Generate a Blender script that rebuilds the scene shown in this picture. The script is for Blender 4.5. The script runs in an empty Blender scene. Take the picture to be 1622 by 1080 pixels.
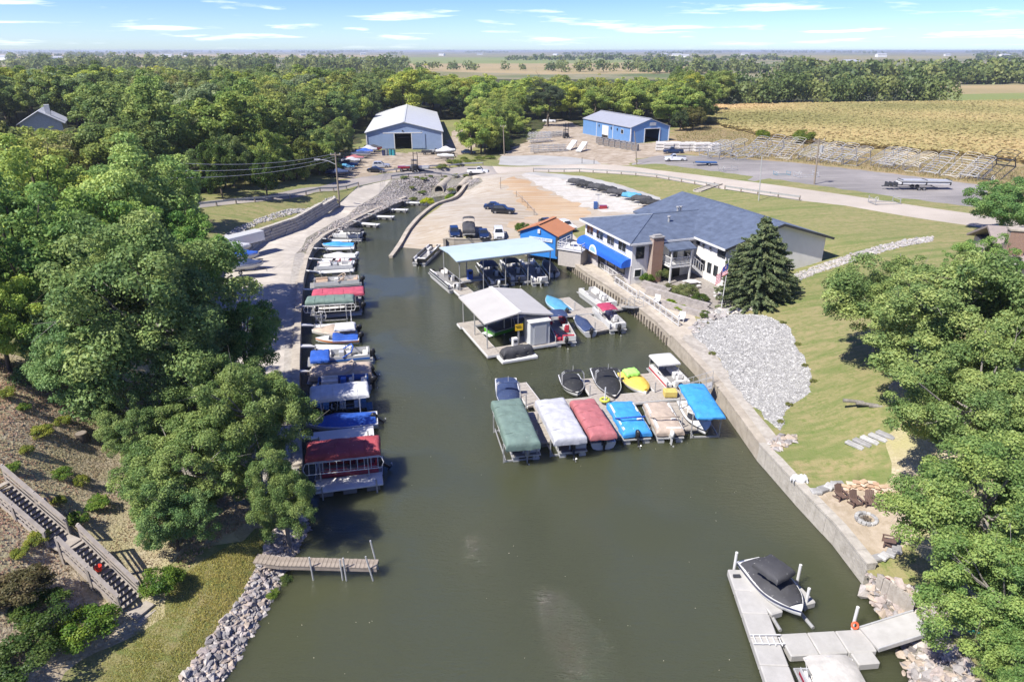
import bpy, bmesh, math, random
import numpy as np
from mathutils import Vector, Matrix
from mathutils.geometry import delaunay_2d_cdt
R_ = math.radians
S = bpy.context.scene
COL = S.collection
# ---------------------------------------------------------------- camera
CAM_H, PITCH, FPX = 25.0, R_(23.05), 1081.0
cam_d = bpy.data.cameras.new('camera'); cam = bpy.data.objects.new('camera', cam_d); COL.objects.link(cam)
cam.location = (0, 0, CAM_H); cam.rotation_euler = (R_(90) - PITCH, 0, 0)
cam_d.sensor_width = 36; cam_d.lens = 36 * FPX / 1622; cam_d.clip_start = 0.5; cam_d.clip_end = 40000
S.camera = cam
# ---------------------------------------------------------------- world, sun, exposure
SUN_EL, SUN_AZ = R_(52), R_(235)          # compass azimuth the light comes from (0 = +Y, clockwise)
W_ = bpy.data.worlds.new('World'); S.world = W_; W_.use_nodes = True
nt = W_.node_tree; nt.nodes.clear()
def N(nt, t, **k):
    n = nt.nodes.new(t)
    for a, b in k.items():
        if a.startswith('i_'):
            key = a[2:]
            n.inputs[int(key) if key.isdigit() else key.replace('_', ' ')].default_value = b
        else: setattr(n, a, b)
    return n
L = lambda nt, a, b: nt.links.new(a, b)
def build_world():
    out = N(nt, 'ShaderNodeOutputWorld'); bg = N(nt, 'ShaderNodeBackground'); bg.inputs[1].default_value = 0.105
    sky = N(nt, 'ShaderNodeTexSky'); sky.sky_type = 'NISHITA'; sky.sun_disc = False
    sky.sun_elevation = SUN_EL; sky.sun_rotation = SUN_AZ; sky.altitude = 200; sky.air_density = 0.62; sky.dust_density = 0.5; sky.ozone_density = 4.0
    tc = N(nt, 'ShaderNodeTexCoord'); sep = N(nt, 'ShaderNodeSeparateXYZ'); L(nt, tc.outputs['Generated'], sep.inputs[0])
    # thin fair-weather clouds on a plane overhead: direction / (z + k)
    az = N(nt, 'ShaderNodeMath', operation='ADD'); az.inputs[1].default_value = 0.055; L(nt, sep.outputs[2], az.inputs[0])
    mz = N(nt, 'ShaderNodeMath', operation='MAXIMUM'); mz.inputs[1].default_value = 0.03; L(nt, az.outputs[0], mz.inputs[0])
    dx = N(nt, 'ShaderNodeMath', operation='DIVIDE'); dy = N(nt, 'ShaderNodeMath', operation='DIVIDE')
    L(nt, sep.outputs[0], dx.inputs[0]); L(nt, mz.outputs[0], dx.inputs[1]); L(nt, sep.outputs[1], dy.inputs[0]); L(nt, mz.outputs[0], dy.inputs[1])
    cmb = N(nt, 'ShaderNodeCombineXYZ'); L(nt, dx.outputs[0], cmb.inputs[0]); L(nt, dy.outputs[0], cmb.inputs[1])
    n1 = N(nt, 'ShaderNodeTexNoise'); n1.inputs['Scale'].default_value = 0.62; n1.inputs['Detail'].default_value = 7; n1.inputs['Roughness'].default_value = .56
    n1.inputs['Distortion'].default_value = .25
    mp = N(nt, 'ShaderNodeMapping'); mp.inputs['Location'].default_value = (3.1, 8.35, 0); L(nt, cmb.outputs[0], mp.inputs[0]); L(nt, mp.outputs[0], n1.inputs['Vector'])
    rp = N(nt, 'ShaderNodeValToRGB'); rp.color_ramp.elements[0].position = .555; rp.color_ramp.elements[1].position = .70
    L(nt, n1.outputs[0], rp.inputs[0])
    up = N(nt, 'ShaderNodeMapRange'); up.inputs['From Min'].default_value = 0.0; up.inputs['From Max'].default_value = .02; L(nt, sep.outputs[2], up.inputs[0])
    mu = N(nt, 'ShaderNodeMath', operation='MULTIPLY'); L(nt, rp.outputs[0], mu.inputs[0]); L(nt, up.outputs[0], mu.inputs[1])
    m8 = N(nt, 'ShaderNodeMath', operation='MULTIPLY'); m8.inputs[1].default_value = .85; L(nt, mu.outputs[0], m8.inputs[0])
    mix = N(nt, 'ShaderNodeMix', data_type='RGBA'); L(nt, m8.outputs[0], mix.inputs[0])
    hs = N(nt, 'ShaderNodeHueSaturation'); hs.inputs['Hue'].default_value = .522; hs.inputs['Saturation'].default_value = 1.32; hs.inputs['Value'].default_value = 1.0
    L(nt, sky.outputs[0], hs.inputs['Color'])
    L(nt, hs.outputs[0], mix.inputs[6]); mix.inputs[7].default_value = (8.5, 8.7, 9.0, 1)
    L(nt, mix.outputs[2], bg.inputs[0]); L(nt, bg.outputs[0], out.inputs[0])
build_world()
sun_d = bpy.data.lights.new('sun', 'SUN'); sun_d.energy = 4.5; sun_d.angle = R_(0.53); sun_d.color = (1, .955, .88)
sun = bpy.data.objects.new('sun', sun_d); COL.objects.link(sun)
SUN_DIR = Vector((math.sin(SUN_AZ) * math.cos(SUN_EL), math.cos(SUN_AZ) * math.cos(SUN_EL), math.sin(SUN_EL)))
sun.rotation_euler = SUN_DIR.to_track_quat('Z', 'Y').to_euler(); sun.location = SUN_DIR * 300
S.view_settings.view_transform = 'Standard'; S.view_settings.look = 'None'; S.view_settings.exposure = 0.92; S.view_settings.gamma = 1
S.cycles.max_bounces = 6; S.cycles.diffuse_bounces = 3; S.cycles.glossy_bounces = 3; S.cycles.transmission_bounces = 3; S.cycles.transparent_max_bounces = 8
S.cycles.volume_bounces = 0; S.cycles.caustics_reflective = False; S.cycles.caustics_refractive = False
S.cycles.use_denoising = True
try: S.cycles.denoiser = 'OPENIMAGEDENOISE'
except Exception: pass
rng = np.random.default_rng(7); random.seed(7)
# ---------------------------------------------------------------- surveying helpers: photo sighting -> ground position
SP, CP = math.sin(PITCH), math.cos(PITCH)
def W(px, py, z=0.0):
    u, v = px - 811, py - 540
    t = (CAM_H - z) / (SP * FPX + CP * v)
    return Vector((u * t, (CP * FPX - SP * v) * t, z))
def W_at(px, py, Y):
    "point on the sight line at distance Y"
    u, v = px - 811, py - 540
    t = Y / (CP * FPX - SP * v)
    return Vector((u * t, Y, CAM_H - t * (SP * FPX + CP * v)))
# ---------------------------------------------------------------- mesh helpers
class MB:
    def __init__(s): s.v = []; s.f = []; s.m = []; s.cur = 0
    def add(s, vs, fs):
        o = len(s.v); s.v += [tuple(v) for v in vs]
        for f in fs: s.f.append(tuple(i + o for i in f)); s.m.append(s.cur)
        return s
    def box(s, c, d, rz=0.0, rot=None):
        x, y, z = d[0] / 2, d[1] / 2, d[2] / 2
        M = rot if rot is not None else Matrix.Rotation(rz, 3, 'Z')
        c = Vector(c)
        vs = [c + M @ Vector((a * x, b * y, e * z)) for e in (-1, 1) for a, b in ((-1, -1), (1, -1), (1, 1), (-1, 1))]
        return s.add(vs, [(3, 2, 1, 0), (4, 5, 6, 7), (0, 1, 5, 4), (1, 2, 6, 5), (2, 3, 7, 6), (3, 0, 4, 7)])
    def beam(s, a, b, w, h=None):
        a, b = Vector(a), Vector(b); h = h or w
        d = b - a; L_ = d.length
        if L_ < 1e-6: return s
        M = d.to_track_quat('X', 'Z').to_matrix()
        return s.box((a + b) / 2, (L_, w, h), rot=M)
    def cyl(s, a, b, r0, r1=None, n=8, caps=True):
        a, b = Vector(a), Vector(b); r1 = r0 if r1 is None else r1
        M = (b - a).to_track_quat('Z', 'Y').to_matrix()
        vs = []
        for p, r in ((a, r0), (b, r1)):
            for i in range(n):
                q = 2 * math.pi * i / n
                vs.append(p + M @ Vector((r * math.cos(q), r * math.sin(q), 0)))
        fs = [(i, (i + 1) % n, n + (i + 1) % n, n + i) for i in range(n)]
        if caps: fs += [tuple(range(n - 1, -1, -1)), tuple(range(n, 2 * n))]
        return s.add(vs, fs)
    def tube(s, pts, r, n=6):
        pts = [Vector(p) for p in pts]
        rr = r if isinstance(r, (list, tuple)) else [r] * len(pts)
        vs = []
        for k, p in enumerate(pts):
            d = (pts[min(k + 1, len(pts) - 1)] - pts[max(k - 1, 0)])
            M = d.to_track_quat('Z', 'Y').to_matrix()
            for i in range(n):
                q = 2 * math.pi * i / n
                vs.append(p + M @ Vector((rr[k] * math.cos(q), rr[k] * math.sin(q), 0)))
        fs = []
        for k in range(len(pts) - 1):
            for i in range(n):
                j = (i + 1) % n
                fs.append((k * n + i, k * n + j, (k + 1) * n + j, (k + 1) * n + i))
        fs += [tuple(range(n - 1, -1, -1)), tuple(range((len(pts) - 1) * n, len(pts) * n))]
        return s.add(vs, fs)
    def loft(s, secs, closed=True, cap0=True, cap1=True):
        n = len(secs[0]); vs = [v for q in secs for v in q]; fs = []
        for k in range(len(secs) - 1):
            for i in range(n if closed else n - 1):
                j = (i + 1) % n
                fs.append((k * n + i, k * n + j, (k + 1) * n + j, (k + 1) * n + i))
        if cap0: fs.append(tuple(range(n - 1, -1, -1)))
        if cap1: fs.append(tuple(range((len(secs) - 1) * n, len(secs) * n)))
        return s.add(vs, fs)
    def prism(s, poly, z0, z1):
        n = len(poly)
        a = sum(poly[i][0] * poly[(i + 1) % n][1] - poly[(i + 1) % n][0] * poly[i][1] for i in range(n))
        if a < 0: poly = poly[::-1]
        z0s = z0 if isinstance(z0, (list, tuple)) else [z0] * n
        return s.loft([[(p[0], p[1], z) for p, z in zip(poly, z0s)], [(p[0], p[1], z1) for p in poly]])
    def build(s, name, mat, parent=None, smooth=0, bevel=0, fix=False, loc=None):
        me = bpy.data.meshes.new(name); me.from_pydata(s.v, [], s.f)
        mats = mat if isinstance(mat, (list, tuple)) else [mat]
        for m in mats: me.materials.append(m)
        if len(mats) > 1: me.polygons.foreach_set('material_index', s.m)
        if bevel or fix:
            bm = bmesh.new(); bm.from_mesh(me)
            if fix: bmesh.ops.recalc_face_normals(bm, faces=bm.faces)
            if bevel: bmesh.ops.bevel(bm, geom=bm.edges[:], offset=bevel, segments=1, affect='EDGES', clamp_overlap=True)
            bm.to_mesh(me); bm.free()
        if smooth:
            me.polygons.foreach_set('use_smooth', [True] * len(me.polygons)); me.set_sharp_from_angle(angle=R_(smooth))
        o = bpy.data.objects.new(name, me); COL.objects.link(o)
        if parent is not None: o.parent = parent
        if loc is not None: o.location = loc
        return o
def tag(o, label=None, cat=None, group=None, kind=None):
    if label: o['label'] = label
    if cat: o['category'] = cat
    if group: o['group'] = group
    if kind: o['kind'] = kind
    return o
def thing(name, label, cat, loc=(0, 0, 0), rz=0.0, group=None):
    o = bpy.data.objects.new(name, None); COL.objects.link(o); o.empty_display_size = .2
    o.location = loc; o.rotation_euler = (0, 0, rz)
    return tag(o, label, cat, group)
def copy_tree(o, parent=None, name=None):
    c = o.copy(); COL.objects.link(c)
    if parent is not None: c.parent = parent
    for ch in o.children: copy_tree(ch, c)
    return c
# ---------------------------------------------------------------- materials
MATS = {}
def mat(name, c, rough=.6, metal=0.0, var=.12, scale=3.0, bump=0.0, bscale=None, c2=None, spec=.4, obj=False, detail=4, coat=0, stretch=None, hard=False):
    if name in MATS: return MATS[name]
    m = bpy.data.materials.new(name); m.use_nodes = True; t = m.node_tree; b = t.nodes['Principled BSDF']
    b.inputs['Roughness'].default_value = rough; b.inputs['Metallic'].default_value = metal
    b.inputs['Specular IOR Level'].default_value = spec
    if coat: b.inputs['Coat Weight'].default_value = coat
    tc = N(t, 'ShaderNodeTexCoord'); vec = tc.outputs['Object']
    if not obj:
        g = N(t, 'ShaderNodeNewGeometry'); vec = g.outputs['Position']
    if stretch:
        mp = N(t, 'ShaderNodeMapping'); mp.inputs['Scale'].default_value = stretch; L(t, vec, mp.inputs[0]); vec = mp.outputs[0]
    nz = N(t, 'ShaderNodeTexNoise'); nz.inputs['Scale'].default_value = scale; nz.inputs['Detail'].default_value = detail; nz.inputs['Roughness'].default_value = .65
    L(t, vec, nz.inputs['Vector'])
    rp = N(t, 'ShaderNodeValToRGB'); e = rp.color_ramp.elements; e[0].position = .42 if hard else .3; e[1].position = .56 if hard else .7
    lo = c2 if c2 is not None else tuple(x * (1 - var) for x in c); hi = c if c2 is not None else tuple(min(1, x * (1 + var)) for x in c)
    e[0].color = (*lo, 1); e[1].color = (*hi, 1)
    L(t, nz.outputs[0], rp.inputs[0]); L(t, rp.outputs[0], b.inputs['Base Color'])
    if bump:
        n2 = N(t, 'ShaderNodeTexNoise'); n2.inputs['Scale'].default_value = bscale or scale * 6; n2.inputs['Detail'].default_value = 3; L(t, vec, n2.inputs['Vector'])
        bp = N(t, 'ShaderNodeBump'); bp.inputs['Strength'].default_value = bump; bp.inputs['Distance'].default_value = .05
        L(t, n2.outputs[0], bp.inputs['Height']); L(t, bp.outputs[0], b.inputs['Normal'])
    MATS[name] = m
    return m
def ground_mat(name, cols, scales, rough=.9, bump=.3, bscale=6.0, thr=(.38, .62), streak=None):
    "several base colours of the ground itself, blended by world-space noise of different sizes"
    m = bpy.data.materials.new(name); m.use_nodes = True; t = m.node_tree; b = t.nodes['Principled BSDF']
    b.inputs['Roughness'].default_value = rough; b.inputs['Specular IOR Level'].default_value = .2
    g = N(t, 'ShaderNodeNewGeometry'); cur = None
    for i, c in enumerate(cols):
        if cur is None:
            rgb = N(t, 'ShaderNodeRGB'); rgb.outputs[0].default_value = (*c, 1); cur = rgb.outputs[0]; continue
        nz = N(t, 'ShaderNodeTexNoise', noise_dimensions='4D'); nz.inputs['W'].default_value = i * 3.7 + len(name); nz.inputs['Scale'].default_value = scales[i - 1]; nz.inputs['Detail'].default_value = 6; nz.inputs['Roughness'].default_value = .62
        L(t, g.outputs['Position'], nz.inputs['Vector'])
        mr = N(t, 'ShaderNodeMapRange'); mr.inputs['From Min'].default_value = thr[0]; mr.inputs['From Max'].default_value = thr[1]; L(t, nz.outputs[0], mr.inputs[0])
        mx = N(t, 'ShaderNodeMix', data_type='RGBA'); L(t, mr.outputs[0], mx.inputs[0]); L(t, cur, mx.inputs[6]); mx.inputs[7].default_value = (*c, 1); cur = mx.outputs[2]
    if streak:   # wheel tracks, mowing bands: (angle, width frequency, colour, amount)
        for k, (ang, fr, c, amt) in enumerate(streak):
            mp = N(t, 'ShaderNodeMapping'); mp.inputs['Rotation'].default_value = (0, 0, R_(ang)); mp.inputs['Scale'].default_value = (fr * .06, fr, fr); L(t, g.outputs['Position'], mp.inputs[0])
            nz = N(t, 'ShaderNodeTexNoise'); nz.inputs['Scale'].default_value = 1; nz.inputs['Detail'].default_value = 3; nz.inputs['Distortion'].default_value = .4; L(t, mp.outputs[0], nz.inputs['Vector'])
            mr = N(t, 'ShaderNodeMapRange'); mr.inputs['From Min'].default_value = .52; mr.inputs['From Max'].default_value = .66; mr.inputs['To Max'].default_value = amt; L(t, nz.outputs[0], mr.inputs[0])
            mx = N(t, 'ShaderNodeMix', data_type='RGBA'); L(t, mr.outputs[0], mx.inputs[0]); L(t, cur, mx.inputs[6]); mx.inputs[7].default_value = (*c, 1); cur = mx.outputs[2]
    L(t, cur, b.inputs['Base Color'])
    n2 = N(t, 'ShaderNodeTexNoise'); n2.inputs['Scale'].default_value = bscale; n2.inputs['Detail'].default_value = 4; L(t, g.outputs['Position'], n2.inputs['Vector'])
    bp = N(t, 'ShaderNodeBump'); bp.inputs['Strength'].default_value = bump; bp.inputs['Distance'].default_value = .08
    L(t, n2.outputs[0], bp.inputs['Height']); L(t, bp.outputs[0], b.inputs['Normal'])
    MATS[name] = m
    return m
# ---------------------------------------------------------------- terrain height from surveyed spots
CTRL = [  # photo x, y, height above the water
 (472,590,1.1),(474,500,1.1),(490,410,1.1),(535,362,1.1),(600,332,1.1),(640,315,.9),(470,700,1.1),(466,780,1.0),
 (430,460,1.15),(400,520,1.2),(430,700,1.2),(450,382,1.2),(520,335,1.3),(560,312,1.8),(595,291,2.4),
 (690,312,-.25),(740,300,-.2),(660,318,-.2),(690,292,1.4),(650,295,1.6),(745,284,2.0),
 (330,322,4.6),(404,315,4.1),(480,303,3.6),(550,289,2.8),(620,280,2.5),(700,272,2.5),(760,270,2.6),(830,267,2.9),(900,267,3.2),(1000,270,3.7),(1100,284,4.1),(1200,301,4.5),(1340,318,4.9),(1530,347,5.3),
 (345,360,3.5),(440,335,3.2),(520,312,2.8),(540,318,2.0),(480,338,2.7),(410,354,2.9),(365,374,3.0),
 (430,830,1.0),(330,950,1.2),(150,1070,1.4),(225,975,1.3),(0,775,5.7),(60,830,4.4),(120,885,3.1),(170,930,2.0),
 (0,560,8.0),(60,660,6.4),(178,735,3.2),(250,800,2.4),(390,780,1.4),(140,860,3.0),(30,900,4.0),(60,1050,2.0),(0,1000,3.4),(300,720,2.2),(250,620,3.2),(330,560,1.6),
 (283,1080,.95),(330,1020,.95),(385,940,.95),(410,890,.95),(440,840,.95),(355,1080,-.3),(400,1010,-.3),(440,945,-.3),(462,900,-.3),(485,850,-.3),
 (1370,810,1.3),(1300,790,1.3),(1390,880,1.3),(1110,600,1.2),(1160,660,1.2),(1210,735,1.25),(1270,795,1.25),(1330,865,1.25),(1380,930,1.2),
 (1290,740,1.5),(1400,700,2.9),(1330,620,2.9),(1230,640,1.5),(1290,590,2.4),(1130,515,1.4),(1260,520,2.5),(1250,460,2.6),(1480,380,5.3),(1400,400,4.6),(1310,412,3.4),(1500,600,5.2),(1600,430,6.0),(1600,700,5.0),(1500,800,2.8),(1600,900,3.0),(1520,960,1.4),(1600,1050,2.4),
 (1440,955,.9),(1400,965,-.3),(1432,1000,-.3),(1425,1045,-.3),(1440,1080,-.3),(1500,1060,.9),
 (1090,450,1.6),(1150,460,1.7),(1000,445,1.3),(940,410,1.2),(1060,510,1.2),(890,400,1.15),(985,470,1.2),(1015,490,1.2),
 (760,376,1.6),(806,380,1.5),(720,372,1.55),(690,345,1.5),(665,372,.75),(628,399,-.2),(705,401,-.2),(665,400,-.2),(720,325,1.7),(800,300,2.3),(850,340,1.9),(900,350,1.8),(930,300,2.5),(870,290,2.5),(1030,322,2.9),
 (1040,290,3.5),(960,281,3.3),(1250,332,4.3),(1160,312,4.0),(1400,360,4.8),(1300,380,4.1),
 (1100,255,4.6),(1300,280,4.8),(1500,300,5.2),(1400,200,5.2),(1150,200,5.0),(1620,235,5.3),
 (640,245,2.6),(700,210,2.8),(560,262,2.8),(740,215,2.8),(900,225,3.8),(1000,235,4.0),(860,255,3.1),(800,262,2.8),(880,195,3.6),(770,240,2.0),
]
CW = [(*W(x, y, z)[:2], z) for x, y, z in CTRL]
CW += [(-70,110,6),(-100,100,8),(-60,140,5),(-100,160,7),(-140,130,9),(-70,70,8),(-110,60,9),(-45,48,6.0),(-60,40,9),(-40,25,6.5),(-60,0,9),(-30,10,5),(-15,5,1.5),
       (-60,220,4),(-120,250,6),(0,260,4),(-20,320,5),(60,300,5),(120,300,5),(180,200,5.2),(220,300,5),(-200,320,6),(45,20,4),(60,50,6.5),(90,80,6),(30,0,3),(80,20,6),(0,210,3.5),(120,120,5.3),(300,100,5),(-300,150,7)]
CW = np.array(CW); _C = 5.0
def _phi(r2): return -np.sqrt(r2 + _C * _C)
_d2 = ((CW[:, None, :2] - CW[None, :, :2]) ** 2).sum(-1); _n = len(CW)
_A = np.zeros((_n + 1, _n + 1)); _A[:_n, :_n] = _phi(_d2) + np.eye(_n) * .12; _A[:_n, _n] = 1; _A[_n, :_n] = 1
_w = np.linalg.solve(_A, np.append(CW[:, 2], 0))
def hgt(xy):
    xy = np.atleast_2d(np.asarray(xy, float)); out = np.empty(len(xy))
    for i in range(0, len(xy), 4000):
        q = xy[i:i + 4000]; d2 = ((q[:, None, :] - CW[None, :, :2]) ** 2).sum(-1)
        out[i:i + 4000] = _phi(d2) @ _w[:_n] + _w[_n]
    d = np.hypot(xy[:, 0], xy[:, 1]); k = np.clip((d - 300) / 150, 0, 1); k = k * k * (3 - 2 * k)
    return out * (1 - k) + 5.0 * k
def hz(x, y): return float(hgt([(x, y)])[0])
def G(px, py, dz=0.0):
    "where the sight line through a photo point meets the ground (+dz)"
    lo, hi = None, None; z = 1.5
    zs = np.linspace(14, -2, 161); pts = np.array([W(px, py, q)[:] for q in zs]); h = hgt(pts[:, :2]) + dz
    s = pts[:, 2] - h; k = np.argmax(s <= 0)
    if k == 0: p = W(px, py, 5.0); return Vector((p.x, p.y, hz(p.x, p.y) + dz))
    f = s[k - 1] / (s[k - 1] - s[k]); p = pts[k - 1] * (1 - f) + pts[k] * f
    return Vector((p[0], p[1], hz(p[0], p[1]) + dz))
def GP(pts): return [tuple(G(*p)[:2]) for p in pts]
# ---------------------------------------------------------------- ground regions
BASIN_PX = [(330,1130),(355,1080),(400,1010),(440,945),(462,900),(478,860),(484,815),(480,760),(477,700),(475,640),(475,590),(477,540),(478,500),(481,460),(488,425),(498,402),(516,385),(546,368),(576,352),(606,338),(645,322),(665,318),(690,314),(720,307),(745,301),
 (742,306),(720,320),(692,338),(662,360),(646,374),(632,390),(617,409),(628,401),(666,402),(706,403),(706,396),(800,398),(860,407),(885,413),(906,429),(930,448),(960,467),(1000,495),(1040,528),(1062,551),(1090,581),(1113,607),(1150,656),(1200,729),(1260,798),(1320,863),(1368,926),(1378,960),(1395,985),(1430,1003),(1420,1040),(1440,1080),(1455,1130)]
BASIN = [tuple(W(x, y, 0)[:2]) for x, y in BASIN_PX]
BASIN += [(BASIN[-1][0] + 1, 12), (BASIN[-1][0] + 2, -5), (BASIN[0][0] - 5, -5), (BASIN[0][0] - 2, 12)]
ROAD_UP = [(200,334),(307,321),(411,311),(504,296),(531,288.5),(570,281),(608,275),(671,268),(733,263.5),(780,263.3)]
ROAD_UP2 = [(780,263.3),(879,261.6),(957,260.6),(1000,263.8),(1040,269.5),(1100,276.4),(1188,288),(1340,309),(1540,338.6),(1720,365)]
ROAD_LO = [(200,345),(311,330),(404,320),(485,309),(560,296),(620,284),(699,279.4),(747,277),(790,275)]
ROAD_LO2 = [(790,275),(845,272.4),(918,272.4),(1007,278),(1040,281.5),(1100,292),(1140,299),(1265,317.6),(1340,326),(1533,357),(1720,388)]
M_LAWN = ground_mat('lawn', [(.15,.172,.054),(.225,.205,.092),(.10,.148,.038),(.28,.225,.118),(.135,.165,.048),(.24,.215,.10)], [.12,.5,.07,1.6,5.0], bump=.7, bscale=9, thr=(.42,.6), streak=[(70,1.1,(.22,.205,.09),.75),(25,.8,(.10,.15,.036),.6),(60,2.6,(.13,.16,.05),.6)])
M_LITTER = ground_mat('leaf_litter', [(.40,.335,.245),(.50,.43,.33),(.27,.215,.145),(.33,.30,.15)], [1.6,6.5,.22], bump=1, bscale=7)
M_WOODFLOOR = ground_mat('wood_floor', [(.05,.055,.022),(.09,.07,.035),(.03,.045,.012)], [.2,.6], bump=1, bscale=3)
M_CONC = ground_mat('concrete_drive', [(.45,.405,.345),(.38,.345,.295),(.51,.47,.41),(.32,.29,.255)], [.25,.9,.09], rough=.85, bump=.15, bscale=12, streak=[(65,1.2,(.33,.30,.26),.6)])
M_RAMP = ground_mat('pale_gravel', [(.36,.325,.28),(.30,.26,.21),(.41,.38,.335),(.335,.28,.21)], [.16,.7,.05], rough=.95, bump=.3, bscale=8, streak=[(62,1.6,(.27,.215,.155),.7),(20,1.3,(.31,.255,.195),.6),(85,2.2,(.42,.395,.36),.6)])
M_PALEG = ground_mat('pale_boatyard_gravel', [(.42,.40,.37),(.36,.34,.31),(.47,.45,.42)], [.3,1.1], rough=.95, bump=.3, bscale=8, streak=[(150,1.2,(.36,.32,.27),.7)])
M_ROADW = ground_mat('road_asphalt', [(.27,.245,.23),(.33,.295,.265),(.21,.195,.19)], [.3,.12], rough=.85, bump=.15, bscale=14)
M_ROADE = ground_mat('road_chipseal', [(.42,.37,.315),(.48,.43,.375),(.35,.31,.265)], [.25,.06], rough=.9, bump=.15, bscale=14)
M_LOT = ground_mat('grey_gravel', [(.225,.21,.205),(.28,.26,.25),(.17,.16,.155)], [.25,.07], rough=.95, bump=.35, bscale=8, streak=[(8,1.0,(.30,.28,.265),.6)])
M_DIRT = ground_mat('orange_dirt', [(.39,.275,.165),(.41,.325,.23),(.35,.235,.135)], [.22,.07], rough=.95, bump=.35, bscale=6, streak=[(40,1.2,(.41,.35,.285),.8),(75,1.8,(.28,.195,.125),.6)])
M_WHITEGR = ground_mat('white_gravel', [(.33,.325,.315),(.42,.415,.405),(.2,.195,.185)], [3.5,9], rough=.9, bump=1, bscale=16)
M_YARD = ground_mat('yard_gravel', [(.35,.295,.23),(.42,.36,.295),(.25,.20,.145)], [.2,.6], rough=.95, bump=.3, bscale=6)
M_FIELD = ground_mat('dry_corn', [(.37,.29,.135),(.29,.25,.10),(.42,.335,.17)], [.05,.5], bump=1, bscale=2)
M_FIELDG = ground_mat('green_crop', [(.16,.20,.06),(.20,.22,.075)], [.01], bump=.5, bscale=.5)
M_FIELDT = ground_mat('tan_crop', [(.34,.26,.14),(.27,.22,.11)], [.01], bump=.5, bscale=.5)
M_FIELDO = ground_mat('olive_crop', [(.21,.20,.085),(.26,.215,.11)], [.008], bump=.5, bscale=.5)
M_FAR = ground_mat('far_plain', [(.17,.165,.075),(.28,.22,.12),(.10,.13,.05),(.22,.2,.12)], [.0016,.0035,.006], bump=.3, bscale=.2, thr=(.45,.55))
M_SAND = ground_mat('patio_sand', [(.36,.30,.225),(.41,.345,.27),(.30,.245,.175)], [.6,2.5], bump=.4, bscale=10)
M_PAVER = ground_mat('patio_paver', [(.26,.235,.21),(.33,.305,.28),(.20,.18,.16)], [1.6,5], bump=.6, bscale=5)
M_PROM = ground_mat('promenade_concrete', [(.38,.335,.275),(.31,.27,.22),(.44,.395,.33)], [.35,1.4], rough=.85, bump=.15, bscale=12)
M_GREYC = ground_mat('grey_concrete', [(.33,.30,.26),(.26,.235,.205),(.40,.37,.325)], [.5,2.2], rough=.88, bump=.2, bscale=12)
M_BANK = ground_mat('bank_soil', [(.24,.22,.19),(.32,.30,.265),(.13,.12,.09)], [1.5,4], bump=1, bscale=8)
M_SLAB = ground_mat('slab_grey', [(.36,.355,.34),(.30,.295,.285)], [.3], rough=.85, bump=.1)
M_BRUSH = ground_mat('brush_ground', [(.24,.19,.10),(.17,.16,.055),(.30,.225,.13)], [.2,.7], bump=1, bscale=3)
RB = lambda p: GP(p)
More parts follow.
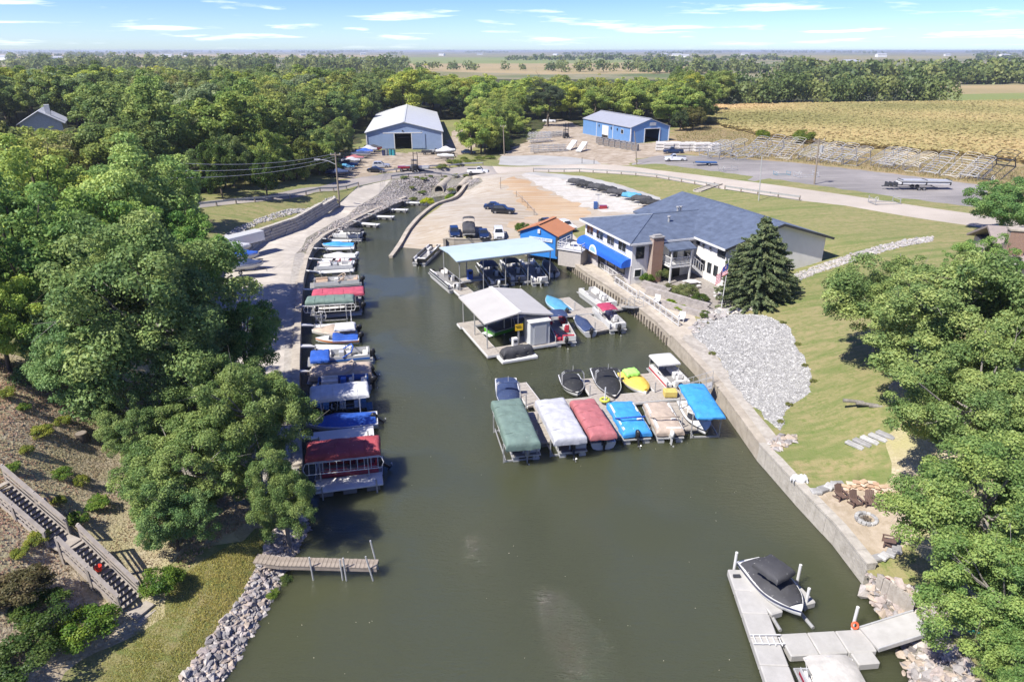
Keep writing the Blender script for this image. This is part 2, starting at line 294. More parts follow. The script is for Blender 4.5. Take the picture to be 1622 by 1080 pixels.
REG = [  # name, polygon, material (later ones win)
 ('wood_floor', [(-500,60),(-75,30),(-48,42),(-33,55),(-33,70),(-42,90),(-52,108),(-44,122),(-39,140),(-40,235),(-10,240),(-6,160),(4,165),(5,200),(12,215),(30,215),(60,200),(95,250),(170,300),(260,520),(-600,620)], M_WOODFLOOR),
 ('crop_field', GP([(560,92),(640,91),(1010,92.5),(1030,99),(900,101),(640,101),(500,98)]), M_FIELDG),
 ('crop_field', GP([(640,101),(900,101),(1030,99),(1120,104),(1120,116),(860,118),(640,112)]), M_FIELDT),
 ('crop_field', GP([(1350,118),(1420,117),(1420,126),(1340,127)]), M_FIELDT),
 ('crop_field', GP([(1000,87),(1300,88),(1700,90),(1700,94),(1300,93),(1000,91)]), M_FIELDO),
 ('crop_field', GP([(-100,86),(300,86),(620,88),(620,91),(300,92),(-100,92)]), M_FIELDT),
 ('crop_field', GP([(1490,150),(1700,146),(1700,160),(1518,163)]), M_FIELDG),
 ('crop_field', GP([(1420,138),(1700,133),(1700,146),(1490,150)]), M_FIELDT),
 ('corn_field', GP([(1118,196),(1128,170),(1300,167),(1520,164),(1720,160),(1720,272),(1500,247),(1340,234),(1200,216)]), M_FIELD),
 ('brush_strip', GP([(1040,243),(1065,205),(1118,196),(1200,216),(1340,234),(1500,247),(1720,272),(1720,330),(1560,296),(1340,267),(1179,253)]), M_BRUSH),
 ('hillside', GP([(-200,900),(-150,600),(0,540),(60,600),(250,560),(330,620),(440,700),(455,760),(470,800),(440,815),(420,845),(400,850),(330,870),(250,930),(230,985),(130,1050),(40,1130),(-300,1130)]), M_LITTER),
 ('oak_floor', GP([(1400,770),(1440,640),(1400,610),(1450,560),(1720,560),(1720,900),(1560,960),(1500,940),(1430,860)]), M_LITTER),
 ('road', GP(ROAD_UP) + GP(ROAD_LO)[::-1], M_ROADW),
 ('shed_yard', GP([(531,288),(545,272),(565,256),(582,238),(640,243),(701,236),(716,215),(724,200),(734,196),(758,203),(756,228),(746,240),(722,247),(714,262),(671,267),(608,274),(570,280.5)]), M_YARD),
 ('boatyard_gravel', GP([(747,277),(790,275),(845,272.6),(880,275),(920,279),(985,293),(1040,312),(1056,322),(1000,345),(936,352),(905,366),(880,385),(862,392),(820,384),(806,381),(706,377),(703,399),(666,401),(626,400),(640,374),(662,353),(694,330),(722,311),(742,297),(765,287)]), M_RAMP),
 ('pale_gravel', GP([(822,277),(845,274),(890,283),(940,294),(990,308),(1020,322),(1000,336),(950,337),(925,326),(890,309),(858,295)]), M_PALEG),
 ('dirt_patch', GP([(798,282),(822,281),(850,293),(880,307),(915,326),(935,340),(926,352),(890,352),(838,362),(806,366),(812,352),(838,346),(846,337),(836,325),(812,310),(798,297)]), M_DIRT),
 ('chip_bank', GP([(828,274),(845,272.8),(880,275.3),(920,279.3),(985,293.3),(1040,312.3),(1052,320),(1030,325),(990,308),(940,294),(890,283)]), M_SLAB),
 ('road_shoulder', GP(ROAD_UP2) + GP(ROAD_LO2)[::-1], M_ROADE),
 ('workshop_yard', GP([(790,259.5),(793,247),(815,233),(843,221),(862,203),(866,188),(890,188),(918,200),(998,228),(1060,224),(1110,222),(1130,236),(1080,243),(1042,248),(1010,252),(995,263),(957,260.3),(879,261.3)]), M_YARD),
 ('gravel_lot', GP([(1000,262),(1012,253),(1042,247),(1080,246),(1179,252),(1260,258),(1340,267),(1479,283),(1562,294),(1570,330),(1540,328),(1438,315),(1330,298.5),(1217,282.5),(1196,287),(1186,286),(1192,280),(1100,267),(1040,259)]), M_LOT),
 ('slope_slab', GP([(790,261),(793,247.5),(850,246),(905,249),(945,255),(952,260)]), M_SLAB),
 ('drive', GP([(566,295),(622,284.5),(600,307),(559,333),(520,357),(485,377),(468,402),(454,470),(449,590),(447,700),(450,790),(420,790),(390,640),(340,500),(340,420),(378,394),(409,376),(531,330)]), M_CONC),
 ('wall_walk', GP([(468,402),(476,398),(492,405),(484,425),(477,460),(474,500),(473,590),(473,700),(475,770),(470,800),(450,790),(447,700),(449,590),(454,470)]), M_GREYC),
 ('culvert_bank', GP([(620,284.3),(699,279.7),(747,277.3),(765,288),(745,300),(720,306),(690,313),(664,317),(645,321),(606,336),(576,350),(546,366),(516,383),(496,400),(476,400),(468,402),(485,377),(520,357),(559,333),(600,307)]), M_BANK),
 ('promenade', GP([(858,404),(862,392),(880,385),(905,368),(930,396),(1000,446),(1040,452),(1100,500),(1112,530),(1120,545),(1200,655),(1235,700),(1222,712),(1206,726),(1150,652),(1113,602),(1090,577),(1062,546),(1040,523),(1000,490),(960,462),(930,443),(906,424),(885,408)]), M_PROM),
 ('wall_top', GP([(1068,552),(1085,530),(1112,532),(1200,655),(1238,700),(1222,715),(1206,727),(1150,652),(1113,602)]), M_GREYC),
 ('patio', GP([(1000,446),(1040,420),(1095,422),(1160,440),(1175,470),(1165,485),(1130,492),(1100,500)]), M_PAVER),
 ('gravel_bed', GP([(1097,528),(1125,507),(1160,497),(1200,497),(1240,510),(1262,540),(1272,570),(1290,598),(1280,622),(1252,640),(1240,668),(1228,680),(1200,652),(1112,540)]), M_WHITEGR),
 ('sand_patio', GP([(1286,782),(1318,771),(1350,768),(1400,774),(1436,790),(1450,820),(1440,860),(1400,884),(1378,890),(1340,846)]), M_SAND),
 ('rock_bank', GP([(268,1105),(283,1080),(330,1018),(385,938),(408,890),(438,838),(455,815),(480,800),(490,840)]) + [tuple(W(*p)[:2]) for p in [(478,862),(462,902),(440,947),(400,1012),(355,1082),(330,1130)]], M_BANK),
 ('rock_bank', [tuple(W(*p)[:2]) for p in [(1370,930),(1378,960),(1395,985),(1430,1003),(1420,1040),(1440,1080),(1455,1130)]] + GP([(1560,1130),(1540,1060),(1500,1010),(1530,985),(1500,950),(1450,930),(1400,915)]), M_BANK),
]
HFN = {'drive': lambda xy: np.minimum(hgt(xy), 1.25 + np.clip((xy[:, 1] - 98) / 33, 0, 1) * 1.25)}
def in_poly(P, poly):
    x, y = P[:, 0], P[:, 1]; c = np.zeros(len(P), bool); n = len(poly)
    for i in range(n):
        x0, y0 = poly[i]; x1, y1 = poly[i - 1]
        k = (y0 > y) != (y1 > y)
        with np.errstate(divide='ignore', invalid='ignore'): c ^= k & (x < (x1 - x0) * (y - y0) / (y1 - y0 + 1e-30) + x0)
    return c
RAG = {'dirt_patch': 1.6, 'pale_gravel': 1.2, 'hillside': .9, 'gravel_bed': .35, 'workshop_yard': .9, 'shed_yard': .9, 'oak_floor': 1.0, 'corn_field': 1.4, 'brush_strip': 1.2, 'gravel_lot': .5, 'sand_patio': .2, 'rock_bank': .12, 'chip_bank': .5, 'wood_floor': 1.5}
def rag(p, a):
    "uneven natural edge"
    return [(x + a * (math.sin(x * 1.3 + y * .7) * .5 + math.sin(y * 2.1 - x * .4) * .35 + math.sin((x + y) * 4.3) * .15), y + a * (math.sin(y * 1.1 - x * .9 + 2) * .5 + math.sin(x * 2.3 + y * .5) * .35 + math.sin((x - y) * 3.9) * .15)) for x, y in p]
def densify(poly, close=True, step=2.0):
    out = []
    for i in range(len(poly) if close else len(poly) - 1):
        a, b = np.array(poly[i]), np.array(poly[(i + 1) % len(poly)]); d = np.hypot(*(b - a)); r = np.hypot(*((a + b) / 2))
        st = step if r < 200 else (6 if r < 400 else 200)
        for k in range(max(1, int(d / st))): out.append(tuple(a + (b - a) * k / max(1, int(d / st))))
    return out
def build_terrain():
    pts, edges = [], []
    def ring(poly):
        p = densify(poly); o = len(pts); pts.extend(p); n = len(p); edges.extend((o + i, o + (i + 1) % n) for i in range(n))
    for i, (nm, poly, _m) in enumerate(REG):
        if nm in RAG: REG[i] = (nm, rag(densify(poly, step=.8), RAG[nm]), _m)
        ring(REG[i][1])
    ring(BASIN)
    for st, lim, lo in ((1.6, 130, 0), (6, 400, 130), (60, 1500, 400), (600, 14000, 1500)):
        a = np.arange(-lim, lim + st, st); X, Y = np.meshgrid(a, a); q = np.c_[X.ravel(), Y.ravel()] + rng.uniform(-.2, .2, (X.size, 2)) * st
        r = np.abs(q).max(1); q = q[(r <= lim) & (r >= lo)]
        if lim < 14000: q = q[(q[:, 1] > -20)]
        if lim <= 400: q = q[(np.abs(q[:, 0]) < q[:, 1] * .95 + 45)]
        pts.extend(map(tuple, q))
    pts.extend([(-15000, -3000), (15000, -3000), (15000, 15000), (-15000, 15000)])
    vs, es, fs, *_r = delaunay_2d_cdt([Vector(p) for p in pts], edges, [], 0, 1e-4, False)
    V = np.array([v[:] for v in vs]); F = np.array([f for f in fs if len(f) == 3])
    C = V[F].mean(1); reg = np.full(len(F), -1)
    for i, (_, poly, _m) in enumerate(REG): reg[in_poly(C, poly)] = i
    reg[in_poly(C, BASIN)] = -2
    H = hgt(V)
    far = np.hypot(C[:, 0], C[:, 1]) > 420
    def emit(name, sel, m):
        if not sel.any(): return None
        f = F[sel]; u, inv = np.unique(f, return_inverse=True); inv = inv.reshape(f.shape)
        a = V[f[:, 0]]; b = V[f[:, 1]]; c = V[f[:, 2]]
        flip = ((b[:, 0] - a[:, 0]) * (c[:, 1] - a[:, 1]) - (b[:, 1] - a[:, 1]) * (c[:, 0] - a[:, 0])) < 0
        inv[flip] = inv[flip][:, ::-1]
        me = bpy.data.meshes.new(name); me.from_pydata(np.c_[V[u], HFN[name](V[u]) if name in HFN else H[u]].tolist(), [], inv.tolist()); me.materials.append(m)
        me.polygons.foreach_set('use_smooth', [True] * len(me.polygons))
        o = bpy.data.objects.new(name, me); COL.objects.link(o); tag(o, kind='structure'); return o
    emit('lawn', (reg == -1) & ~far, M_LAWN); emit('far_plain', (reg == -1) & far, M_FAR)
    for i, (nm, _, m) in enumerate(REG): emit(nm, reg == i, m)
build_terrain()
# ---------------------------------------------------------------- water
def water_mat():
    m = bpy.data.materials.new('murky_water'); m.use_nodes = True; t = m.node_tree; b = t.nodes['Principled BSDF']
    b.inputs['Base Color'].default_value = (.056, .061, .033, 1); b.subsurface_method = 'BURLEY'; b.inputs['Subsurface Weight'].default_value = 1; b.inputs['Subsurface Radius'].default_value = (1, 1, 1); b.inputs['Subsurface Scale'].default_value = 1.6; b.inputs['Roughness'].default_value = .05; b.inputs['IOR'].default_value = 1.45
    g = N(t, 'ShaderNodeNewGeometry')
    mp = N(t, 'ShaderNodeMapping'); mp.inputs['Rotation'].default_value = (0, 0, R_(25)); mp.inputs['Scale'].default_value = (.8, 2.6, 1); L(t, g.outputs['Position'], mp.inputs[0])
    n1 = N(t, 'ShaderNodeTexNoise'); n1.inputs['Scale'].default_value = 1.6; n1.inputs['Detail'].default_value = 4; n1.inputs['Roughness'].default_value = .6; L(t, mp.outputs[0], n1.inputs['Vector'])
    n2 = N(t, 'ShaderNodeTexNoise'); n2.inputs['Scale'].default_value = .06; n2.inputs['Detail'].default_value = 3; L(t, g.outputs['Position'], n2.inputs['Vector'])
    mr = N(t, 'ShaderNodeMapRange'); mr.inputs['From Min'].default_value = .4; mr.inputs['From Max'].default_value = .62; mr.inputs['To Min'].default_value = .12; mr.inputs['To Max'].default_value = .6; L(t, n2.outputs[0], mr.inputs[0])
    bp = N(t, 'ShaderNodeBump'); bp.inputs['Distance'].default_value = .4; L(t, mr.outputs[0], bp.inputs['Strength']); n3 = N(t, 'ShaderNodeTexNoise'); n3.inputs['Scale'].default_value = 5.5; n3.inputs['Detail'].default_value = 2; n3.inputs['Distortion'].default_value = .6; L(t, mp.outputs[0], n3.inputs['Vector'])
    ad = N(t, 'ShaderNodeMath', operation='MULTIPLY_ADD'); ad.inputs[1].default_value = .6; L(t, n3.outputs[0], ad.inputs[0]); L(t, n1.outputs[0], ad.inputs[2]); L(t, ad.outputs[0], bp.inputs['Height']); L(t, bp.outputs[0], b.inputs['Normal'])
    return m
def build_water():
    c = np.mean(BASIN, 0); me = bpy.data.meshes.new('water')
    x0, x1 = min(p[0] for p in BASIN) - 1, max(p[0] for p in BASIN) + 1
    # a level sheet; the banks dip below it and the seawalls stand in it
    vs, es, fs, *_r = delaunay_2d_cdt([Vector(p) for p in BASIN], [(i, (i + 1) % len(BASIN)) for i in range(len(BASIN))], [], 1, 1e-4, False)
    bm = bmesh.new(); vv = [bm.verts.new((v[0], v[1], 0)) for v in vs]
    for f in fs:
        try: bm.faces.new([vv[i] for i in f])
        except ValueError: pass
    bmesh.ops.recalc_face_normals(bm, faces=bm.faces)
    be = [e for e in bm.edges if e.is_boundary]
    bm.normal_update()
    # push the rim 0.3 m under the banks and walls
    poly = [(v.co.x, v.co.y) for v in vv]
    for v in vv:
        ed = [e for e in v.link_edges if e.is_boundary]
        if len(ed) == 2:
            nrm = Vector((0, 0, 0))
            for e in ed:
                d = (e.verts[1].co - e.verts[0].co); n_ = Vector((d.y, -d.x, 0)).normalized()
                f = e.link_faces[0]; 
                if (f.calc_center_median() - e.verts[0].co).dot(n_) > 0: n_ = -n_
                nrm += n_
            if nrm.length > .1: v.index = v.index; poly[vv.index(v)] = (v.co.x + nrm.normalized().x * .3, v.co.y + nrm.normalized().y * .3)
    for v, p in zip(vv, poly): v.co.x, v.co.y = p
    for f in bm.faces:
        if f.normal.z < 0: f.normal_flip()
    bm.to_mesh(me); bm.free(); me.materials.append(water_mat())
    o = bpy.data.objects.new('water', me); COL.objects.link(o); tag(o, kind='structure')
build_water()
# ---------------------------------------------------------------- foliage
def leaf_mat(name='leaf'):
    m = bpy.data.materials.new(name); m.use_nodes = True; t = m.node_tree; t.nodes.clear()
    out = N(t, 'ShaderNodeOutputMaterial'); oi = N(t, 'ShaderNodeObjectInfo'); at = N(t, 'ShaderNodeAttribute', attribute_name='tint')
    hs = N(t, 'ShaderNodeHueSaturation')
    mh = N(t, 'ShaderNodeMapRange'); mh.inputs['To Min'].default_value = .465; mh.inputs['To Max'].default_value = .53; L(t, at.outputs['Fac'], mh.inputs[0])
    mv = N(t, 'ShaderNodeMapRange'); mv.inputs['To Min'].default_value = 1.45; mv.inputs['To Max'].default_value = .62; L(t, at.outputs['Fac'], mv.inputs[0])
    L(t, oi.outputs['Color'], hs.inputs['Color']); L(t, mh.outputs[0], hs.inputs['Hue']); L(t, mv.outputs[0], hs.inputs['Value'])
    d = N(t, 'ShaderNodeBsdfDiffuse'); tr = N(t, 'ShaderNodeBsdfTranslucent'); gl = N(t, 'ShaderNodeBsdfGlossy'); gl.inputs['Roughness'].default_value = .5
    gl.inputs['Color'].default_value = (.9, .95, .9, 1)
    L(t, hs.outputs[0], d.inputs[0])
    h2 = N(t, 'ShaderNodeHueSaturation'); h2.inputs['Hue'].default_value = .485; h2.inputs['Value'].default_value = 1.25; L(t, hs.outputs[0], h2.inputs['Color']); L(t, h2.outputs[0], tr.inputs[0])
    mx = N(t, 'ShaderNodeMixShader'); mx.inputs[0].default_value = .36; L(t, d.outputs[0], mx.inputs[1]); L(t, tr.outputs[0], mx.inputs[2])
    m2 = N(t, 'ShaderNodeMixShader'); m2.inputs[0].default_value = .012; L(t, mx.outputs[0], m2.inputs[1]); L(t, gl.outputs[0], m2.inputs[2])
    L(t, m2.outputs[0], out.inputs[0]); return m
M_LEAF = leaf_mat(); M_BARK = mat('bark', (.15, .12, .09), .9, scale=6, bump=.8, stretch=(1, 1, .25), c2=(.07, .055, .04), obj=True)
M_BARKG = mat('grey_bark', (.27, .25, .22), .9, scale=6, bump=.8, stretch=(1, 1, .25), c2=(.15, .135, .115), obj=True)
def leaf_mesh(name, P, Nn, size, tint, r, aspect=.62):
    "one rhombic leaf per point"
    n = len(P); a = r.normal(size=(n, 3)); a -= (a * Nn).sum(1)[:, None] * Nn; a /= np.linalg.norm(a, axis=1)[:, None] + 1e-9
    b = np.cross(Nn, a); s = size[:, None]
    V = np.empty((n, 4, 3)); V[:, 0] = P - a * s; V[:, 1] = P + b * s * aspect + Nn * s * .12; V[:, 2] = P + a * s; V[:, 3] = P - b * s * aspect + Nn * s * .12
    me = bpy.data.meshes.new(name); me.vertices.add(n * 4); me.vertices.foreach_set('co', V.ravel())
    me.loops.add(n * 4); me.loops.foreach_set('vertex_index', np.arange(n * 4)); me.polygons.add(n); me.polygons.foreach_set('loop_start', np.arange(n) * 4)
    me.update(calc_edges=True)
    at = me.attributes.new('tint', 'FLOAT', 'FACE'); at.data.foreach_set('value', tint.astype(np.float32))
    me.materials.append(M_LEAF); return me
def unit(v): return v / (np.linalg.norm(v, axis=-1, keepdims=True) + 1e-9)
def clump_crown(name, seed, R=1.0, H=1.0, nc=40, nl=8000, leaf=.03, low=-.45, cr=(.2, .34), flat=1.0, irregular=.25):
    "crown centred on the origin, radius R, half height H; returns mesh and clump centres"
    r = np.random.default_rng(seed)
    d = unit(r.normal(size=(nc * 4, 3))); d = d[d[:, 2] > low][:nc]
    lump = 1 + irregular * np.sin(d[:, 0] * 3.1 + seed) * np.cos(d[:, 1] * 2.7 + seed * 1.7)
    rad = (r.uniform(.35, 1.0, len(d)) ** .5) * lump * .84
    C = d * rad[:, None] * np.array([R, R, H]); cr_ = r.uniform(*cr, len(d)) * R
    k = r.choice(len(C), nl, p=(cr_ ** 2) / (cr_ ** 2).sum())
    q = unit(r.normal(size=(nl, 3)) + np.array([0, 0, .55]) + unit(C[k]) * .5)
    P = C[k] + q * (cr_[k] * r.uniform(.55, 1.08, nl))[:, None] * np.array([1, 1, .72 * flat])
    Nn = unit(q * .75 + r.normal(size=(nl, 3)) * .55 + np.array([0, 0, .3]))
    ct = r.uniform(.15, .85, len(C)); tint = np.clip(ct[k] + r.normal(0, .18, nl), 0, 1)
    size = leaf * r.uniform(.6, 1.35, nl)
    return leaf_mesh(name, P, Nn, size, tint, r), C
def trunk_mesh(name, C, H0, r0, seed, nb=9, m=None):
    "tapered trunk from -H0 up into the crown, with limbs to some clumps"
    r = np.random.default_rng(seed); mb = MB(); top = max(c[2] for c in C) * .55
    pts = [(0, 0, -H0 - .6), (r.normal(0, .02) * H0, r.normal(0, .02) * H0, -H0 * .66), (r.normal(0, .04) * H0, r.normal(0, .04) * H0, -H0 * .3), (r.normal(0, .05) * H0, r.normal(0, .05) * H0, 0), (0, 0, top)]
    mb.tube(pts, [r0 * 1.35, r0, r0 * .86, r0 * .62, r0 * .2], 8)
    idx = r.permutation(len(C))[:nb]
    for i in idx:
        f = r.uniform(.3, .85); a = Vector(pts[2]).lerp(Vector(pts[3]), f); b = Vector(C[i]); mid = a.lerp(b, .5) + Vector((0, 0, -.06 * (b - a).length))
        mb.tube([a, mid, b], [r0 * .42, r0 * .27, r0 * .1], 6)
    for i in r.permutation(len(C))[:nb]:   # bare twigs poking out of the leaves
        b = Vector(C[i]); o = b * 1.0; e_ = b * r.uniform(1.12, 1.3) + Vector(r.normal(0, .05, 3)); mb.tube([b * .6, b, e_], [r0 * .12, r0 * .07, r0 * .025], 4); mb.tube([b.lerp(e_, .3), e_ + Vector(r.normal(0, .09, 3))], [r0 * .05, r0 * .02], 4)
    me = mb.build(name, m or M_BARK, smooth=60)
    d = me.data; COL.objects.unlink(me); bpy.data.objects.remove(me); return d
PROTO = {}
def proto(kind, i):
    key = (kind, i)
    if key in PROTO: return PROTO[key]
    sd = hash(kind) % 1 + i * 13 + {'oak': 1, 'mid': 101, 'far': 201, 'near': 301, 'bush': 401, 'shrub': 501}[kind]
    if kind == 'near': c, C = clump_crown('crown', sd, 1, .78, 230, 84000, .0145, -.85, (.06, .185), irregular=.5); t = trunk_mesh('trunk', C, 1.0, .048, sd, 14, M_BARKG)
    elif kind == 'oak': c, C = clump_crown('crown', sd, 1, .82, 160, 38000, .0205, -.85, (.07, .215), irregular=.5); t = trunk_mesh('trunk', C, .95, .05, sd, 10)
    elif kind == 'mid': c, C = clump_crown('crown', sd, 1, .98, 85, 13000, .036, -.9, (.10, .28), irregular=.45); t = trunk_mesh('trunk', C, 1.15, .05, sd, 7)
    elif kind == 'far': c, C = clump_crown('crown', sd, 1, .95, 24, 1200, .11, -.7, (.25, .4)); t = trunk_mesh('trunk', C, 1.1, .05, sd, 3)
    elif kind == 'bush': c, C = clump_crown('foliage', sd, 1, .8, 26, 2600, .062, -.3, (.26, .42), irregular=.15); t = trunk_mesh('stem', C, .72, .05, sd, 6)
    elif kind == 'shrub': c, C = clump_crown('foliage', sd, 1, .75, 40, 7000, .042, -.35, (.2, .36), irregular=.2); t = trunk_mesh('stem', C, .7, .04, sd, 8)
    PROTO[key] = (c, t); return PROTO[key]
def tree(name, label, kind, i, base, R, Rz, h0, color, cat='tree', group=None, rz=None, parts=('crown', 'trunk')):
    "base on the ground; crown radius R, vertical scale Rz, crown centre h0 above the base"
    c, t = proto(kind, i); e = thing(name, label, cat, base, random.uniform(0, 6.28) if rz is None else rz, group)
    H0 = {'near': 1.0, 'oak': .95, 'mid': 1.15, 'far': 1.1, 'bush': .72, 'shrub': .7}[kind]
    cr = bpy.data.objects.new(parts[0], c); COL.objects.link(cr); cr.parent = e; cr.location = (0, 0, h0); cr.scale = (R, R * random.uniform(.9, 1.1), Rz); cr.color = (*color, 1)
    tr = bpy.data.objects.new(parts[1], t); COL.objects.link(tr); tr.parent = e; tr.location = (0, 0, h0); tr.scale = (R, R, h0 / H0)
    return e
DG = (.15, .215, .066); MG = (.215, .29, .074); LG = (.27, .345, .082); YG = (.33, .39, .07); OG = (.235, .26, .095); GG = (.23, .295, .135); BR = (.16, .135, .04)
def jit(c, s=.14):
    k = random.uniform(1 - s, 1 + s); return tuple(min(1, x * k * random.uniform(.94, 1.06)) for x in c)
def near_trees():
    # (name, label, kind, variant, base (world) or photo crown centre, R, Rz, centre height, colour)
    def at(px, py, z, h0, *a, dy=0):  # crown centre sighted at height z
        p = W(px, py, z); return (p.x, p.y + dy, z - h0)
    T = [
     ('oak_tree', 'largest dark green oak on the brown slope above the wooden stairs', 'near', 0, at(232, 505, 9.8, 6.7), 7.8, 6.6, 6.7, (.067, .089, .031), 'tree'),
     ('oak_tree', 'dark oak leaning over the water beside the red framed boat lift', 'near', 1, at(412, 655, 6.2, 4.8), 3.5, 4.0, 4.8, (.061, .081, .026), 'tree'),
     ('oak_tree', 'bushy low oak between the stairs and the rocky bank', 'near', 2, at(290, 740, 4.9, 3.2), 3.6, 3.1, 3.2, (.063, .084, .026), 'tree'),
     ('oak_tree', 'small oak drooping over the rock bank by the wooden pier', 'near', 0, at(446, 786, 3.5, 2.5), 2.1, 3.0, 2.5, (.061, .081, .026), 'tree'),
     ('oak_tree', 'leafy oak filling the slope left of the largest oak', 'oak', 0, at(105, 575, 8.6, 3.6), 2.9, 3.0, 3.6, (.058, .088, .032), 'tree'),
     ('oak_tree', 'oak joining the largest oak to the one over the water', 'near', 0, at(325, 612, 6.6, 4.6), 3.4, 3.8, 4.6, (.061, .082, .027), 'tree'),
     ('oak_tree', 'low oak in the hollow below the largest oak trunk', 'near', 1, at(225, 668, 5.8, 2.9), 2.5, 2.7, 2.9, (.060, .081, .027), 'tree'),
     ('oak_tree', 'low hanging oak bough just above the green stair shrub', 'oak', 3, at(272, 820, 3.9, 2.0), 2.0, 2.0, 2.0, (.053, .080, .028), 'tree'),
     ('oak_tree', 'oak reaching over the concrete drive beside the left seawall', 'oak', 1, at(382, 540, 6.4, 5.0), 3.2, 3.4, 5.0, (.05, .082, .022), 'tree'),
     ('oak_tree', 'mid green oak at the head of the concrete drive by trailers', 'oak', 2, at(292, 405, 8.4, 6.4), 4.0, 4.8, 6.4, (.055, .095, .022), 'tree'),
     ('oak_tree', 'broad yellow green tree above the concrete drive, left edge of photo', 'oak', 0, at(62, 330, 12.5, 8.5), 7.0, 6.2, 8.5, (.118, .138, .034), 'tree'),
     ('oak_tree', 'broad light green tree just behind the largest oak', 'oak', 3, at(215, 330, 12.0, 8.5), 6.6, 6.0, 8.5, (.092, .122, .038), 'tree'),
     ('oak_tree', 'dark tree at the left edge below the broad yellow green one', 'oak', 1, at(40, 430, 12.5, 8.5), 6.0, 6.0, 8.5, (.05, .08, .022), 'tree'),
     ('oak_tree', 'small light oak at the left edge above the bare slope', 'oak', 2, at(-10, 505, 11.0, 4.6), 2.6, 3.0, 4.6, (.10, .13, .028), 'tree'),
     ('oak_tree', 'pale oak at the foot of the broad light green tree', 'oak', 3, at(140, 400, 11.0, 7.0), 5.5, 5.2, 7.0, (.07, .105, .026), 'tree'),
     ('oak_tree', 'big spreading oak on the lawn below the brick chimney house', 'near', 1, at(1492, 505, 9.4, 5.0), 6.8, 4.6, 5.0, (.086, .106, .037), 'tree'),
     ('oak_tree', 'outer oak whose boughs reach left over the open lawn', 'near', 2, at(1405, 470, 8.6, 4.0), 3.9, 3.1, 4.0, (.080, .102, .035), 'tree'),
     ('oak_tree', 'dense oak behind the spreading oak at the right edge', 'oak', 0, at(1618, 500, 11.0, 5.8), 4.6, 4.6, 5.8, (.078, .099, .035), 'tree'),
     ('oak_tree', 'oak beside the log edged lawn path above the fire pit', 'near', 2, at(1560, 640, 8.0, 4.8), 4.6, 3.8, 4.8, (.080, .102, .034), 'tree'),
     ('oak_tree', 'nearest oak overhanging the fire pit patio and rock bank', 'near', 0, at(1548, 800, 6.9, 4.4), 4.0, 3.6, 4.4, (.078, .104, .032), 'tree'),
     ('oak_tree', 'low oak over the boulders beside the grey dock ramp', 'near', 1, at(1600, 945, 5.2, 3.2), 3.2, 3.0, 3.2, (.074, .104, .031), 'tree'),
     ('oak_tree', 'lowest branches of oak in the bottom right corner', 'near', 2, at(1650, 1080, 4.0, 2.4), 2.2, 2.0, 2.4, (.074, .104, .031), 'tree'),
     ('roadside_tree', 'lone round tree beside the road end at the right edge', 'oak', 2, at(1598, 322, 9.2, 4.2), 4.2, 3.6, 4.2, (.06, .095, .03), 'tree'),
     ('roadside_tree', 'small tree half hidden by the brick chimney', 'oak', 3, at(1560, 415, 8.4, 3.2), 2.6, 2.4, 3.2, (.07, .105, .03), 'tree'),
    ]
    for nm, lab, kind, i, base, R, Rz, h0, col, cat in T:
        tree(nm, lab, kind, i, base, R, Rz * 1.05, h0, tuple(x * k * (2.7 if base[0] > 0 else 2.95) for x, k in zip(col, (.95, 1.05, 1.0))), cat, 'oaks close to the camera')
near_trees()
def spruce():
    b = G(1196, 477); e = thing('spruce_tree', 'tall dark blue green spruce beside the white restaurant gable', 'tree', b)
    r = np.random.default_rng(5); P = []; Nn = []; tint = []; Ht = 8.4; br = MB(); k = 0
    for lev in np.arange(.35, Ht - .2, .27):
        rad = 3.9 * (1 - (lev / Ht) ** 1.9) + .15; nb = int(7 + rad * 4.2)
        for j in range(nb):
            a = r.uniform(0, 6.28); l = rad * r.uniform(.72, 1.12); tip = np.array([math.cos(a) * l, math.sin(a) * l, lev - .12 * l + r.normal(0, .12)]); base = np.array([0, 0, lev + .12])
            n = int(26 + l * 34); f = r.uniform(.12, 1, n) ** .75; side = r.normal(0, .17, (n, 3)) * (1.15 - f)[:, None]; side[:, 2] *= .55
            side[:, 2] -= np.abs(r.normal(0, .06, n))
            P.append(base + (tip - base) * f[:, None] + side + np.array([0, 0, .22]) * (f * f)[:, None]); q = np.array([math.cos(a), math.sin(a), .5])
            Nn.append(unit(q * .4 + r.normal(size=(n, 3)) * .7 + np.array([0, 0, .3]))); tint.append(np.full(n, r.uniform(.1, .9)))
            if j % 3 == 0: br.tube([base, (base + tip) / 2 + np.array([0, 0, .1]), tip], [.035, .025, .01], 4)
    P = np.vstack(P); Nn = np.vstack(Nn); tint = np.clip(np.concatenate(tint) + r.normal(0, .15, len(P)), 0, 1)
    me = leaf_mesh('crown', P, Nn, .17 * r.uniform(.6, 1.3, len(P)), tint, r, .34)
    c = bpy.data.objects.new('crown', me); COL.objects.link(c); c.parent = e; c.color = (.155, .20, .095, 1)
    br.tube([(0, 0, -.4), (0, 0, Ht * .5), (0, 0, Ht)], [.2, .13, .02], 8); br.build('trunk', M_BARK, e, smooth=50)
spruce()
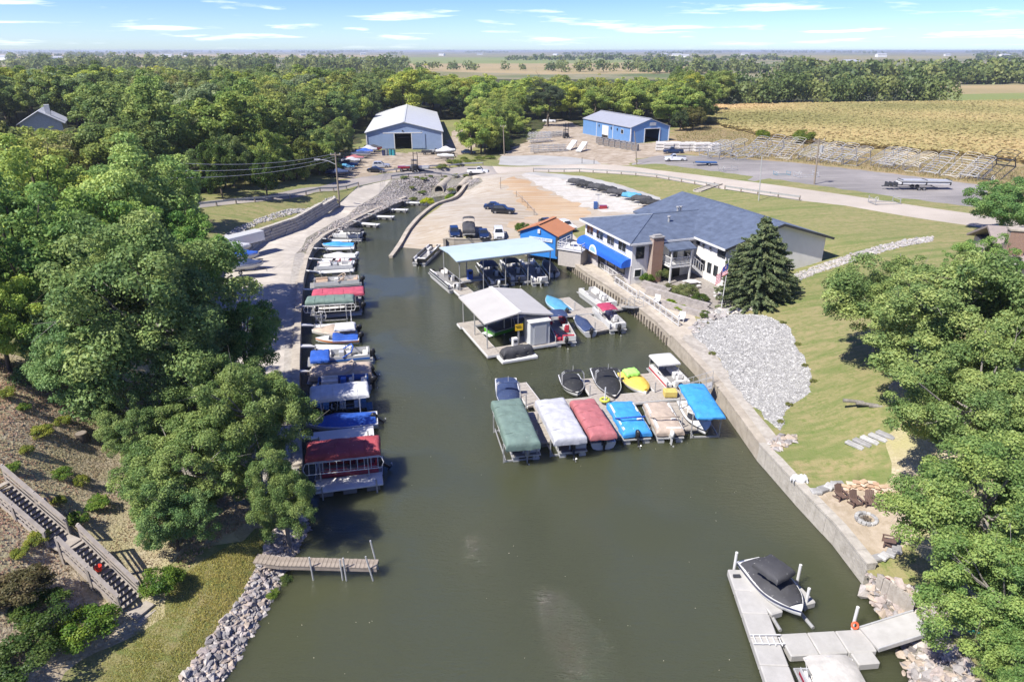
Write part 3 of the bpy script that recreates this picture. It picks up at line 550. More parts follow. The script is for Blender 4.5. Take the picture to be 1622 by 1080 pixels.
def forest():
    "woods: jittered spots inside surveyed outlines; the nearest 290 are trees of their own, the rest one mass"
    spots = []
    road = [tuple(G(*p)[:2]) for p in ROAD_UP] ; 
    keep = [poly for nm, poly, _ in REG if nm in ('road', 'road_shoulder', 'shed_yard', 'boatyard_gravel', 'workshop_yard', 'gravel_lot', 'drive', 'corn_field', 'slope_slab', 'crop_field')]
    OUT = [  # outline, spacing, colours, zone words, height range, keep-out margin
     ([(-50,92),(-53,112),(-47,130),(-44,150),(-46,172),(-45,232),(-95,232),(-150,190),(-110,120),(-80,85),(-62,72)], 9.0, [DG, MG, GG, DG, OG, LG], 'wood left of the shed', (11, 15)),
     ([(-95,232),(-40,236),(-18,240),(-10,288),(-60,320),(-170,330),(-190,250),(-150,190)], 11.5, [MG, LG, DG, YG, MG, OG], 'wood behind the shed', (11, 15)),
     ([(-14,178),(-10,160),(-6,164),(-3,185),(3,212),(0,235),(-13,240)], 6.0, [LG, MG, LG], 'thicket between the two sheds', (7, 9.5)),
     ([(-18,240),(4,235),(14,216),(30,224),(44,208),(52,200),(58,215),(62,240),(50,275),(-10,285)], 9.5, [LG, YG, MG, LG, MG], 'wood behind the blue workshop', (9.5, 12.5)),
     ([(50,205),(58,214),(68,226),(80,262),(100,283),(140,291),(182,298),(190,312),(140,312),(90,305),(60,290),(56,240)], 8.5, [DG, MG, DG, LG, MG, YG], 'belt beyond the corn field', (10, 14)),
     ([(-170,330),(-60,330),(-30,325),(-60,400),(-210,400)], 16.0, [MG, DG, LG, OG], 'far side of the central wood', (11, 15)),
    ]
    out = []
    for zi, (poly, sp, cols, words, hr) in enumerate(OUT):
        xs = [p[0] for p in poly]; ys = [p[1] for p in poly]
        X, Y = np.meshgrid(np.arange(min(xs), max(xs), sp), np.arange(min(ys), max(ys), sp * .92)); X = X + (np.arange(X.shape[0]) % 2)[:, None] * sp / 2
        q = np.c_[X.ravel(), Y.ravel()] + rng.uniform(-.28, .28, (X.size, 2)) * sp
        q = q[in_poly(q, poly)]
        for kp in keep: q = q[~in_poly(q, kp)]
        q = q[np.abs(q[:, 0]) < q[:, 1] * .80 + 14]
        hs_ = W(62, 185, 11.5)
        for x, y in q:
            if (x - hs_.x + 6) ** 2 + (y - hs_.y - 5) ** 2 > 15 ** 2: out.append((x, y, sp, zi))   # a clearing round the hillside house
    out.sort(key=lambda a: math.hypot(a[0], a[1]))
    print('forest spots', len(out))
    NAMES = {DG: 'dark green', MG: 'mid green', LG: 'light green', YG: 'yellowish', OG: 'olive', GG: 'grey green'}
    for x, y, sp, zi in out[:292]:
        _, _, cols, words, hr = OUT[zi]; c = random.choice(cols); h = random.uniform(*hr); gz = hz(x, y)
        if -.78 < x / y < -.56 and y < 160:   # lower growth in front of the hillside house
            h = min(h, 25 - 15.5 * y / 160 - gz - .4)
            if h < 3.5: continue
        R = min(sp, h * .8) if h < 9 else sp; R = R * random.uniform(.58, .74); Rz = h * random.uniform(.40, .46)
        dd = math.hypot(x, y); ww = ('front' if dd < 125 else 'middle' if dd < 175 else 'back'); tw = 'tall' if h > sum(hr) / 2 else 'low'; sd = '' if zi not in (0, 1) else (', shed side' if x > -70 else ', outer side')
        lab = f'{tw} {NAMES[c]} tree in the {ww} of the {words}{sd}'
        tree('broadleaf_tree', lab, 'mid', random.randrange(7), (x, y, hz(x, y)), R, Rz, h - Rz * .95, jit(c), 'tree', lab.replace(' tree in', ' trees in'))
    return out[292:]
REST = forest()
def special_trees():
    def sp(px, py, z, R, Rz, h0, col, lab, kind='mid', i=0, nm='broadleaf_tree', cat='tree', **k):
        p = W(px, py, z); b = hz(p.x, p.y)
        tree(nm, lab, kind, i, (p.x, p.y, b), R, Rz, z - b, col, cat, **k)
    sp(868, 152, 12.5, 6.6, 4.6, 0, (.07, .10, .05), 'grey green open crowned tree with bare pale trunk behind boatyard', 'oak', 1)
    sp(200, 152, 13.5, 4.0, 4.2, 0, (.27, .27, .02), 'bright yellow tree standing out in the wood above the roof')
    sp(1100, 186, 8.0, 4.2, 3.4, 0, (.125, .125, .035), 'autumn tinted bushy tree right of the small blue workshop', 'mid', 2)
    sp(1078, 190, 7.6, 3.0, 3.0, 0, (.06, .09, .03), 'dark bushy tree against the right wall of the blue workshop', 'mid', 3)
    sp(1274, 217, 6.5, 2.9, 2.7, 0, (.14, .19, .03), 'larger round yellow green shrub among the boat lifts', 'shrub', 0, 'shrub', 'shrub', parts=('foliage', 'stem'))
    sp(1208, 214, 6.0, 1.7, 1.7, 0, (.14, .2, .02), 'smaller round yellow green shrub among the boat lifts', 'shrub', 1, 'shrub', 'shrub', parts=('foliage', 'stem'))
    sp(1284, 105, 14, 9, 5.0, 0, (.2, .21, .03), 'yellow tree rising above the belt beyond the corn field')
    sp(818, 198, 5.6, 3.6, 2.8, 0, LG, 'rounded light green bush on the slope beside stacked lifts', 'mid', 4)
    sp(790, 222, 4.6, 3.6, 2.8, 0, MG, 'low green bush at the left edge of the boatyard gravel', 'mid', 5)
    sp(760, 196, 8.0, 4.2, 4.0, 0, LG, 'tall light green tree beside the shed track', 'mid', 1)
    sp(720, 168, 7.8, 4.6, 3.6, 0, (.035, .06, .025), 'dark tree at the back corner of the pale blue shed', 'mid', 6)
    sp(345, 260, 9.5, 3.0, 4.4, 0, (.06, .11, .022), 'bright green tree at the wood edge behind the wires', 'mid', 2)
    sp(418, 275, 7.5, 2.4, 3.6, 0, (.065, .115, .022), 'narrow bright green tree by the road behind the wires', 'mid', 3)
    sp(270, 300, 9.0, 3.2, 3.6, 0, (.10, .15, .028), 'light green sapling at the wood edge above the grass bank', 'mid', 0)
    sp(480, 245, 8.2, 3.0, 3.4, 0, (.10, .13, .028), 'pale leaved tree beside the leaning street lamp pole', 'mid', 5)
special_trees()
def road_edge():
    "dense leafy edge of the wood right behind the left road"
    r = random.Random(4); line = [(300, 313), (345, 309), (390, 304), (430, 298), (470, 291), (505, 285), (528, 277), (540, 266), (550, 258), (562, 248), (574, 240)]; k = 0
    for i in range(len(line) - 1):
        for f in (.1, .55):
            px = line[i][0] + (line[i + 1][0] - line[i][0]) * f; py = line[i][1] + (line[i + 1][1] - line[i][1]) * f; g = G(px, py); back = 3.6 + r.uniform(0, 3) + (6 if i > 5 else 0); d = Vector((g.x, g.y)).normalized(); x, y = g.x - (4.5 if i > 5 else 1.5), g.y + back * (.3 if i > 5 else 1); h = r.uniform(5.5, 9.5); c = r.choice([DG, DG, MG, DG, LG]); k += 1
            w = 'lamp pole' if 440 < px else 'limestone wall' if px > 370 else 'left bend of the road'
            tree('broadleaf_tree', f'dense low tree at the wood edge facing the {w}', 'mid', k % 7, (x, y, hz(x, y)), r.uniform(2.6, 3.6), h * .54, h * .5, jit(c), 'tree', f'wood edge trees facing the {w}')
road_edge()
def far_mass():
    "woods too far to tell trunks apart"
    r = np.random.default_rng(11); P, Nn, SZ, T = [], [], [], []
    def add(x, y, R, H, n, leaf, tb):
        z0 = 5.0; nc = 9; d = unit(r.normal(size=(nc, 3))); d[:, 2] = r.uniform(-1, 1, nc); C = d * np.array([R * .6, R * .6, H * .32]) + np.array([x, y, z0 + H * .46]); k = r.integers(0, nc, n)
        q = unit(r.normal(size=(n, 3)) + np.array([0, -.3, .5])); P.append(C[k] + q * R * .5 * r.uniform(.7, 1.05, n)[:, None] * np.array([1, 1, H / R * .5])); Nn.append(unit(q + r.normal(size=(n, 3)) * .5))
        SZ.append(np.full(n, leaf) * r.uniform(.6, 1.3, n)); T.append(np.clip(tb + r.normal(0, .12, n) + r.uniform(-.2, .2, nc)[k], 0, 1))
    for x, y, sp, zi in REST: add(x, y, sp * r.uniform(.75, 1.05), r.uniform(8.5, 14), 480, .62, r.uniform(.1, .9))
    # belts: photo x range at a photo y of their foot, tree height
    def belt(x0, x1, y, h, R, step, n=150, jy=.1, dens=1.0):
        a = W(x0, y, 5.0); b = W(x1, y, 5.0); m = int(abs(b.x - a.x) / (R * step))
        for i in range(max(1, m)):
            if r.random() > dens: continue
            f = (i + r.uniform(-.4, .4)) / max(1, m); add(a.x + (b.x - a.x) * f, a.y * (1 + r.uniform(0, jy)), R * r.uniform(.75, 1.25), h * r.uniform(.7, 1.2), n, R * .16, r.uniform(.1, .9))
    for y in (134, 128, 122): belt(1260, 1700, y, 13, 8, .8, 170, .06, .75)
    belt(1480, 1700, 134, 11, 7, .7, 180, .04)
    belt(1040, 1300, 118, 13, 8, .8, 170, .08); belt(1010, 1180, 109, 12, 8, .9, 140, .05)
    for y in (118, 112, 107): belt(-80, 640, y, 14, 8.5, .85, 170, .07, .8)
    belt(-80, 420, 102, 15, 10, .9, 120, .06, .7); belt(620, 900, 112, 9, 6.5, .85, 110, .06, .45); belt(880, 1040, 115, 11, 7, .8, 130, .06, .8)
    for y, h, st, dn in ((96, 12, 1.2, .25), (93, 12, 1.2, .3), (90.5, 13, 1.2, .4), (88.5, 14, 1.2, .4), (87, 15, 1.3, .35), (85.5, 16, 1.3, .5), (84.3, 18, 1.3, .6), (83.2, 22, 1.2, .7), (82.4, 24, 1.0, .8)):
        a = W(-200, y, 5.0); n = int(abs(a.x) * 2 / 500)
        for k in range(n):   # broken hedgerow runs
            if r.random() > dn: continue
            x = r.uniform(a.x, -a.x); ln = r.uniform(40, 420)
            for i in range(max(1, int(ln / 14))): add(x + i * 14, a.y * (1 + r.uniform(0, .02)), r.uniform(8, 13), h * r.uniform(.6, 1.2), 46 if y < 88 else 70, 2.6, r.uniform(.1, .9))
    P = np.vstack(P); Nn = np.vstack(Nn); print('far leaves', len(P))
    me = leaf_mesh('far_woods', P, Nn, np.concatenate(SZ), np.concatenate(T), r, .8)
    o = bpy.data.objects.new('far_woods', me); COL.objects.link(o); o.color = (.15, .195, .065, 1); tag(o, 'far woods and hedgerows on the flat farmland', kind='stuff')
far_mass()
# ---------------------------------------------------------------- shared materials
def ribbed(name, c, rough=.45, metal=0.0, freq=18.0, axis='X', strength=.5, var=.06, dist=.03):
    m = mat(name, c, rough, metal, var=var, scale=.8, obj=True); t = m.node_tree; b = t.nodes['Principled BSDF']
    tc = N(t, 'ShaderNodeTexCoord'); w = N(t, 'ShaderNodeTexWave', bands_direction=axis); w.inputs['Scale'].default_value = freq; L(t, tc.outputs['Object'], w.inputs['Vector'])
    bp = N(t, 'ShaderNodeBump'); bp.inputs['Strength'].default_value = strength; bp.inputs['Distance'].default_value = dist; L(t, w.outputs['Fac'], bp.inputs['Height']); L(t, bp.outputs[0], b.inputs['Normal'])
    return m
M_WHITE = mat('white_paint', (.60, .595, .58), .5, var=.06, scale=2); M_GALV = mat('galvanised', (.38, .38, .375), .5, .3, var=.2, scale=4, obj=True)
M_ALU = mat('aluminium', (.52, .52, .515), .4, .35, var=.12, scale=5, obj=True); M_BLACK = mat('black_plastic', (.018, .018, .02), .35, var=.2)
M_RUBBER = mat('rubber', (.025, .025, .027), .8, var=.2); M_DARK = mat('dark_steel', (.06, .062, .068), .5, .3, var=.25, scale=3, obj=True)
M_WOOD = mat('weathered_wood', (.33, .29, .245), .85, scale=3, bump=.3, stretch=(1, 1, 6), c2=(.2, .17, .14), obj=True)
M_WOODG = mat('grey_deck_wood', (.40, .365, .32), .85, scale=4, bump=.2, c2=(.27, .24, .205), obj=True)
M_POLE = mat('pole_wood', (.30, .25, .2), .9, scale=8, stretch=(1, 1, .1), c2=(.2, .165, .13), obj=True)
M_CONCW = mat('seawall_concrete', (.44, .39, .32), .9, scale=1.1, bump=.4, bscale=9, c2=(.27, .235, .19), detail=8)
M_BLOCK = mat('limestone_block', (.45, .42, .37), .9, scale=1.7, bump=.6, bscale=7, c2=(.30, .275, .235), detail=6)
def glass_mat():
    m = bpy.data.materials.new('window_glass'); m.use_nodes = True; b = m.node_tree.nodes['Principled BSDF']
    b.inputs['Base Color'].default_value = (.02, .025, .03, 1); b.inputs['Roughness'].default_value = .06; b.inputs['Specular IOR Level'].default_value = .8; return m
M_GLASS = glass_mat()
M_ROOFB = mat('blue_roof', (.105, .13, .18), .5, .1, var=.28, scale=1.3, detail=9, bump=.1, bscale=3, obj=True)
M_BRICK = None
def brick_mat():
    m = bpy.data.materials.new('chimney_brick'); m.use_nodes = True; t = m.node_tree; b = t.nodes['Principled BSDF']; b.inputs['Roughness'].default_value = .85
    tc = N(t, 'ShaderNodeTexCoord'); mp = N(t, 'ShaderNodeMapping'); mp.inputs['Rotation'].default_value = (R_(90), 0, 0); L(t, tc.outputs['Object'], mp.inputs[0])
    br = N(t, 'ShaderNodeTexBrick'); br.inputs['Scale'].default_value = 5; br.inputs['Color1'].default_value = (.29, .16, .105, 1); br.inputs['Color2'].default_value = (.22, .12, .08, 1); br.inputs['Mortar'].default_value = (.4, .35, .3, 1); br.inputs['Mortar Size'].default_value = .02
    L(t, mp.outputs[0], br.inputs['Vector']); L(t, br.outputs[0], b.inputs['Base Color']); bp = N(t, 'ShaderNodeBump'); bp.inputs['Strength'].default_value = .5; bp.inputs['Distance'].default_value = .02; L(t, br.outputs[1], bp.inputs['Height']); L(t, bp.outputs[0], b.inputs['Normal']); return m
M_BRICK = brick_mat()
def window(parent, o, ex, nr, w, h, fm=None, name='window', bars=0):
    "framed pane standing on a wall: o = centre, ex = unit along the wall, nr = outward normal (local)"
    o, ex, nr = Vector(o), Vector(ex).normalized(), Vector(nr).normalized(); up = Vector((0, 0, 1)); f = MB(); k = .07; o = o + nr * .03
    M = Matrix((ex, nr, up)).transposed()
    for s in (-1, 1):
        f.box(o + ex * s * (w / 2), (k, .09, h + k), rot=M); f.box(o + up * s * (h / 2), (w - k, .09, k), rot=M)
    for i in range(bars): f.box(o + ex * w * ((i + 1) / (bars + 1) - .5), (.04, .07, h - k), rot=M)
    fo = f.build(name, fm or M_WHITE, parent); p = MB(); p.box(o - nr * .005, (w - k, .03, h - k), rot=M); p.build('pane', M_GLASS, fo); return fo
def slab(mb, pts, th):
    "roof plane with thickness: pts are top corners in order"
    a = [Vector(p) for p in pts]; n = (a[1] - a[0]).cross(a[2] - a[0]).normalized()
    if n.z < 0: a = a[::-1]
    lo = [p - Vector((0, 0, th)) for p in a]; k = len(a)
    mb.add(lo + a, [tuple(range(k - 1, -1, -1)), tuple(range(k, 2 * k))] + [(i, (i + 1) % k, k + (i + 1) % k, k + i) for i in range(k)])
# ---------------------------------------------------------------- seawalls
def wall_line(name, label, P, z0, zt, th=.5, face=.06, m=None, cap=True, cat='seawall', pan='wall_panel', step=3.0, land=1):
    P = [Vector((p[0], p[1])) for p in P]; e = thing(name, label, cat, (P[0].x, P[0].y, 0)); o = P[0]
    Q = []
    for i in range(len(P) - 1):
        n = max(1, round((P[i + 1] - P[i]).length / step))
        for k in range(n): Q.append(P[i].lerp(P[i + 1], k / n))
    Q.append(P[-1]); nr = []
    for i in range(len(Q)):
        d = (Q[min(i + 1, len(Q) - 1)] - Q[max(i - 1, 0)]).normalized(); nr.append(Vector((-d.y, d.x)) * land)
    zf = zt if callable(zt) else (lambda p: zt)
    for i in range(len(Q) - 1):
        a, b, na, nb = Q[i] - o, Q[i + 1] - o, nr[i], nr[i + 1]; d = (b - a).normalized() * .008; mb = MB(); j = random.uniform(-.012, .012)
        f0, f1 = a - na * (face + j) + d, b - nb * (face + j) - d; g0, g1 = a + na * (th - face) + d, b + nb * (th - face) - d
        za, zb = zf(Q[i]) - (.14 if cap else 0), zf(Q[i + 1]) - (.14 if cap else 0)
        poly = [f0, f1, g1, g0]; zz = [za, zb, zb, za]
        if land < 0: poly = poly[::-1]; zz = zz[::-1]
        mb.loft([[(p.x, p.y, z0) for p in poly], [(p.x, p.y, z) for p, z in zip(poly, zz)]]); w_ = mb.build(pan, m or M_CONCW, e, fix=True)
        if cap:
            mb = MB(); f0, f1, g0, g1 = f0 - na * .05, f1 - nb * .05, g0 + na * .06, g1 + nb * .06; poly = [f0, f1, g1, g0]
            if land < 0: poly = poly[::-1]
            jz = random.uniform(-.01, .01)
            mb.loft([[(p.x, p.y, z + .004) for p, z in zip(poly, zz)], [(p.x, p.y, z + .14 + jz) for p, z in zip(poly, zz)]]); mb.build('coping', m or M_CONCW, e, fix=True)
    return e
BP = lambda a, b: [W(*p) for p in BASIN_PX[a:b]]
_ix = {p: i for i, p in enumerate(BASIN_PX)}
wall_line('seawall', 'long grey concrete seawall behind the left row of boats', BP(_ix[(480, 760)], _ix[(645, 322)] + 1), -1, 1.2)
wall_line('seawall', 'concrete ramp wall beside the boat launch, narrowing into the water', BP(_ix[(745, 301)], _ix[(617, 409)] + 1), -1, lambda p: max(.35, min(2.0, hz(p.x + 1.2, p.y) + .35)), th=.45)
wall_line('seawall', 'pale concrete seawall along the restaurant promenade', BP(_ix[(885, 413)], _ix[(1062, 551)] + 1), -1, 1.24, th=.6)
wall_line('seawall', 'tall stained concrete seawall beside the white gravel bed', BP(_ix[(1062, 551)], _ix[(1200, 729)] + 1), -1, 1.36, th=.5, step=2.4)
wall_line('seawall', 'curving pale stone seawall in front of the fire pit patio', BP(_ix[(1200, 729)], _ix[(1368, 926)] + 1), -1, 1.38, th=.46, m=M_BLOCK, step=.9)
wall_line('retaining_wall', 'grey concrete wall holding the parking bays above the ramp', [G(706, 398), W(706, 390, .6), W(720, 391, .6), W(806, 392, .6), W(862, 404, .6)], -1, 1.75, th=.35)
def retaining():
    P = [Vector((*G(*p)[:2],)) for p in [(534, 328), (470, 354), (409, 376), (378, 394), (346, 414)]]
    e = thing('retaining_wall', 'long stepped limestone block wall below the grass bank', 'retaining wall', (P[0].x, P[0].y, 0)); o = P[0]
    tot = sum((P[i + 1] - P[i]).length for i in range(len(P) - 1)); meshes = []
    for i in range(4):
        mb = MB(); mb.box((0, 0, 0), (.92, .55 + .05 * i, .36)); ob = mb.build('block', M_BLOCK, bevel=.035); meshes.append(ob.data); bpy.data.objects.remove(ob)
    def pos(s):
        for i in range(len(P) - 1):
            l = (P[i + 1] - P[i]).length
            if s <= l or i == len(P) - 2: d = (P[i + 1] - P[i]) / l; return P[i] + d * s, d
            s -= l
    for c in range(5):
        s = .47 * (c % 2)
        while s < tot - .5:
            p, d = pos(s); top = 1.35 + .6 * min(1, s / tot * 1.4)
            if c * .37 < top:
                b = bpy.data.objects.new('block', meshes[random.randrange(4)]); COL.objects.link(b); b.parent = e; n_ = Vector((-d.y, d.x))
                base = 1.25 + max(0, min(1, (p.y - 98) / 33)) * 1.25
                b.location = (p.x - o.x - n_.x * (.07 * c + random.uniform(-.03, .03)) * -1 * (-1), p.y - o.y - n_.y * .07 * c * -1 * (-1), base + .16 + c * .37); b.rotation_euler = (0, 0, math.atan2(d.y, d.x) + random.uniform(-.03, .03))
            s += .94
retaining()
def piles():
    A = [W(*p) for p in [(906, 429), (930, 448), (960, 467), (1000, 495), (1040, 528), (1062, 551)]]
    m = mat('pile_wood', (.30, .26, .21), .9, scale=4, c2=(.14, .12, .095))
    k = 0
    for i in range(len(A) - 1):
        n = int((A[i + 1] - A[i]).length / .62)
        for j in range(n):
            p = A[i].lerp(A[i + 1], j / n); d = (A[i + 1] - A[i]).normalized(); q = Vector((p.x, p.y, 0)) - Vector((-d.y, d.x, 0)) * .19
            mb = MB(); mb.cyl((0, 0, -1), (0, 0, .78 + random.uniform(-.08, .1)), .085, .075, 7); o = mb.build('timber_pile', m, loc=q); k += 1
            tag(o, 'short timber pile in the row along the promenade seawall', 'pile', 'timber piles along the promenade seawall')
piles()
# ---------------------------------------------------------------- big pale blue shed
def gable_building(e, Wd, Ln, eave, ridge, doors, wm, rm, over=.4, rear=True):
    "local: front wall on y=0 facing -y, length along +y; doors: (x, w, h) in the front"
    h = Wd / 2; sl = (ridge - eave) / h; top = lambda x: ridge - abs(x) * sl
    f = MB(); xs = [-h]; 
    for x, w, dh in sorted(doors): xs += [x - w / 2, x + w / 2]
    xs.append(h)
    for i in range(0, len(xs), 2):
        a, b = xs[i], xs[i + 1]; cut = [a] + ([0] if a < 0 < b else []) + [b]; pl = [(a, -.5)] + [(b, -.5)] + [(c, top(c)) for c in cut[::-1]]
        f.loft([[(p[0], 0, p[1]) for p in pl], [(p[0], .2, p[1]) for p in pl]])
    for x, w, dh in doors:
        a, b = x - w / 2, x + w / 2; cut = [a] + ([0] if a < 0 < b else []) + [b]; pl = [(a, dh), (b, dh)] + [(c, top(c)) for c in cut[::-1]]
        f.loft([[(p[0], 0, p[1]) for p in pl], [(p[0], .2, p[1]) for p in pl]])
    f.build('front_wall', wm, e, fix=True)
    for s in (-1, 1):
        b = MB(); b.box((s * (h - .1), Ln / 2 + .1, eave / 2 - .25), (.2, Ln - .2, eave + .5)); b.build('side_wall', wm, e)
    pl = [(-h, -.5), (h, -.5), (h, eave), (0, ridge), (-h, eave)]; b = MB(); b.loft([[(p[0], Ln, p[1]) for p in pl], [(p[0], Ln + .2, p[1]) for p in pl]]); b.build('rear_wall', wm, e, fix=True)
    for s in (-1, 1):
        b = MB(); slab(b, [(0, -over, ridge + .12), (0, Ln + over, ridge + .12), (s * (h + over), Ln + over, eave - sl * over + .12), (s * (h + over), -over, eave - sl * over + .12)], .12); b.build('roof', rm, e)
    b = MB(); b.box((0, Ln / 2, ridge + .15), (.5, Ln + 2 * over, .06)); b.build('ridge_cap', rm, e)
M_PBLUE = ribbed('pale_blue_siding', (.25, .335, .50), .5, .1, freq=3.2, axis='X'); M_PBLUEY = ribbed('pale_blue_siding_side', (.25, .335, .50), .5, .1, freq=3.2, axis='Y')
M_MBLUE = ribbed('mid_blue_siding', (.13, .265, .50), .45, .1, freq=3.2, axis='X')
M_WROOF = ribbed('white_metal_roof', (.56, .57, .565), .4, .1, freq=1.6, axis='Y', strength=.3)
M_GROOF = ribbed('grey_metal_roof', (.42, .43, .45), .4, .3, freq=1.6, axis='Y', strength=.3)
def big_shed():
    a = W(582, 237, 2.6); b = W(701, 235, 2.6); c = (a + b) / 2; d = b - a; rz = math.atan2(d.y, d.x); Wd = d.length
    e = thing('storage_shed', 'long pale blue boat storage shed with white metal roof', 'shed', (c.x, c.y, 2.6), rz + .0)
    ex = MB(); gable_building(e, Wd, 58, 4.0, 6.3, [(-.4, 4.1, 3.7)], M_PBLUE, M_WROOF)
    t = MB()
    for x in (-Wd / 2, Wd / 2): t.box((x, -.03, 1.9), (.25, .3, 4.3))
    for x in (-2.5, 1.7): t.box((x, -.04, 1.85), (.18, .22, 3.9))
    t.box((-.4, -.09, 3.8), (9.6, .16, .2)); t.build('door_trim', M_WHITE, e)
    l = MB(); l.box((-.4, -.12, 4.3), (.3, .2, .25)); l.build('wall_lamp', M_DARK, e)
    g = MB(); g.box((4.1, -.08, 2.0), (.12, .1, 4.2)); g.build('downpipe', M_DARK, e)
    dd = MB(); dd.box((3.4, -.1, 1.9), (3.2, .08, 3.6)); dd.build('sliding_door', M_PBLUE, e)
    dd = MB(); dd.box((-4.2, -.1, 1.9), (3.2, .08, 3.6)); dd.build('sliding_door', M_PBLUE, e)
    for k, z in ((0, 1.1), (1, 2.0)):
        s = MB(); s.beam((-2.2, 14, z), (1.6, 13, z + .25), .25, .15); s.build('storage_rack', M_WHITE, e)
big_shed()
def workshop():
    c0 = W(998, 229, 4.0); c1 = W(1058, 226, 4.0); c = (c0 + c1) / 2; d = c1 - c0; rz = math.atan2(d.y, d.x) ; Wd = d.length
    e = thing('workshop', 'mid blue metal workshop with grey roof and open bay door', 'workshop', (c.x, c.y, 4.0), rz)
    gable_building(e, Wd, 26, 3.9, 5.7, [(.6, 4.0, 3.4)], M_MBLUE, M_GROOF, .25)
    t = MB()
    for x in (-Wd / 2, Wd / 2): t.box((x, -.02, 1.8), (.22, .28, 4.2))
    for x in (-1.5, 2.7): t.box((x, -.03, 1.7), (.15, .2, 3.5))
    t.box((.6, -.03, 3.5), (4.4, .2, .16)); 
    for y in (9, 18): t.box((-Wd / 2 - .02, y, 1.8), (.12, .16, 4.0))
    t.build('corner_trim', M_WHITE, e)
    s = MB(); s.box((.6, -.1, 4.55), (1.7, .1, .75)); s.build('sign_board', mat('grey_sign', (.38, .40, .42), .5), e)
    r = MB(); r.box((-Wd / 2 - .06, 13, 1.6), (.1, 3.4, 3.2)); r.build('roller_door', M_WHITE, e)
    r = MB(); r.box((-Wd / 2 - .09, 13, .42), (.12, 3.2, .9)); r.build('door_gap_shade', M_BLACK, e)  # solid black slab painting the shade under the part-raised door
    window(e, (-Wd / 2, 4.2, 2.6), (0, 1, 0), (-1, 0, 0), 1.2, 1.0)
    for y in (16.5, 6.6, 9.8): l = MB(); l.box((-Wd / 2 - .12, y, 2.9), (.2, .3, .5)); l.build('wall_box', M_DARK, e)
workshop()
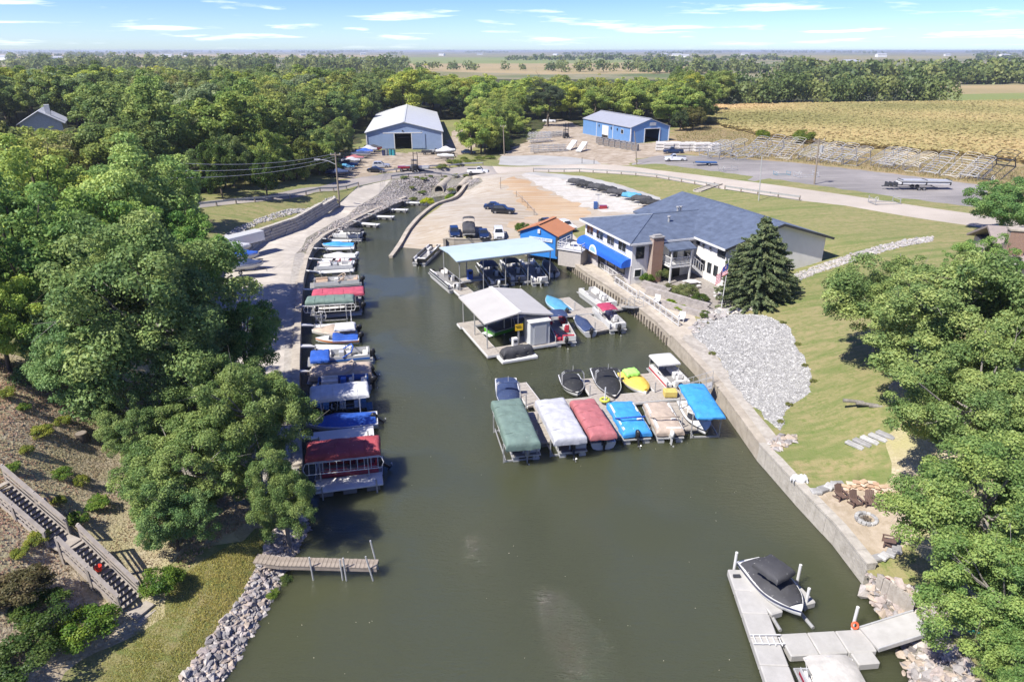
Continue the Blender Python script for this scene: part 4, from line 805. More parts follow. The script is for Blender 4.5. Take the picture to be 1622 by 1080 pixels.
# ---------------------------------------------------------------- restaurant
def restaurant():
    P0 = W(995, 446, 1.2); o = Vector((13.0, 71.6, 1.2)); rz = math.atan2(.345, .939)
    e = thing('restaurant', 'white two storey lakeside restaurant with blue hipped roof', 'restaurant', o, rz)
    wm = ribbed('white_siding', (.74, .72, .67), .55, 0, freq=2.6, axis='Z', strength=.35, var=.05); gm = mat('grey_base', (.42, .40, .40), .7, var=.08)
    H = 4.9; rd = 6.8; sl = (rd - H) / 6.5
    b = MB(); b.prism([(0, 0), (8.2, 0), (8.2, 11.6), (0, 11.6)], -1.2, H); b.build('wing_wall', wm, e)
    b = MB(); pl = [(8, -1.2), (21, -1.2), (21, H), (14.5, rd), (8, H)]; b.loft([[(p[0], -5.5, p[1]) for p in pl], [(p[0], 12.7, p[1]) for p in pl]]); b.build('main_wall', wm, e, fix=True)
    b = MB(); b.box((-.03, 5.8, .5), (.06, 11.62, 3.4)); b.build('grey_lower_sheet', gm, e)  # thin grey sheet over the lower wall, awning side only
    b = MB(); th = .2; ov = .55
    slab(b, [(14.5, -5.5 - ov, rd + .2), (14.5, 13.2, rd + .2), (8 - ov, 13.2, H - ov * sl + .2), (8 - ov, -5.5 - ov, H - ov * sl + .2)], th)
    slab(b, [(14.5, -5.5 - ov, rd + .2), (14.5, 13.2, rd + .2), (21 + ov, 13.2, H - ov * sl + .2), (21 + ov, -5.5 - ov, H - ov * sl + .2)], th); b.build('main_roof', M_ROOFB, e)
    zr = 6.25; ez = H - .05; px = 8 + (zr - H) / sl; b = MB(); lo, hi = -ov, 11.6 + ov
    slab(b, [(-ov, lo, ez), (-ov, hi, ez), (5.8, 5.8, zr)], .18)
    slab(b, [(-ov, lo, ez), (7.7, lo, ez), (px, 5.8, zr), (5.8, 5.8, zr)], .18)
    slab(b, [(-ov, hi, ez), (7.7, hi, ez), (px, 5.8, zr), (5.8, 5.8, zr)], .18); w_ = b.build('wing_roof', M_ROOFB, e)
    b = MB(); b.tube([(-ov, lo, ez + .02), (5.8, 5.8, zr + .02), (px, 5.8, zr + .02)], .07, 6); b.tube([(-ov, hi, ez + .02), (5.8, 5.8, zr + .02)], .07, 6); b.build('ridge_cap', M_ROOFB, w_)
    f = MB(); f.box((-ov - .06, 5.8, ez - .12), (.1, 12.6, .2)); f.box((3.6, -ov - .06, ez - .12), (8.2, .1, .2)); f.beam((8 - ov - .05, -6.0, H - ov * sl + .06), (8 - ov - .05, -.4, H - ov * sl + .06), .1, .2); f.build('gutter', M_WHITE, e)
    for s in (-1, 1):
        f = MB(); f.beam((14.5, -6.1, rd + .1), (14.5 + s * 7.1, -6.1, H - ov * sl + .06), .07, .26); f.build('barge_board', M_DARK, e)
    for x, y, h in ((6.6, 3.6, .7), (9.2, 5.9, .5), (9.6, 5.9, .5)):
        v = MB(); z = zr - abs(y - 5.8) * .29 if x < 9 else zr; v.cyl((x, y, z - .2), (x, y, z + h), .13, .13, 8); v.cyl((x, y, z + h), (x, y, z + h + .14), .22, .2, 8); v.build('roof_vent', M_GALV, e)
    # awning side (facing -x)
    for r in (10.2, 7.6, 4.9, 2.2): window(e, (0, r, 3.95), (0, 1, 0), (-1, 0, 0), 1.75, 1.3, M_WHITE, bars=1)
    for r in (4.4, 2.1): window(e, (-.06, r, 1.35), (0, 1, 0), (-1, 0, 0), 1.7, .95, M_DARK)
    d = window(e, (-.06, 6.8, 1.05), (0, 1, 0), (-1, 0, 0), 1.5, 2.05, M_DARK, 'glass_door', bars=1)
    pn = MB(); pn.box((-.08, 9.3, 1.4), (.06, 2.2, .9)); pn.build('menu_board', mat('menu_board', (.5, .32, .2), .6, scale=6, var=.5), e)
    a = MB(); prof = [(0, 2.95)] + [(-1.15 * math.sin(q), 2.35 + .6 * math.cos(q)) for q in np.linspace(.12, 1.5, 7)] + [(-1.15, 1.98), (-1.1, 1.98), (0, 2.05)]
    a.loft([[(x, y, z) for x, z in prof] for y in (.15, 11.45)]); a.build('awning', mat('blue_awning', (.02, .11, .50), .5, var=.1), e, smooth=35, fix=True)
    s = MB(); arc = [(.95 * math.cos(q), .95 * math.sin(q)) for q in np.linspace(0, math.pi, 13)]; s.loft([[(-1.2, 6.9 + y, 2.0 + z) for y, z in arc], [(-1.28, 6.9 + y, 2.0 + z) for y, z in arc]]); so = s.build('sign_board', mat('pale_sign', (.66, .72, .76), .5), e, fix=True)
    s = MB(); arc = [(.7 * math.cos(q), .7 * math.sin(q)) for q in np.linspace(.1, math.pi - .1, 9)]; s.loft([[(-1.281, 6.9 + y, 2.12 + z * .85) for y, z in arc], [(-1.29, 6.9 + y, 2.12 + z * .85) for y, z in arc]]); s.build('emblem', mat('sign_blue', (.25, .45, .6), .5), so, fix=True)
    # chimney and balcony side (facing -y)
    c = MB(); c.box((2.7, -.42, 1.95), (1.3, .8, 6.6)); ch = c.build('chimney', M_BRICK, e); c = MB(); c.box((2.7, -.42, 5.32), (1.45, .95, .12)); c.box((2.7, -.42, 5.46), (.9, .5, .18)); c.build('chimney_cap', mat('cap_stone', (.3, .29, .28), .8), ch)
    window(e, (.95, 0, 3.6), (1, 0, 0), (0, -1, 0), .95, 1.25, M_DARK); window(e, (.85, 0, 1.3), (1, 0, 0), (0, -1, 0), .85, .85, M_WHITE); window(e, (7.1, 0, 3.3), (1, 0, 0), (0, -1, 0), .95, 1.8, M_DARK)
    bal = MB(); bal.box((5.0, -1.0, 2.2), (2.6, 2.0, .18)); bo = bal.build('balcony_deck', M_WHITE, e)
    for x in (3.78, 6.22): p = MB(); p.box((x, -1.9, 1.55), (.16, .16, 5.3)); p.build('post', M_WHITE, bo)
    rl = MB(); 
    for z in (2.45, 3.2): rl.box((5, -1.95, z), (2.4, .06, .07)); rl.box((3.75, -1.0, z), (.06, 1.85, .07))
    for i in range(15): rl.box((3.85 + i * .165, -1.95, 2.8), (.035, .035, .7))
    for i in range(10): rl.box((3.75, -.15 - i * .18, 2.8), (.035, .035, .7))
    rl.build('railing', M_WHITE, bo)
    cb = MB(); slab(cb, [(3.4, 0.02, 4.75), (6.7, 0.02, 4.75), (6.7, -2.2, 4.15), (3.4, -2.2, 4.15)], .14); cb.build('balcony_roof', M_ROOFB, bo)
    window(e, (5.2, 0, 3.3), (1, 0, 0), (0, -1, 0), .9, 1.9, M_DARK, 'balcony_door')
    k = MB(); k.box((5.0, -.03, .95), (2.4, .06, 2.1)); k.build('opening_shade', M_BLACK, e)  # black board in place of a hole, imitating the dark inside
    st = thing('outside_stair', 'white outside staircase descending from the restaurant balcony', 'staircase', o, rz)
    for i in range(11): t = MB(); t.box((6.75 + i * .24, -1.35 - .0, 2.0 - i * .2), (.3, 1.1, .06)); t.build('tread', M_WHITE, st)
    for y in (-1.95, -.75):
        t = MB(); t.beam((6.5, y, 2.1), (9.3, y, -.2), .06, .28); t.build('stringer', M_WHITE, st)
        t = MB(); t.beam((6.5, y, 3.15), (9.3, y, .95), .06, .09)
        for i in range(9): x = 6.6 + i * .32; z = 2.15 - (x - 6.5) * .83; t.box((x, y, z + .5), (.04, .04, 1.0))
        t.build('handrail', M_WHITE, st)
    # courtyard side (facing -x at x = 8)
    for r in (-.7, -1.8, -2.95, -4.1): window(e, (8, r, 2.0), (0, 1, 0), (-1, 0, 0), .62, 1.05, M_DARK)
    window(e, (8, -.5, 4.3), (0, 1, 0), (-1, 0, 0), .5, .6, M_DARK)
    for r in (-4.4, -5.1): window(e, (8, r, 4.15), (0, 1, 0), (-1, 0, 0), .55, .9, M_DARK)
    for r in (-1.6, -2.9): l = MB(); l.cyl((7.9, r, 4.25), (7.78, r, 4.1), .12, .16, 8); l.build('wall_lamp', M_DARK, e)
    l = MB(); l.box((13.4, -5.56, 5.95), (.35, .12, .4)); l.build('gable_vent', M_DARK, e)
restaurant()
def orange_shed():
    a = W(824, 380, 1.3); b = Vector((5.7, 83.6, 1.3)); a = Vector((1.06, 86.3, 1.3)); d = b - a; rz = math.atan2(d.y, d.x); c = (a + b) / 2
    e = thing('marina_office', 'small bright blue office with orange gable roof by promenade', 'shed', (c.x, c.y, 1.2), rz)
    wm = ribbed('bright_blue_siding', (.035, .20, .56), .5, 0, freq=3.2, axis='X'); rm = ribbed('orange_roof', (.42, .18, .085), .6, 0, freq=2, axis='Y', strength=.3)
    gable_building(e, d.length, 4.2, 2.5, 3.55, [], wm, rm, .3)
    s = MB(); s.box((.35, -.08, 1.75), (3.3, .06, .42)); so = s.build('sign_board', mat('office_sign', (.62, .68, .76), .5), e)
    for k in range(2):   # two lines of blue lettering, too small in the photo to read
        q = MB(); r = random.Random(k); x = -1.15
        while x < 1.8:
            w = r.uniform(.05, .11); q.box((x, -.112, 1.82 - k * .15), (w, .01, .085 if k == 0 else .06)); x += w + (.035 if r.random() > .15 else .12)
        lo = q.build('lettering', mat('sign_blue_ink', (.05, .15, .45), .6), so); lo['kind'] = 'stuff'
    l = MB(); l.box((.1, -.1, 2.75), (.35, .12, .5)); l.build('vent', M_WHITE, e)
    p = MB(); p.box((d.length / 2 + .02, -.05, 1.1), (.35, .35, 2.4)); p.build('corner_post', M_DARK, e)
    # raised terrace beside it
    q = Vector((7.6, 81.2, 1.2)); e2 = thing('terrace', 'raised white railed terrace between blue office and restaurant', 'terrace', q, rz)
    b1 = MB(); b1.box((0, .5, .55), (3.0, 3.6, 2.0)); b1.build('base', mat('block_grey', (.4, .37, .34), .85, scale=5), e2); b1 = MB(); b1.box((-1.53, .5, .75), (.06, 3.4, 1.6)); b1.build('blue_panel', wm, e2)
    b1 = MB(); b1.box((0, .5, 1.62), (3.3, 3.9, .12)); b1.build('floor', M_WHITE, e2)
    for (x0, y0, x1, y1) in ((-1.6, -1.4, 1.6, -1.4), (-1.6, -1.4, -1.6, 2.4), (1.6, -1.4, 1.6, 2.4)):
        r = MB()
        for z in (1.85, 2.15, 2.5): r.beam((x0, y0, z), (x1, y1, z), .06, .07)
        for i in range(4): f = i / 3; r.box((x0 + (x1 - x0) * f, y0 + (y1 - y0) * f, 2.1), (.09, .09, .9))
        r.build('railing', M_WHITE, e2)
    for i, (x, y) in enumerate(((-.6, .2), (.7, 1.2))):
        t = thing('picnic_table', ('nearer' if i == 0 else 'farther') + ' dark round picnic table on the raised terrace', 'table', q + Matrix.Rotation(rz, 3, 'Z') @ Vector((x, y, 1.68)), rz, 'terrace tables')
        m = MB(); m.cyl((0, 0, .7), (0, 0, .76), .5, .5, 12); m.build('table_top', M_DARK, t); m = MB(); m.cyl((0, 0, 0), (0, 0, .7), .06, .06, 6); m.build('leg', M_DARK, t)
orange_shed()
def houses():
    # roof of the house among the trees, upper left
    a = W(62, 185, 11.5); e = thing('house', 'grey roofed white house half hidden among trees, upper left', 'house', (a.x, a.y, hz(a.x, a.y)), R_(28)); z = 12.6 - hz(a.x, a.y); wm = mat('house_white', (.62, .62, .6), .6); rm = mat('shingle_grey', (.42, .435, .47), .85, scale=2, var=.18)
    b = MB(); pl = [(-4, -1), (4, -1), (4, z - 2.4), (0, z), (-4, z - 2.4)]; b.loft([[(p[0], 0, p[1]) for p in pl], [(p[0], 13, p[1]) for p in pl]]); b.build('wall', wm, e, fix=True)
    b = MB(); 
    for s in (-1, 1): slab(b, [(0, -.5, z + .12), (0, 13.5, z + .12), (s * 4.6, 13.5, z - 2.65), (s * 4.6, -.5, z - 2.65)], .16)
    r = b.build('roof', rm, e); c = MB(); c.box((1.6, 3, z + .1), (1.0, 1.0, 2.2)); c.build('chimney', wm, r)
    for y in (6, 7.4, 9, 11): v = MB(); v.cyl((1.5, y, z - 1), (1.5, y, z - .3), .1, .1, 6); v.build('roof_vent', M_DARK, r)
    a = W(1612, 420, 9.0); g = hz(a.x, a.y); e = thing('house', 'brick chimneyed house behind the oaks at the right edge', 'house', (a.x + 4.2, a.y + 1.0, g), R_(-18)); z = 8.9 - g; bm_ = mat('house_siding', (.5, .43, .37), .7)
    b = MB(); b.box((0, 4, z / 2 - .5), (8, 9, z + 1)); b.build('wall', bm_, e)
    b = MB(); slab(b, [(-4.6, -.9, z), (4.6, -.9, z), (4.6, 4, z + 1.9), (-4.6, 4, z + 1.9)], .2); slab(b, [(-4.6, 8.9, z), (4.6, 8.9, z), (4.6, 4, z + 1.9), (-4.6, 4, z + 1.9)], .2); r = b.build('roof', mat('shingle_brown', (.25, .21, .19), .85, scale=3), e)
    b = MB(); b.box((-3.4, .4, z + .2), (1.3, .9, 4.4)); c = b.build('chimney', M_BRICK, e); b = MB(); b.box((-3.4, .4, z + 2.46), (1.5, 1.1, .14)); b.build('chimney_cap', M_CONCW, c)
    g_ = MB(); g_.box((0, -.95, z - .12), (9.2, .1, .16)); g_.build('gutter', M_WHITE, e)
    window(e, (1, -.5, z - 1.5), (1, 0, 0), (0, -1, 0), 1.4, 1.3)
houses()
def farms():
    r = random.Random(3); wm = mat('farm_white', (.7, .7, .69), .6); rm = mat('farm_roof', (.35, .36, .38), .5)
    spots = [(1395, 91, 1.5), (1500, 89, 1), (1072, 90, 1.3), (1050, 91, 1.6), (1085, 91.5, 1.2), (265, 91, 1.2), (290, 90, 1), (12, 96, 1.4), (95, 97, 1.2), (395, 88.5, 1.2), (700, 88.5, 1), (760, 87.5, 1), (880, 88, 1), (1180, 87.5, 1.2), (1590, 92, 1.4), (1345, 105, 1.1), (575, 87, 1.2), (480, 88.6, 1.0)]
    for i, (px, py, s) in enumerate(spots):
        p = W(px, py, 5); w, l = 12 * s, r.uniform(16, 30) * s; h = 5 * s; x = px
        side = 'far left' if x < 300 else 'left of centre' if x < 700 else 'centre' if x < 950 else 'right of centre' if x < 1300 else 'far right'
        e = thing('farm_building', f'tiny white farm building on the horizon, {side}', 'farm', (p.x, p.y, 5), r.uniform(-.6, .6), 'farm buildings on the plain, ' + side)
        b = MB(); pl = [(-w / 2, -1), (w / 2, -1), (w / 2, h), (0, h * 1.5), (-w / 2, h)]; b.loft([[(-l / 2, a, c) for a, c in pl], [(l / 2, a, c) for a, c in pl]]); b.build('wall', wm, e, fix=True)
        b = MB()
        for q in (-1, 1): slab(b, [(-l / 2 - .5, 0, h * 1.5 + .3), (l / 2 + .5, 0, h * 1.5 + .3), (l / 2 + .5, q * (w / 2 + .5), h + .2), (-l / 2 - .5, q * (w / 2 + .5), h + .2)], .3)
        b.build('roof', rm, e)
farms()
# ---------------------------------------------------------------- roofed docks
def float_dock(parent, x0, y0, x1, y1, zt=.42, m=None, name='deck'):
    b = MB(); b.box(((x0 + x1) / 2, (y0 + y1) / 2, zt - .05), (x1 - x0, y1 - y0, .1)); d = b.build(name, m or M_WOODG, parent)
    f = MB(); w, h = x1 - x0, y1 - y0
    for s in (.12, .88): f.box((x0 + w * s, (y0 + y1) / 2, zt - .26), (min(.7, w * .22), h * .96, .3))
    f.build('float', mat('float_tub', (.16, .155, .15), .7), d)
    r = MB(); r.box(((x0 + x1) / 2, y0 - .03, zt - .12), (w, .05, .2)); r.box(((x0 + x1) / 2, y1 + .03, zt - .12), (w, .05, .2)); r.box((x0 - .03, (y0 + y1) / 2, zt - .12), (.05, h, .2)); r.box((x1 + .03, (y0 + y1) / 2, zt - .12), (.05, h, .2)); r.build('edge_board', M_WHITE, d); return d
def planks(parent, x0, y0, x1, y1, zt, m, along='x', w=.16, name='plank'):
    n = int(((x1 - x0) if along == 'x' else (y1 - y0)) / w); b = MB()
    if along == 'x': b.box((0, 0, 0), (w - .015, y1 - y0, .04))
    else: b.box((0, 0, 0), (x1 - x0, w - .015, .04))
    o = b.build(name, m, parent); me = o.data
    for i in range(n):
        if i: o = bpy.data.objects.new(name, me); COL.objects.link(o); o.parent = parent
        o.location = (x0 + (i + .5) * w, (y0 + y1) / 2, zt + random.uniform(-.006, .006)) if along == 'x' else ((x0 + x1) / 2, y0 + (i + .5) * w, zt + random.uniform(-.006, .006))
PZ = math.atan2(4.5, 10.25)
def blue_dock():
    o = Vector((-5.85, 71.9, 0)); e = thing('covered_dock', 'floating dock under a wide pale blue metal roof', 'dock', o, PZ); Lx, Ly = 11.3, 5.5
    rm = ribbed('pale_blue_roof', (.40, .49, .535), .45, .0, freq=1.3, axis='X', strength=.35)
    b = MB(); slab(b, [(-.3, -.3, 3.95), (Lx + .2, -.3, 3.95), (Lx + .2, 2.4, 4.2), (-.3, 2.4, 4.2)], .12); b.build('roof', rm, e); b = MB(); slab(b, [(-.3, 2.404, 4.2), (Lx + .2, 2.404, 4.2), (Lx + .2, Ly + .3, 4.0), (-.3, Ly + .3, 4.0)], .12); b.build('roof', rm, e)
    for x in (.1, 2.9, 5.6, 8.4, Lx - .1):
        for y in (.0, Ly): p = MB(); p.cyl((x, y, -.8), (x, y, 3.85), .06, .06, 8); p.build('post', M_GALV, e)
    for y in (0, Ly): b = MB(); b.box((Lx / 2, y, 3.74), (Lx, .1, .16)); b.build('roof_beam', M_GALV, e)
    for x in (.1, 2.9, 5.6, 8.4, Lx - .1): b = MB(); b.box((x, Ly / 2, 3.7), (.08, Ly, .14)); b.build('rafter', M_GALV, e)
    float_dock(e, -.4, -1.3, 1.3, 4.3); float_dock(e, 1.37, 3.2, Lx, 4.3); float_dock(e, 5.25, .2, 5.95, 3.13); float_dock(e, 8.1, .2, 8.75, 3.13)
    fp = thing('fuel_pump', 'blue fuel pump on the dock under the pale blue roof', 'pump', o + Matrix.Rotation(PZ, 3, 'Z') @ Vector((2.6, 3.6, .42)), PZ)
    b = MB(); b.box((0, 0, .55), (.6, .45, 1.1)); b.build('cabinet', mat('pump_blue', (.03, .10, .42), .4), fp); b = MB(); b.box((0, -.24, .8), (.4, .03, .3)); b.build('display', M_BLACK, fp); b = MB(); b.tube([(.32, 0, .9), (.5, -.1, .5), (.36, -.1, .2), (.32, 0, .6)], .03, 5); b.build('hose', M_BLACK, fp)
    return o
BLUE_O = blue_dock()
def grey_dock():
    A = W(732.5, 471, 3.0); Bc = W(832.5, 457.5, 3.0); Cc = W(873, 496, 3.0); Dd = W(767.5, 511, 3.0); o = Dd.copy(); o.z = 0
    d = Cc - Dd; rz = math.atan2(d.y, d.x); Wd = d.length; Ln = ((A - Dd).length + (Bc - Cc).length) / 2
    e = thing('covered_dock', 'floating dock under a pale grey gable roof', 'dock', o, rz); rm = ribbed('pale_grey_roof', (.42, .405, .38), .5, .0, freq=1.3, axis='Y', strength=.35)
    for s, x0, x1 in ((0, -.1, Wd / 2), (1, Wd / 2, Wd + .1)):
        b = MB(); za, zb = (3.0, 3.6) if s == 0 else (3.6, 3.0); slab(b, [(x0, -.3, za), (x1, -.3, zb), (x1, Ln + .2, zb), (x0, Ln + .2, za)], .12); b.build('roof', rm, e)
    b = MB(); b.box((Wd / 2, Ln / 2, 3.63), (.35, Ln + .5, .05)); b.build('ridge_cap', M_WHITE, e)
    for x in (.25, Wd / 2, Wd - .25):
        for y in (.1, Ln / 2, Ln - .1): p = MB(); p.cyl((x, y, -.8), (x, y, 2.9 if x != Wd / 2 else 3.4), .06, .06, 8); p.build('post', M_GALV, e)
    for y in (.1, Ln - .1): b = MB(); b.beam((0, y, 2.8), (Wd / 2, y, 3.4), .08, .14); b.beam((Wd / 2, y, 3.4), (Wd, y, 2.8), .08, .14); b.build('rafter', M_WHITE, e)
    float_dock(e, -.4, Ln - 1.2, Wd + .2, Ln - .1); float_dock(e, -.2, -1.35, .95, Ln - 1.27); float_dock(e, 1.02, -1.0, Wd + .6, .1, name='deck'); float_dock(e, Wd / 2 - .2, .17, Wd + .6, 1.6)
    R = Matrix.Rotation(rz, 3, 'Z'); q = o + R @ Vector((Wd * .78, -.1, .42))
    lk = thing('dock_locker', 'white corrugated metal locker on the grey roofed dock', 'locker', q, rz); b = MB(); b.box((0, 0, 1.1), (1.9, 1.4, 2.2)); b.build('body', ribbed('locker_metal', (.62, .64, .66), .45, .2, freq=4.5, axis='X', strength=1), lk); b = MB(); slab(b, [(-1.05, -.8, 2.28), (1.05, -.8, 2.28), (1.05, .8, 2.36), (-1.05, .8, 2.36)], .08); b.build('roof', M_WHITE, lk); b = MB(); b.box((0, -.72, 1.05), (1.2, .05, 1.9)); b.build('door', ribbed('locker_door', (.55, .57, .60), .45, .2, freq=4.5, axis='X', strength=1), lk)
    sg = thing('warning_sign', 'small yellow square sign on a post at grey roofed dock', 'sign', o + R @ Vector((Wd * .5, -.15, .4)), rz); b = MB(); b.box((0, -.03, 1.75), (.75, .03, .62)); b.build('panel', mat('sign_yellow', (.75, .48, .02), .5), sg); b = MB(); b.box((0, 0, 1.0), (.06, .04, 2.0)); b.build('post', M_GALV, sg)
    b = MB(); b.box((-.1, -.05, 1.86), (.5, .012, .05)); b.box((0, -.05, 1.72), (.45, .012, .05)); b.build('lettering', M_BLACK, sg)
    bx = thing('dock_box', 'white pedestal box on the front edge of grey roofed dock', 'box', o + R @ Vector((Wd * .42, -.4, .42)), rz); b = MB(); b.box((0, 0, .45), (.5, .4, .9)); b.build('cabinet', M_WHITE, bx, bevel=.04); b = MB(); b.box((0, -.21, .6), (.3, .03, .2)); b.build('hatch', M_DARK, bx)
    return o, rz, Wd, Ln
GREY = grey_dock()
# ---------------------------------------------------------------- boats
def cloth(name, c):
    "canvas: faded patches, dirt and a few pale droppings"
    m = mat('cloth_' + name, c, .8, var=.2, scale=1.1, bump=.45, bscale=4, obj=True, detail=7); t = m.node_tree; b = t.nodes['Principled BSDF']; src = b.inputs['Base Color'].links[0].from_socket
    tc = N(t, 'ShaderNodeTexCoord'); v = N(t, 'ShaderNodeTexNoise'); v.inputs['Scale'].default_value = 7; v.inputs['Detail'].default_value = 2; L(t, tc.outputs['Object'], v.inputs['Vector'])
    mr = N(t, 'ShaderNodeMapRange'); mr.inputs['From Min'].default_value = .70; mr.inputs['From Max'].default_value = .74; mr.inputs['To Max'].default_value = .55; L(t, v.outputs[0], mr.inputs[0])
    mx = N(t, 'ShaderNodeMix', data_type='RGBA'); L(t, mr.outputs[0], mx.inputs[0]); L(t, src, mx.inputs[6]); mx.inputs[7].default_value = (.5, .5, .47, 1)
    d = N(t, 'ShaderNodeTexNoise'); d.inputs['Scale'].default_value = .7; d.inputs['Detail'].default_value = 6; L(t, tc.outputs['Object'], d.inputs['Vector'])
    m2 = N(t, 'ShaderNodeMapRange'); m2.inputs['From Min'].default_value = .5; m2.inputs['From Max'].default_value = .75; m2.inputs['To Max'].default_value = .4; L(t, d.outputs[0], m2.inputs[0])
    m3 = N(t, 'ShaderNodeMix', data_type='RGBA'); L(t, m2.outputs[0], m3.inputs[0]); L(t, mx.outputs[2], m3.inputs[6]); m3.inputs[7].default_value = tuple(x * .55 + .03 for x in c) + (1,)
    L(t, m3.outputs[2], b.inputs['Base Color']); return m
CL = {n: cloth(n, c) for n, c in dict(green=(.13, .19, .165), grey=(.42, .425, .46), maroon=(.36, .12, .13), red=(.40, .07, .11), crimson=(.34, .06, .07), black=(.022, .023, .026), navy=(.03, .05, .12), blue=(.02, .085, .38),
     sky=(.04, .26, .60), cyan=(.08, .27, .42), tan=(.40, .325, .26), putty=(.44, .42, .385), white=(.58, .58, .58), yellow=(.72, .48, .08), wine=(.34, .04, .09), charcoal=(.05, .05, .055), lime=(.35, .75, .15)).items()}
GEL = {n: mat('gel_' + n, c, .2, var=.04, coat=.4, spec=.5) for n, c in dict(white=(.62, .62, .60), navy=(.02, .03, .09), black=(.02, .02, .022), blue=(.03, .12, .42), red=(.40, .02, .03), silver=(.45, .46, .47), green=(.10, .42, .03), yellow=(.75, .5, .05), tan=(.5, .43, .35), purple=(.12, .06, .2), maroon=(.25, .03, .05), grey=(.25, .26, .28), orange=(.6, .2, .04), teal=(.03, .25, .3)).items()}
M_VINYL = mat('vinyl_white', (.66, .64, .60), .5, var=.08, obj=True); M_VINYLT = mat('vinyl_tan', (.45, .34, .25), .5, var=.1, obj=True); M_VINYLR = mat('vinyl_red', (.40, .03, .05), .5, obj=True); M_CARPET = mat('deck_carpet', (.22, .215, .21), .9, var=.15, scale=9, obj=True)
M_TINT = mat('tinted_screen', (.03, .035, .045), .08, spec=.7)
def cover_mb(Lx, Wy, H, r=.3, crown=.12, nx=22, ny=12, wr=.028, seed=0, taper=None, skirt=.0):
    "fitted cloth cover: bottom edge at z = 0, shoulders of radius r, slightly sagging top"
    rr = np.random.default_rng(seed)
    def axis(Lh, n):
        a = [(-Lh, H + skirt), (-Lh * 1.004, H * .5)]; a += [(-Lh + r * (1 - math.cos(q)), r * (1 - math.sin(q))) for q in np.linspace(0, math.pi / 2, 5)]
        m = [(x, 0) for x in np.linspace(-Lh + r, Lh - r, n)[1:-1]]; return a + m + [(-x, d) for x, d in a[::-1]]
    ax, ay = axis(Lx / 2, nx), axis(Wy / 2, ny); ph = rr.uniform(0, 6, 6); V = []
    for x, dx in ax:
        for y, dy in ay:
            tp = taper(x / (Lx / 2)) if taper else 1.0; u, v = x / (Lx / 2), y / (Wy / 2)
            d = min(H + skirt, math.hypot(dx, dy)); z = H - d + crown * max(0, 1 - v * v) * max(0, 1 - abs(u) ** 4)
            w = wr * (math.sin(u * 9 + v * 3 + ph[0]) + math.sin(u * 17 - v * 7 + ph[1]) * .6 + math.sin(v * 11 + u * 4 + ph[2]) * .5); edge = d / H
            V.append((x + (w * edge if abs(u) > .9 else 0), y * tp + w * edge * 1.6, z + w * (1 - edge * .6)))
    n = len(ay); F = [(i * n + j, (i + 1) * n + j, (i + 1) * n + j + 1, i * n + j + 1) for i in range(len(ax) - 1) for j in range(n - 1)]
    mb = MB(); mb.add(V, F); return mb
def outboard(e, x, z, cm=None, y=0, tilt=0.0, s=1.0):
    m = MB(); C = Vector((x, y, z)); Rm = Matrix.Rotation(tilt, 3, 'Y'); P = lambda a, b, c: C + Rm @ Vector((a * s, b * s, c * s))
    secs = []
    for zz, k, o in ((.35, .7, 0), (.42, 1, 0), (.75, 1.05, -.04), (.92, .85, -.06), (.98, .5, -.06)):
        secs.append([P(-.12 + o + .33 * k * math.cos(q), .2 * k * math.sin(q), zz) for q in np.linspace(0, 2 * math.pi, 11)[:-1]])
    m.loft(secs); mo = m.build('motor_cowl', cm or M_BLACK, e, smooth=50)
    m = MB(); m.loft([[P(-.12 + a, b, .38) for a, b in ((-.14, -.1), (.16, -.1), (.16, .1), (-.14, .1))], [P(-.12 + a, b, -.45) for a, b in ((-.1, -.04), (.1, -.04), (.1, .04), (-.1, .04))]]); m.box(P(.12, 0, .3), (.2 * s, .35 * s, .3 * s)); m.tube([P(-.45, 0, -.5), P(.2, 0, -.5)], [.05 * s, .07 * s], 6); m.build('gearcase', cm or M_BLACK, mo)
    m = MB()
    for q in range(3): a = q * 2.094; m.add([P(-.46, 0, -.5), P(-.44, .2 * math.cos(a), -.5 + .2 * math.sin(a)), P(-.52, .2 * math.cos(a + .7), -.5 + .2 * math.sin(a + .7))], [(0, 1, 2)])
    m.build('propeller', M_GALV, mo)
KB = .78   # boats are drawn in metres; one survey unit is 1/KB of that
def boat_pose(bow, stern, z):
    a, b = W(*bow, z), W(*stern, z); d = a - b; c = (a + b) / 2; return Vector((c.x, c.y, 0)), math.atan2(d.y, d.x), d.length / KB
def bimini(e, x, z0, z1, Lx, Wy, cm, fm=None, crown=.16):
    b = MB(); n = 9; m = 7; V = [(x + Lx * (i / (m - 1) - .5), Wy * (j / (n - 1) - .5), z1 + crown * (1 - (2 * j / (n - 1) - 1) ** 2) * .9 - .10 * (2 * i / (m - 1) - 1) ** 4 - (.10 if j in (0, n - 1) else 0) + .02 * math.sin(i * 2.1 + j)) for i in range(m) for j in range(n)]
    b.add(V + [(p[0], p[1], p[2] - .03) for p in V], [(i * n + j, (i + 1) * n + j, (i + 1) * n + j + 1, i * n + j + 1) for i in range(m - 1) for j in range(n - 1)] + [(m * n + i * n + j, m * n + i * n + j + 1, m * n + (i + 1) * n + j + 1, m * n + (i + 1) * n + j) for i in range(m - 1) for j in range(n - 1)])
    o = b.build('bimini_top', cm, e, smooth=60); f = MB()
    for dx in (-.42, 0, .42): f.tube([(x + dx * .25, -Wy / 2 + .03, z0), (x + Lx * dx, -Wy / 2 + .04, z1 - .1), (x + Lx * dx, 0, z1 + crown - .08), (x + Lx * dx, Wy / 2 - .04, z1 - .1), (x + dx * .25, Wy / 2 - .03, z0)], .025, 5)
    f.build('bimini_frame', fm or M_ALU, o); return o
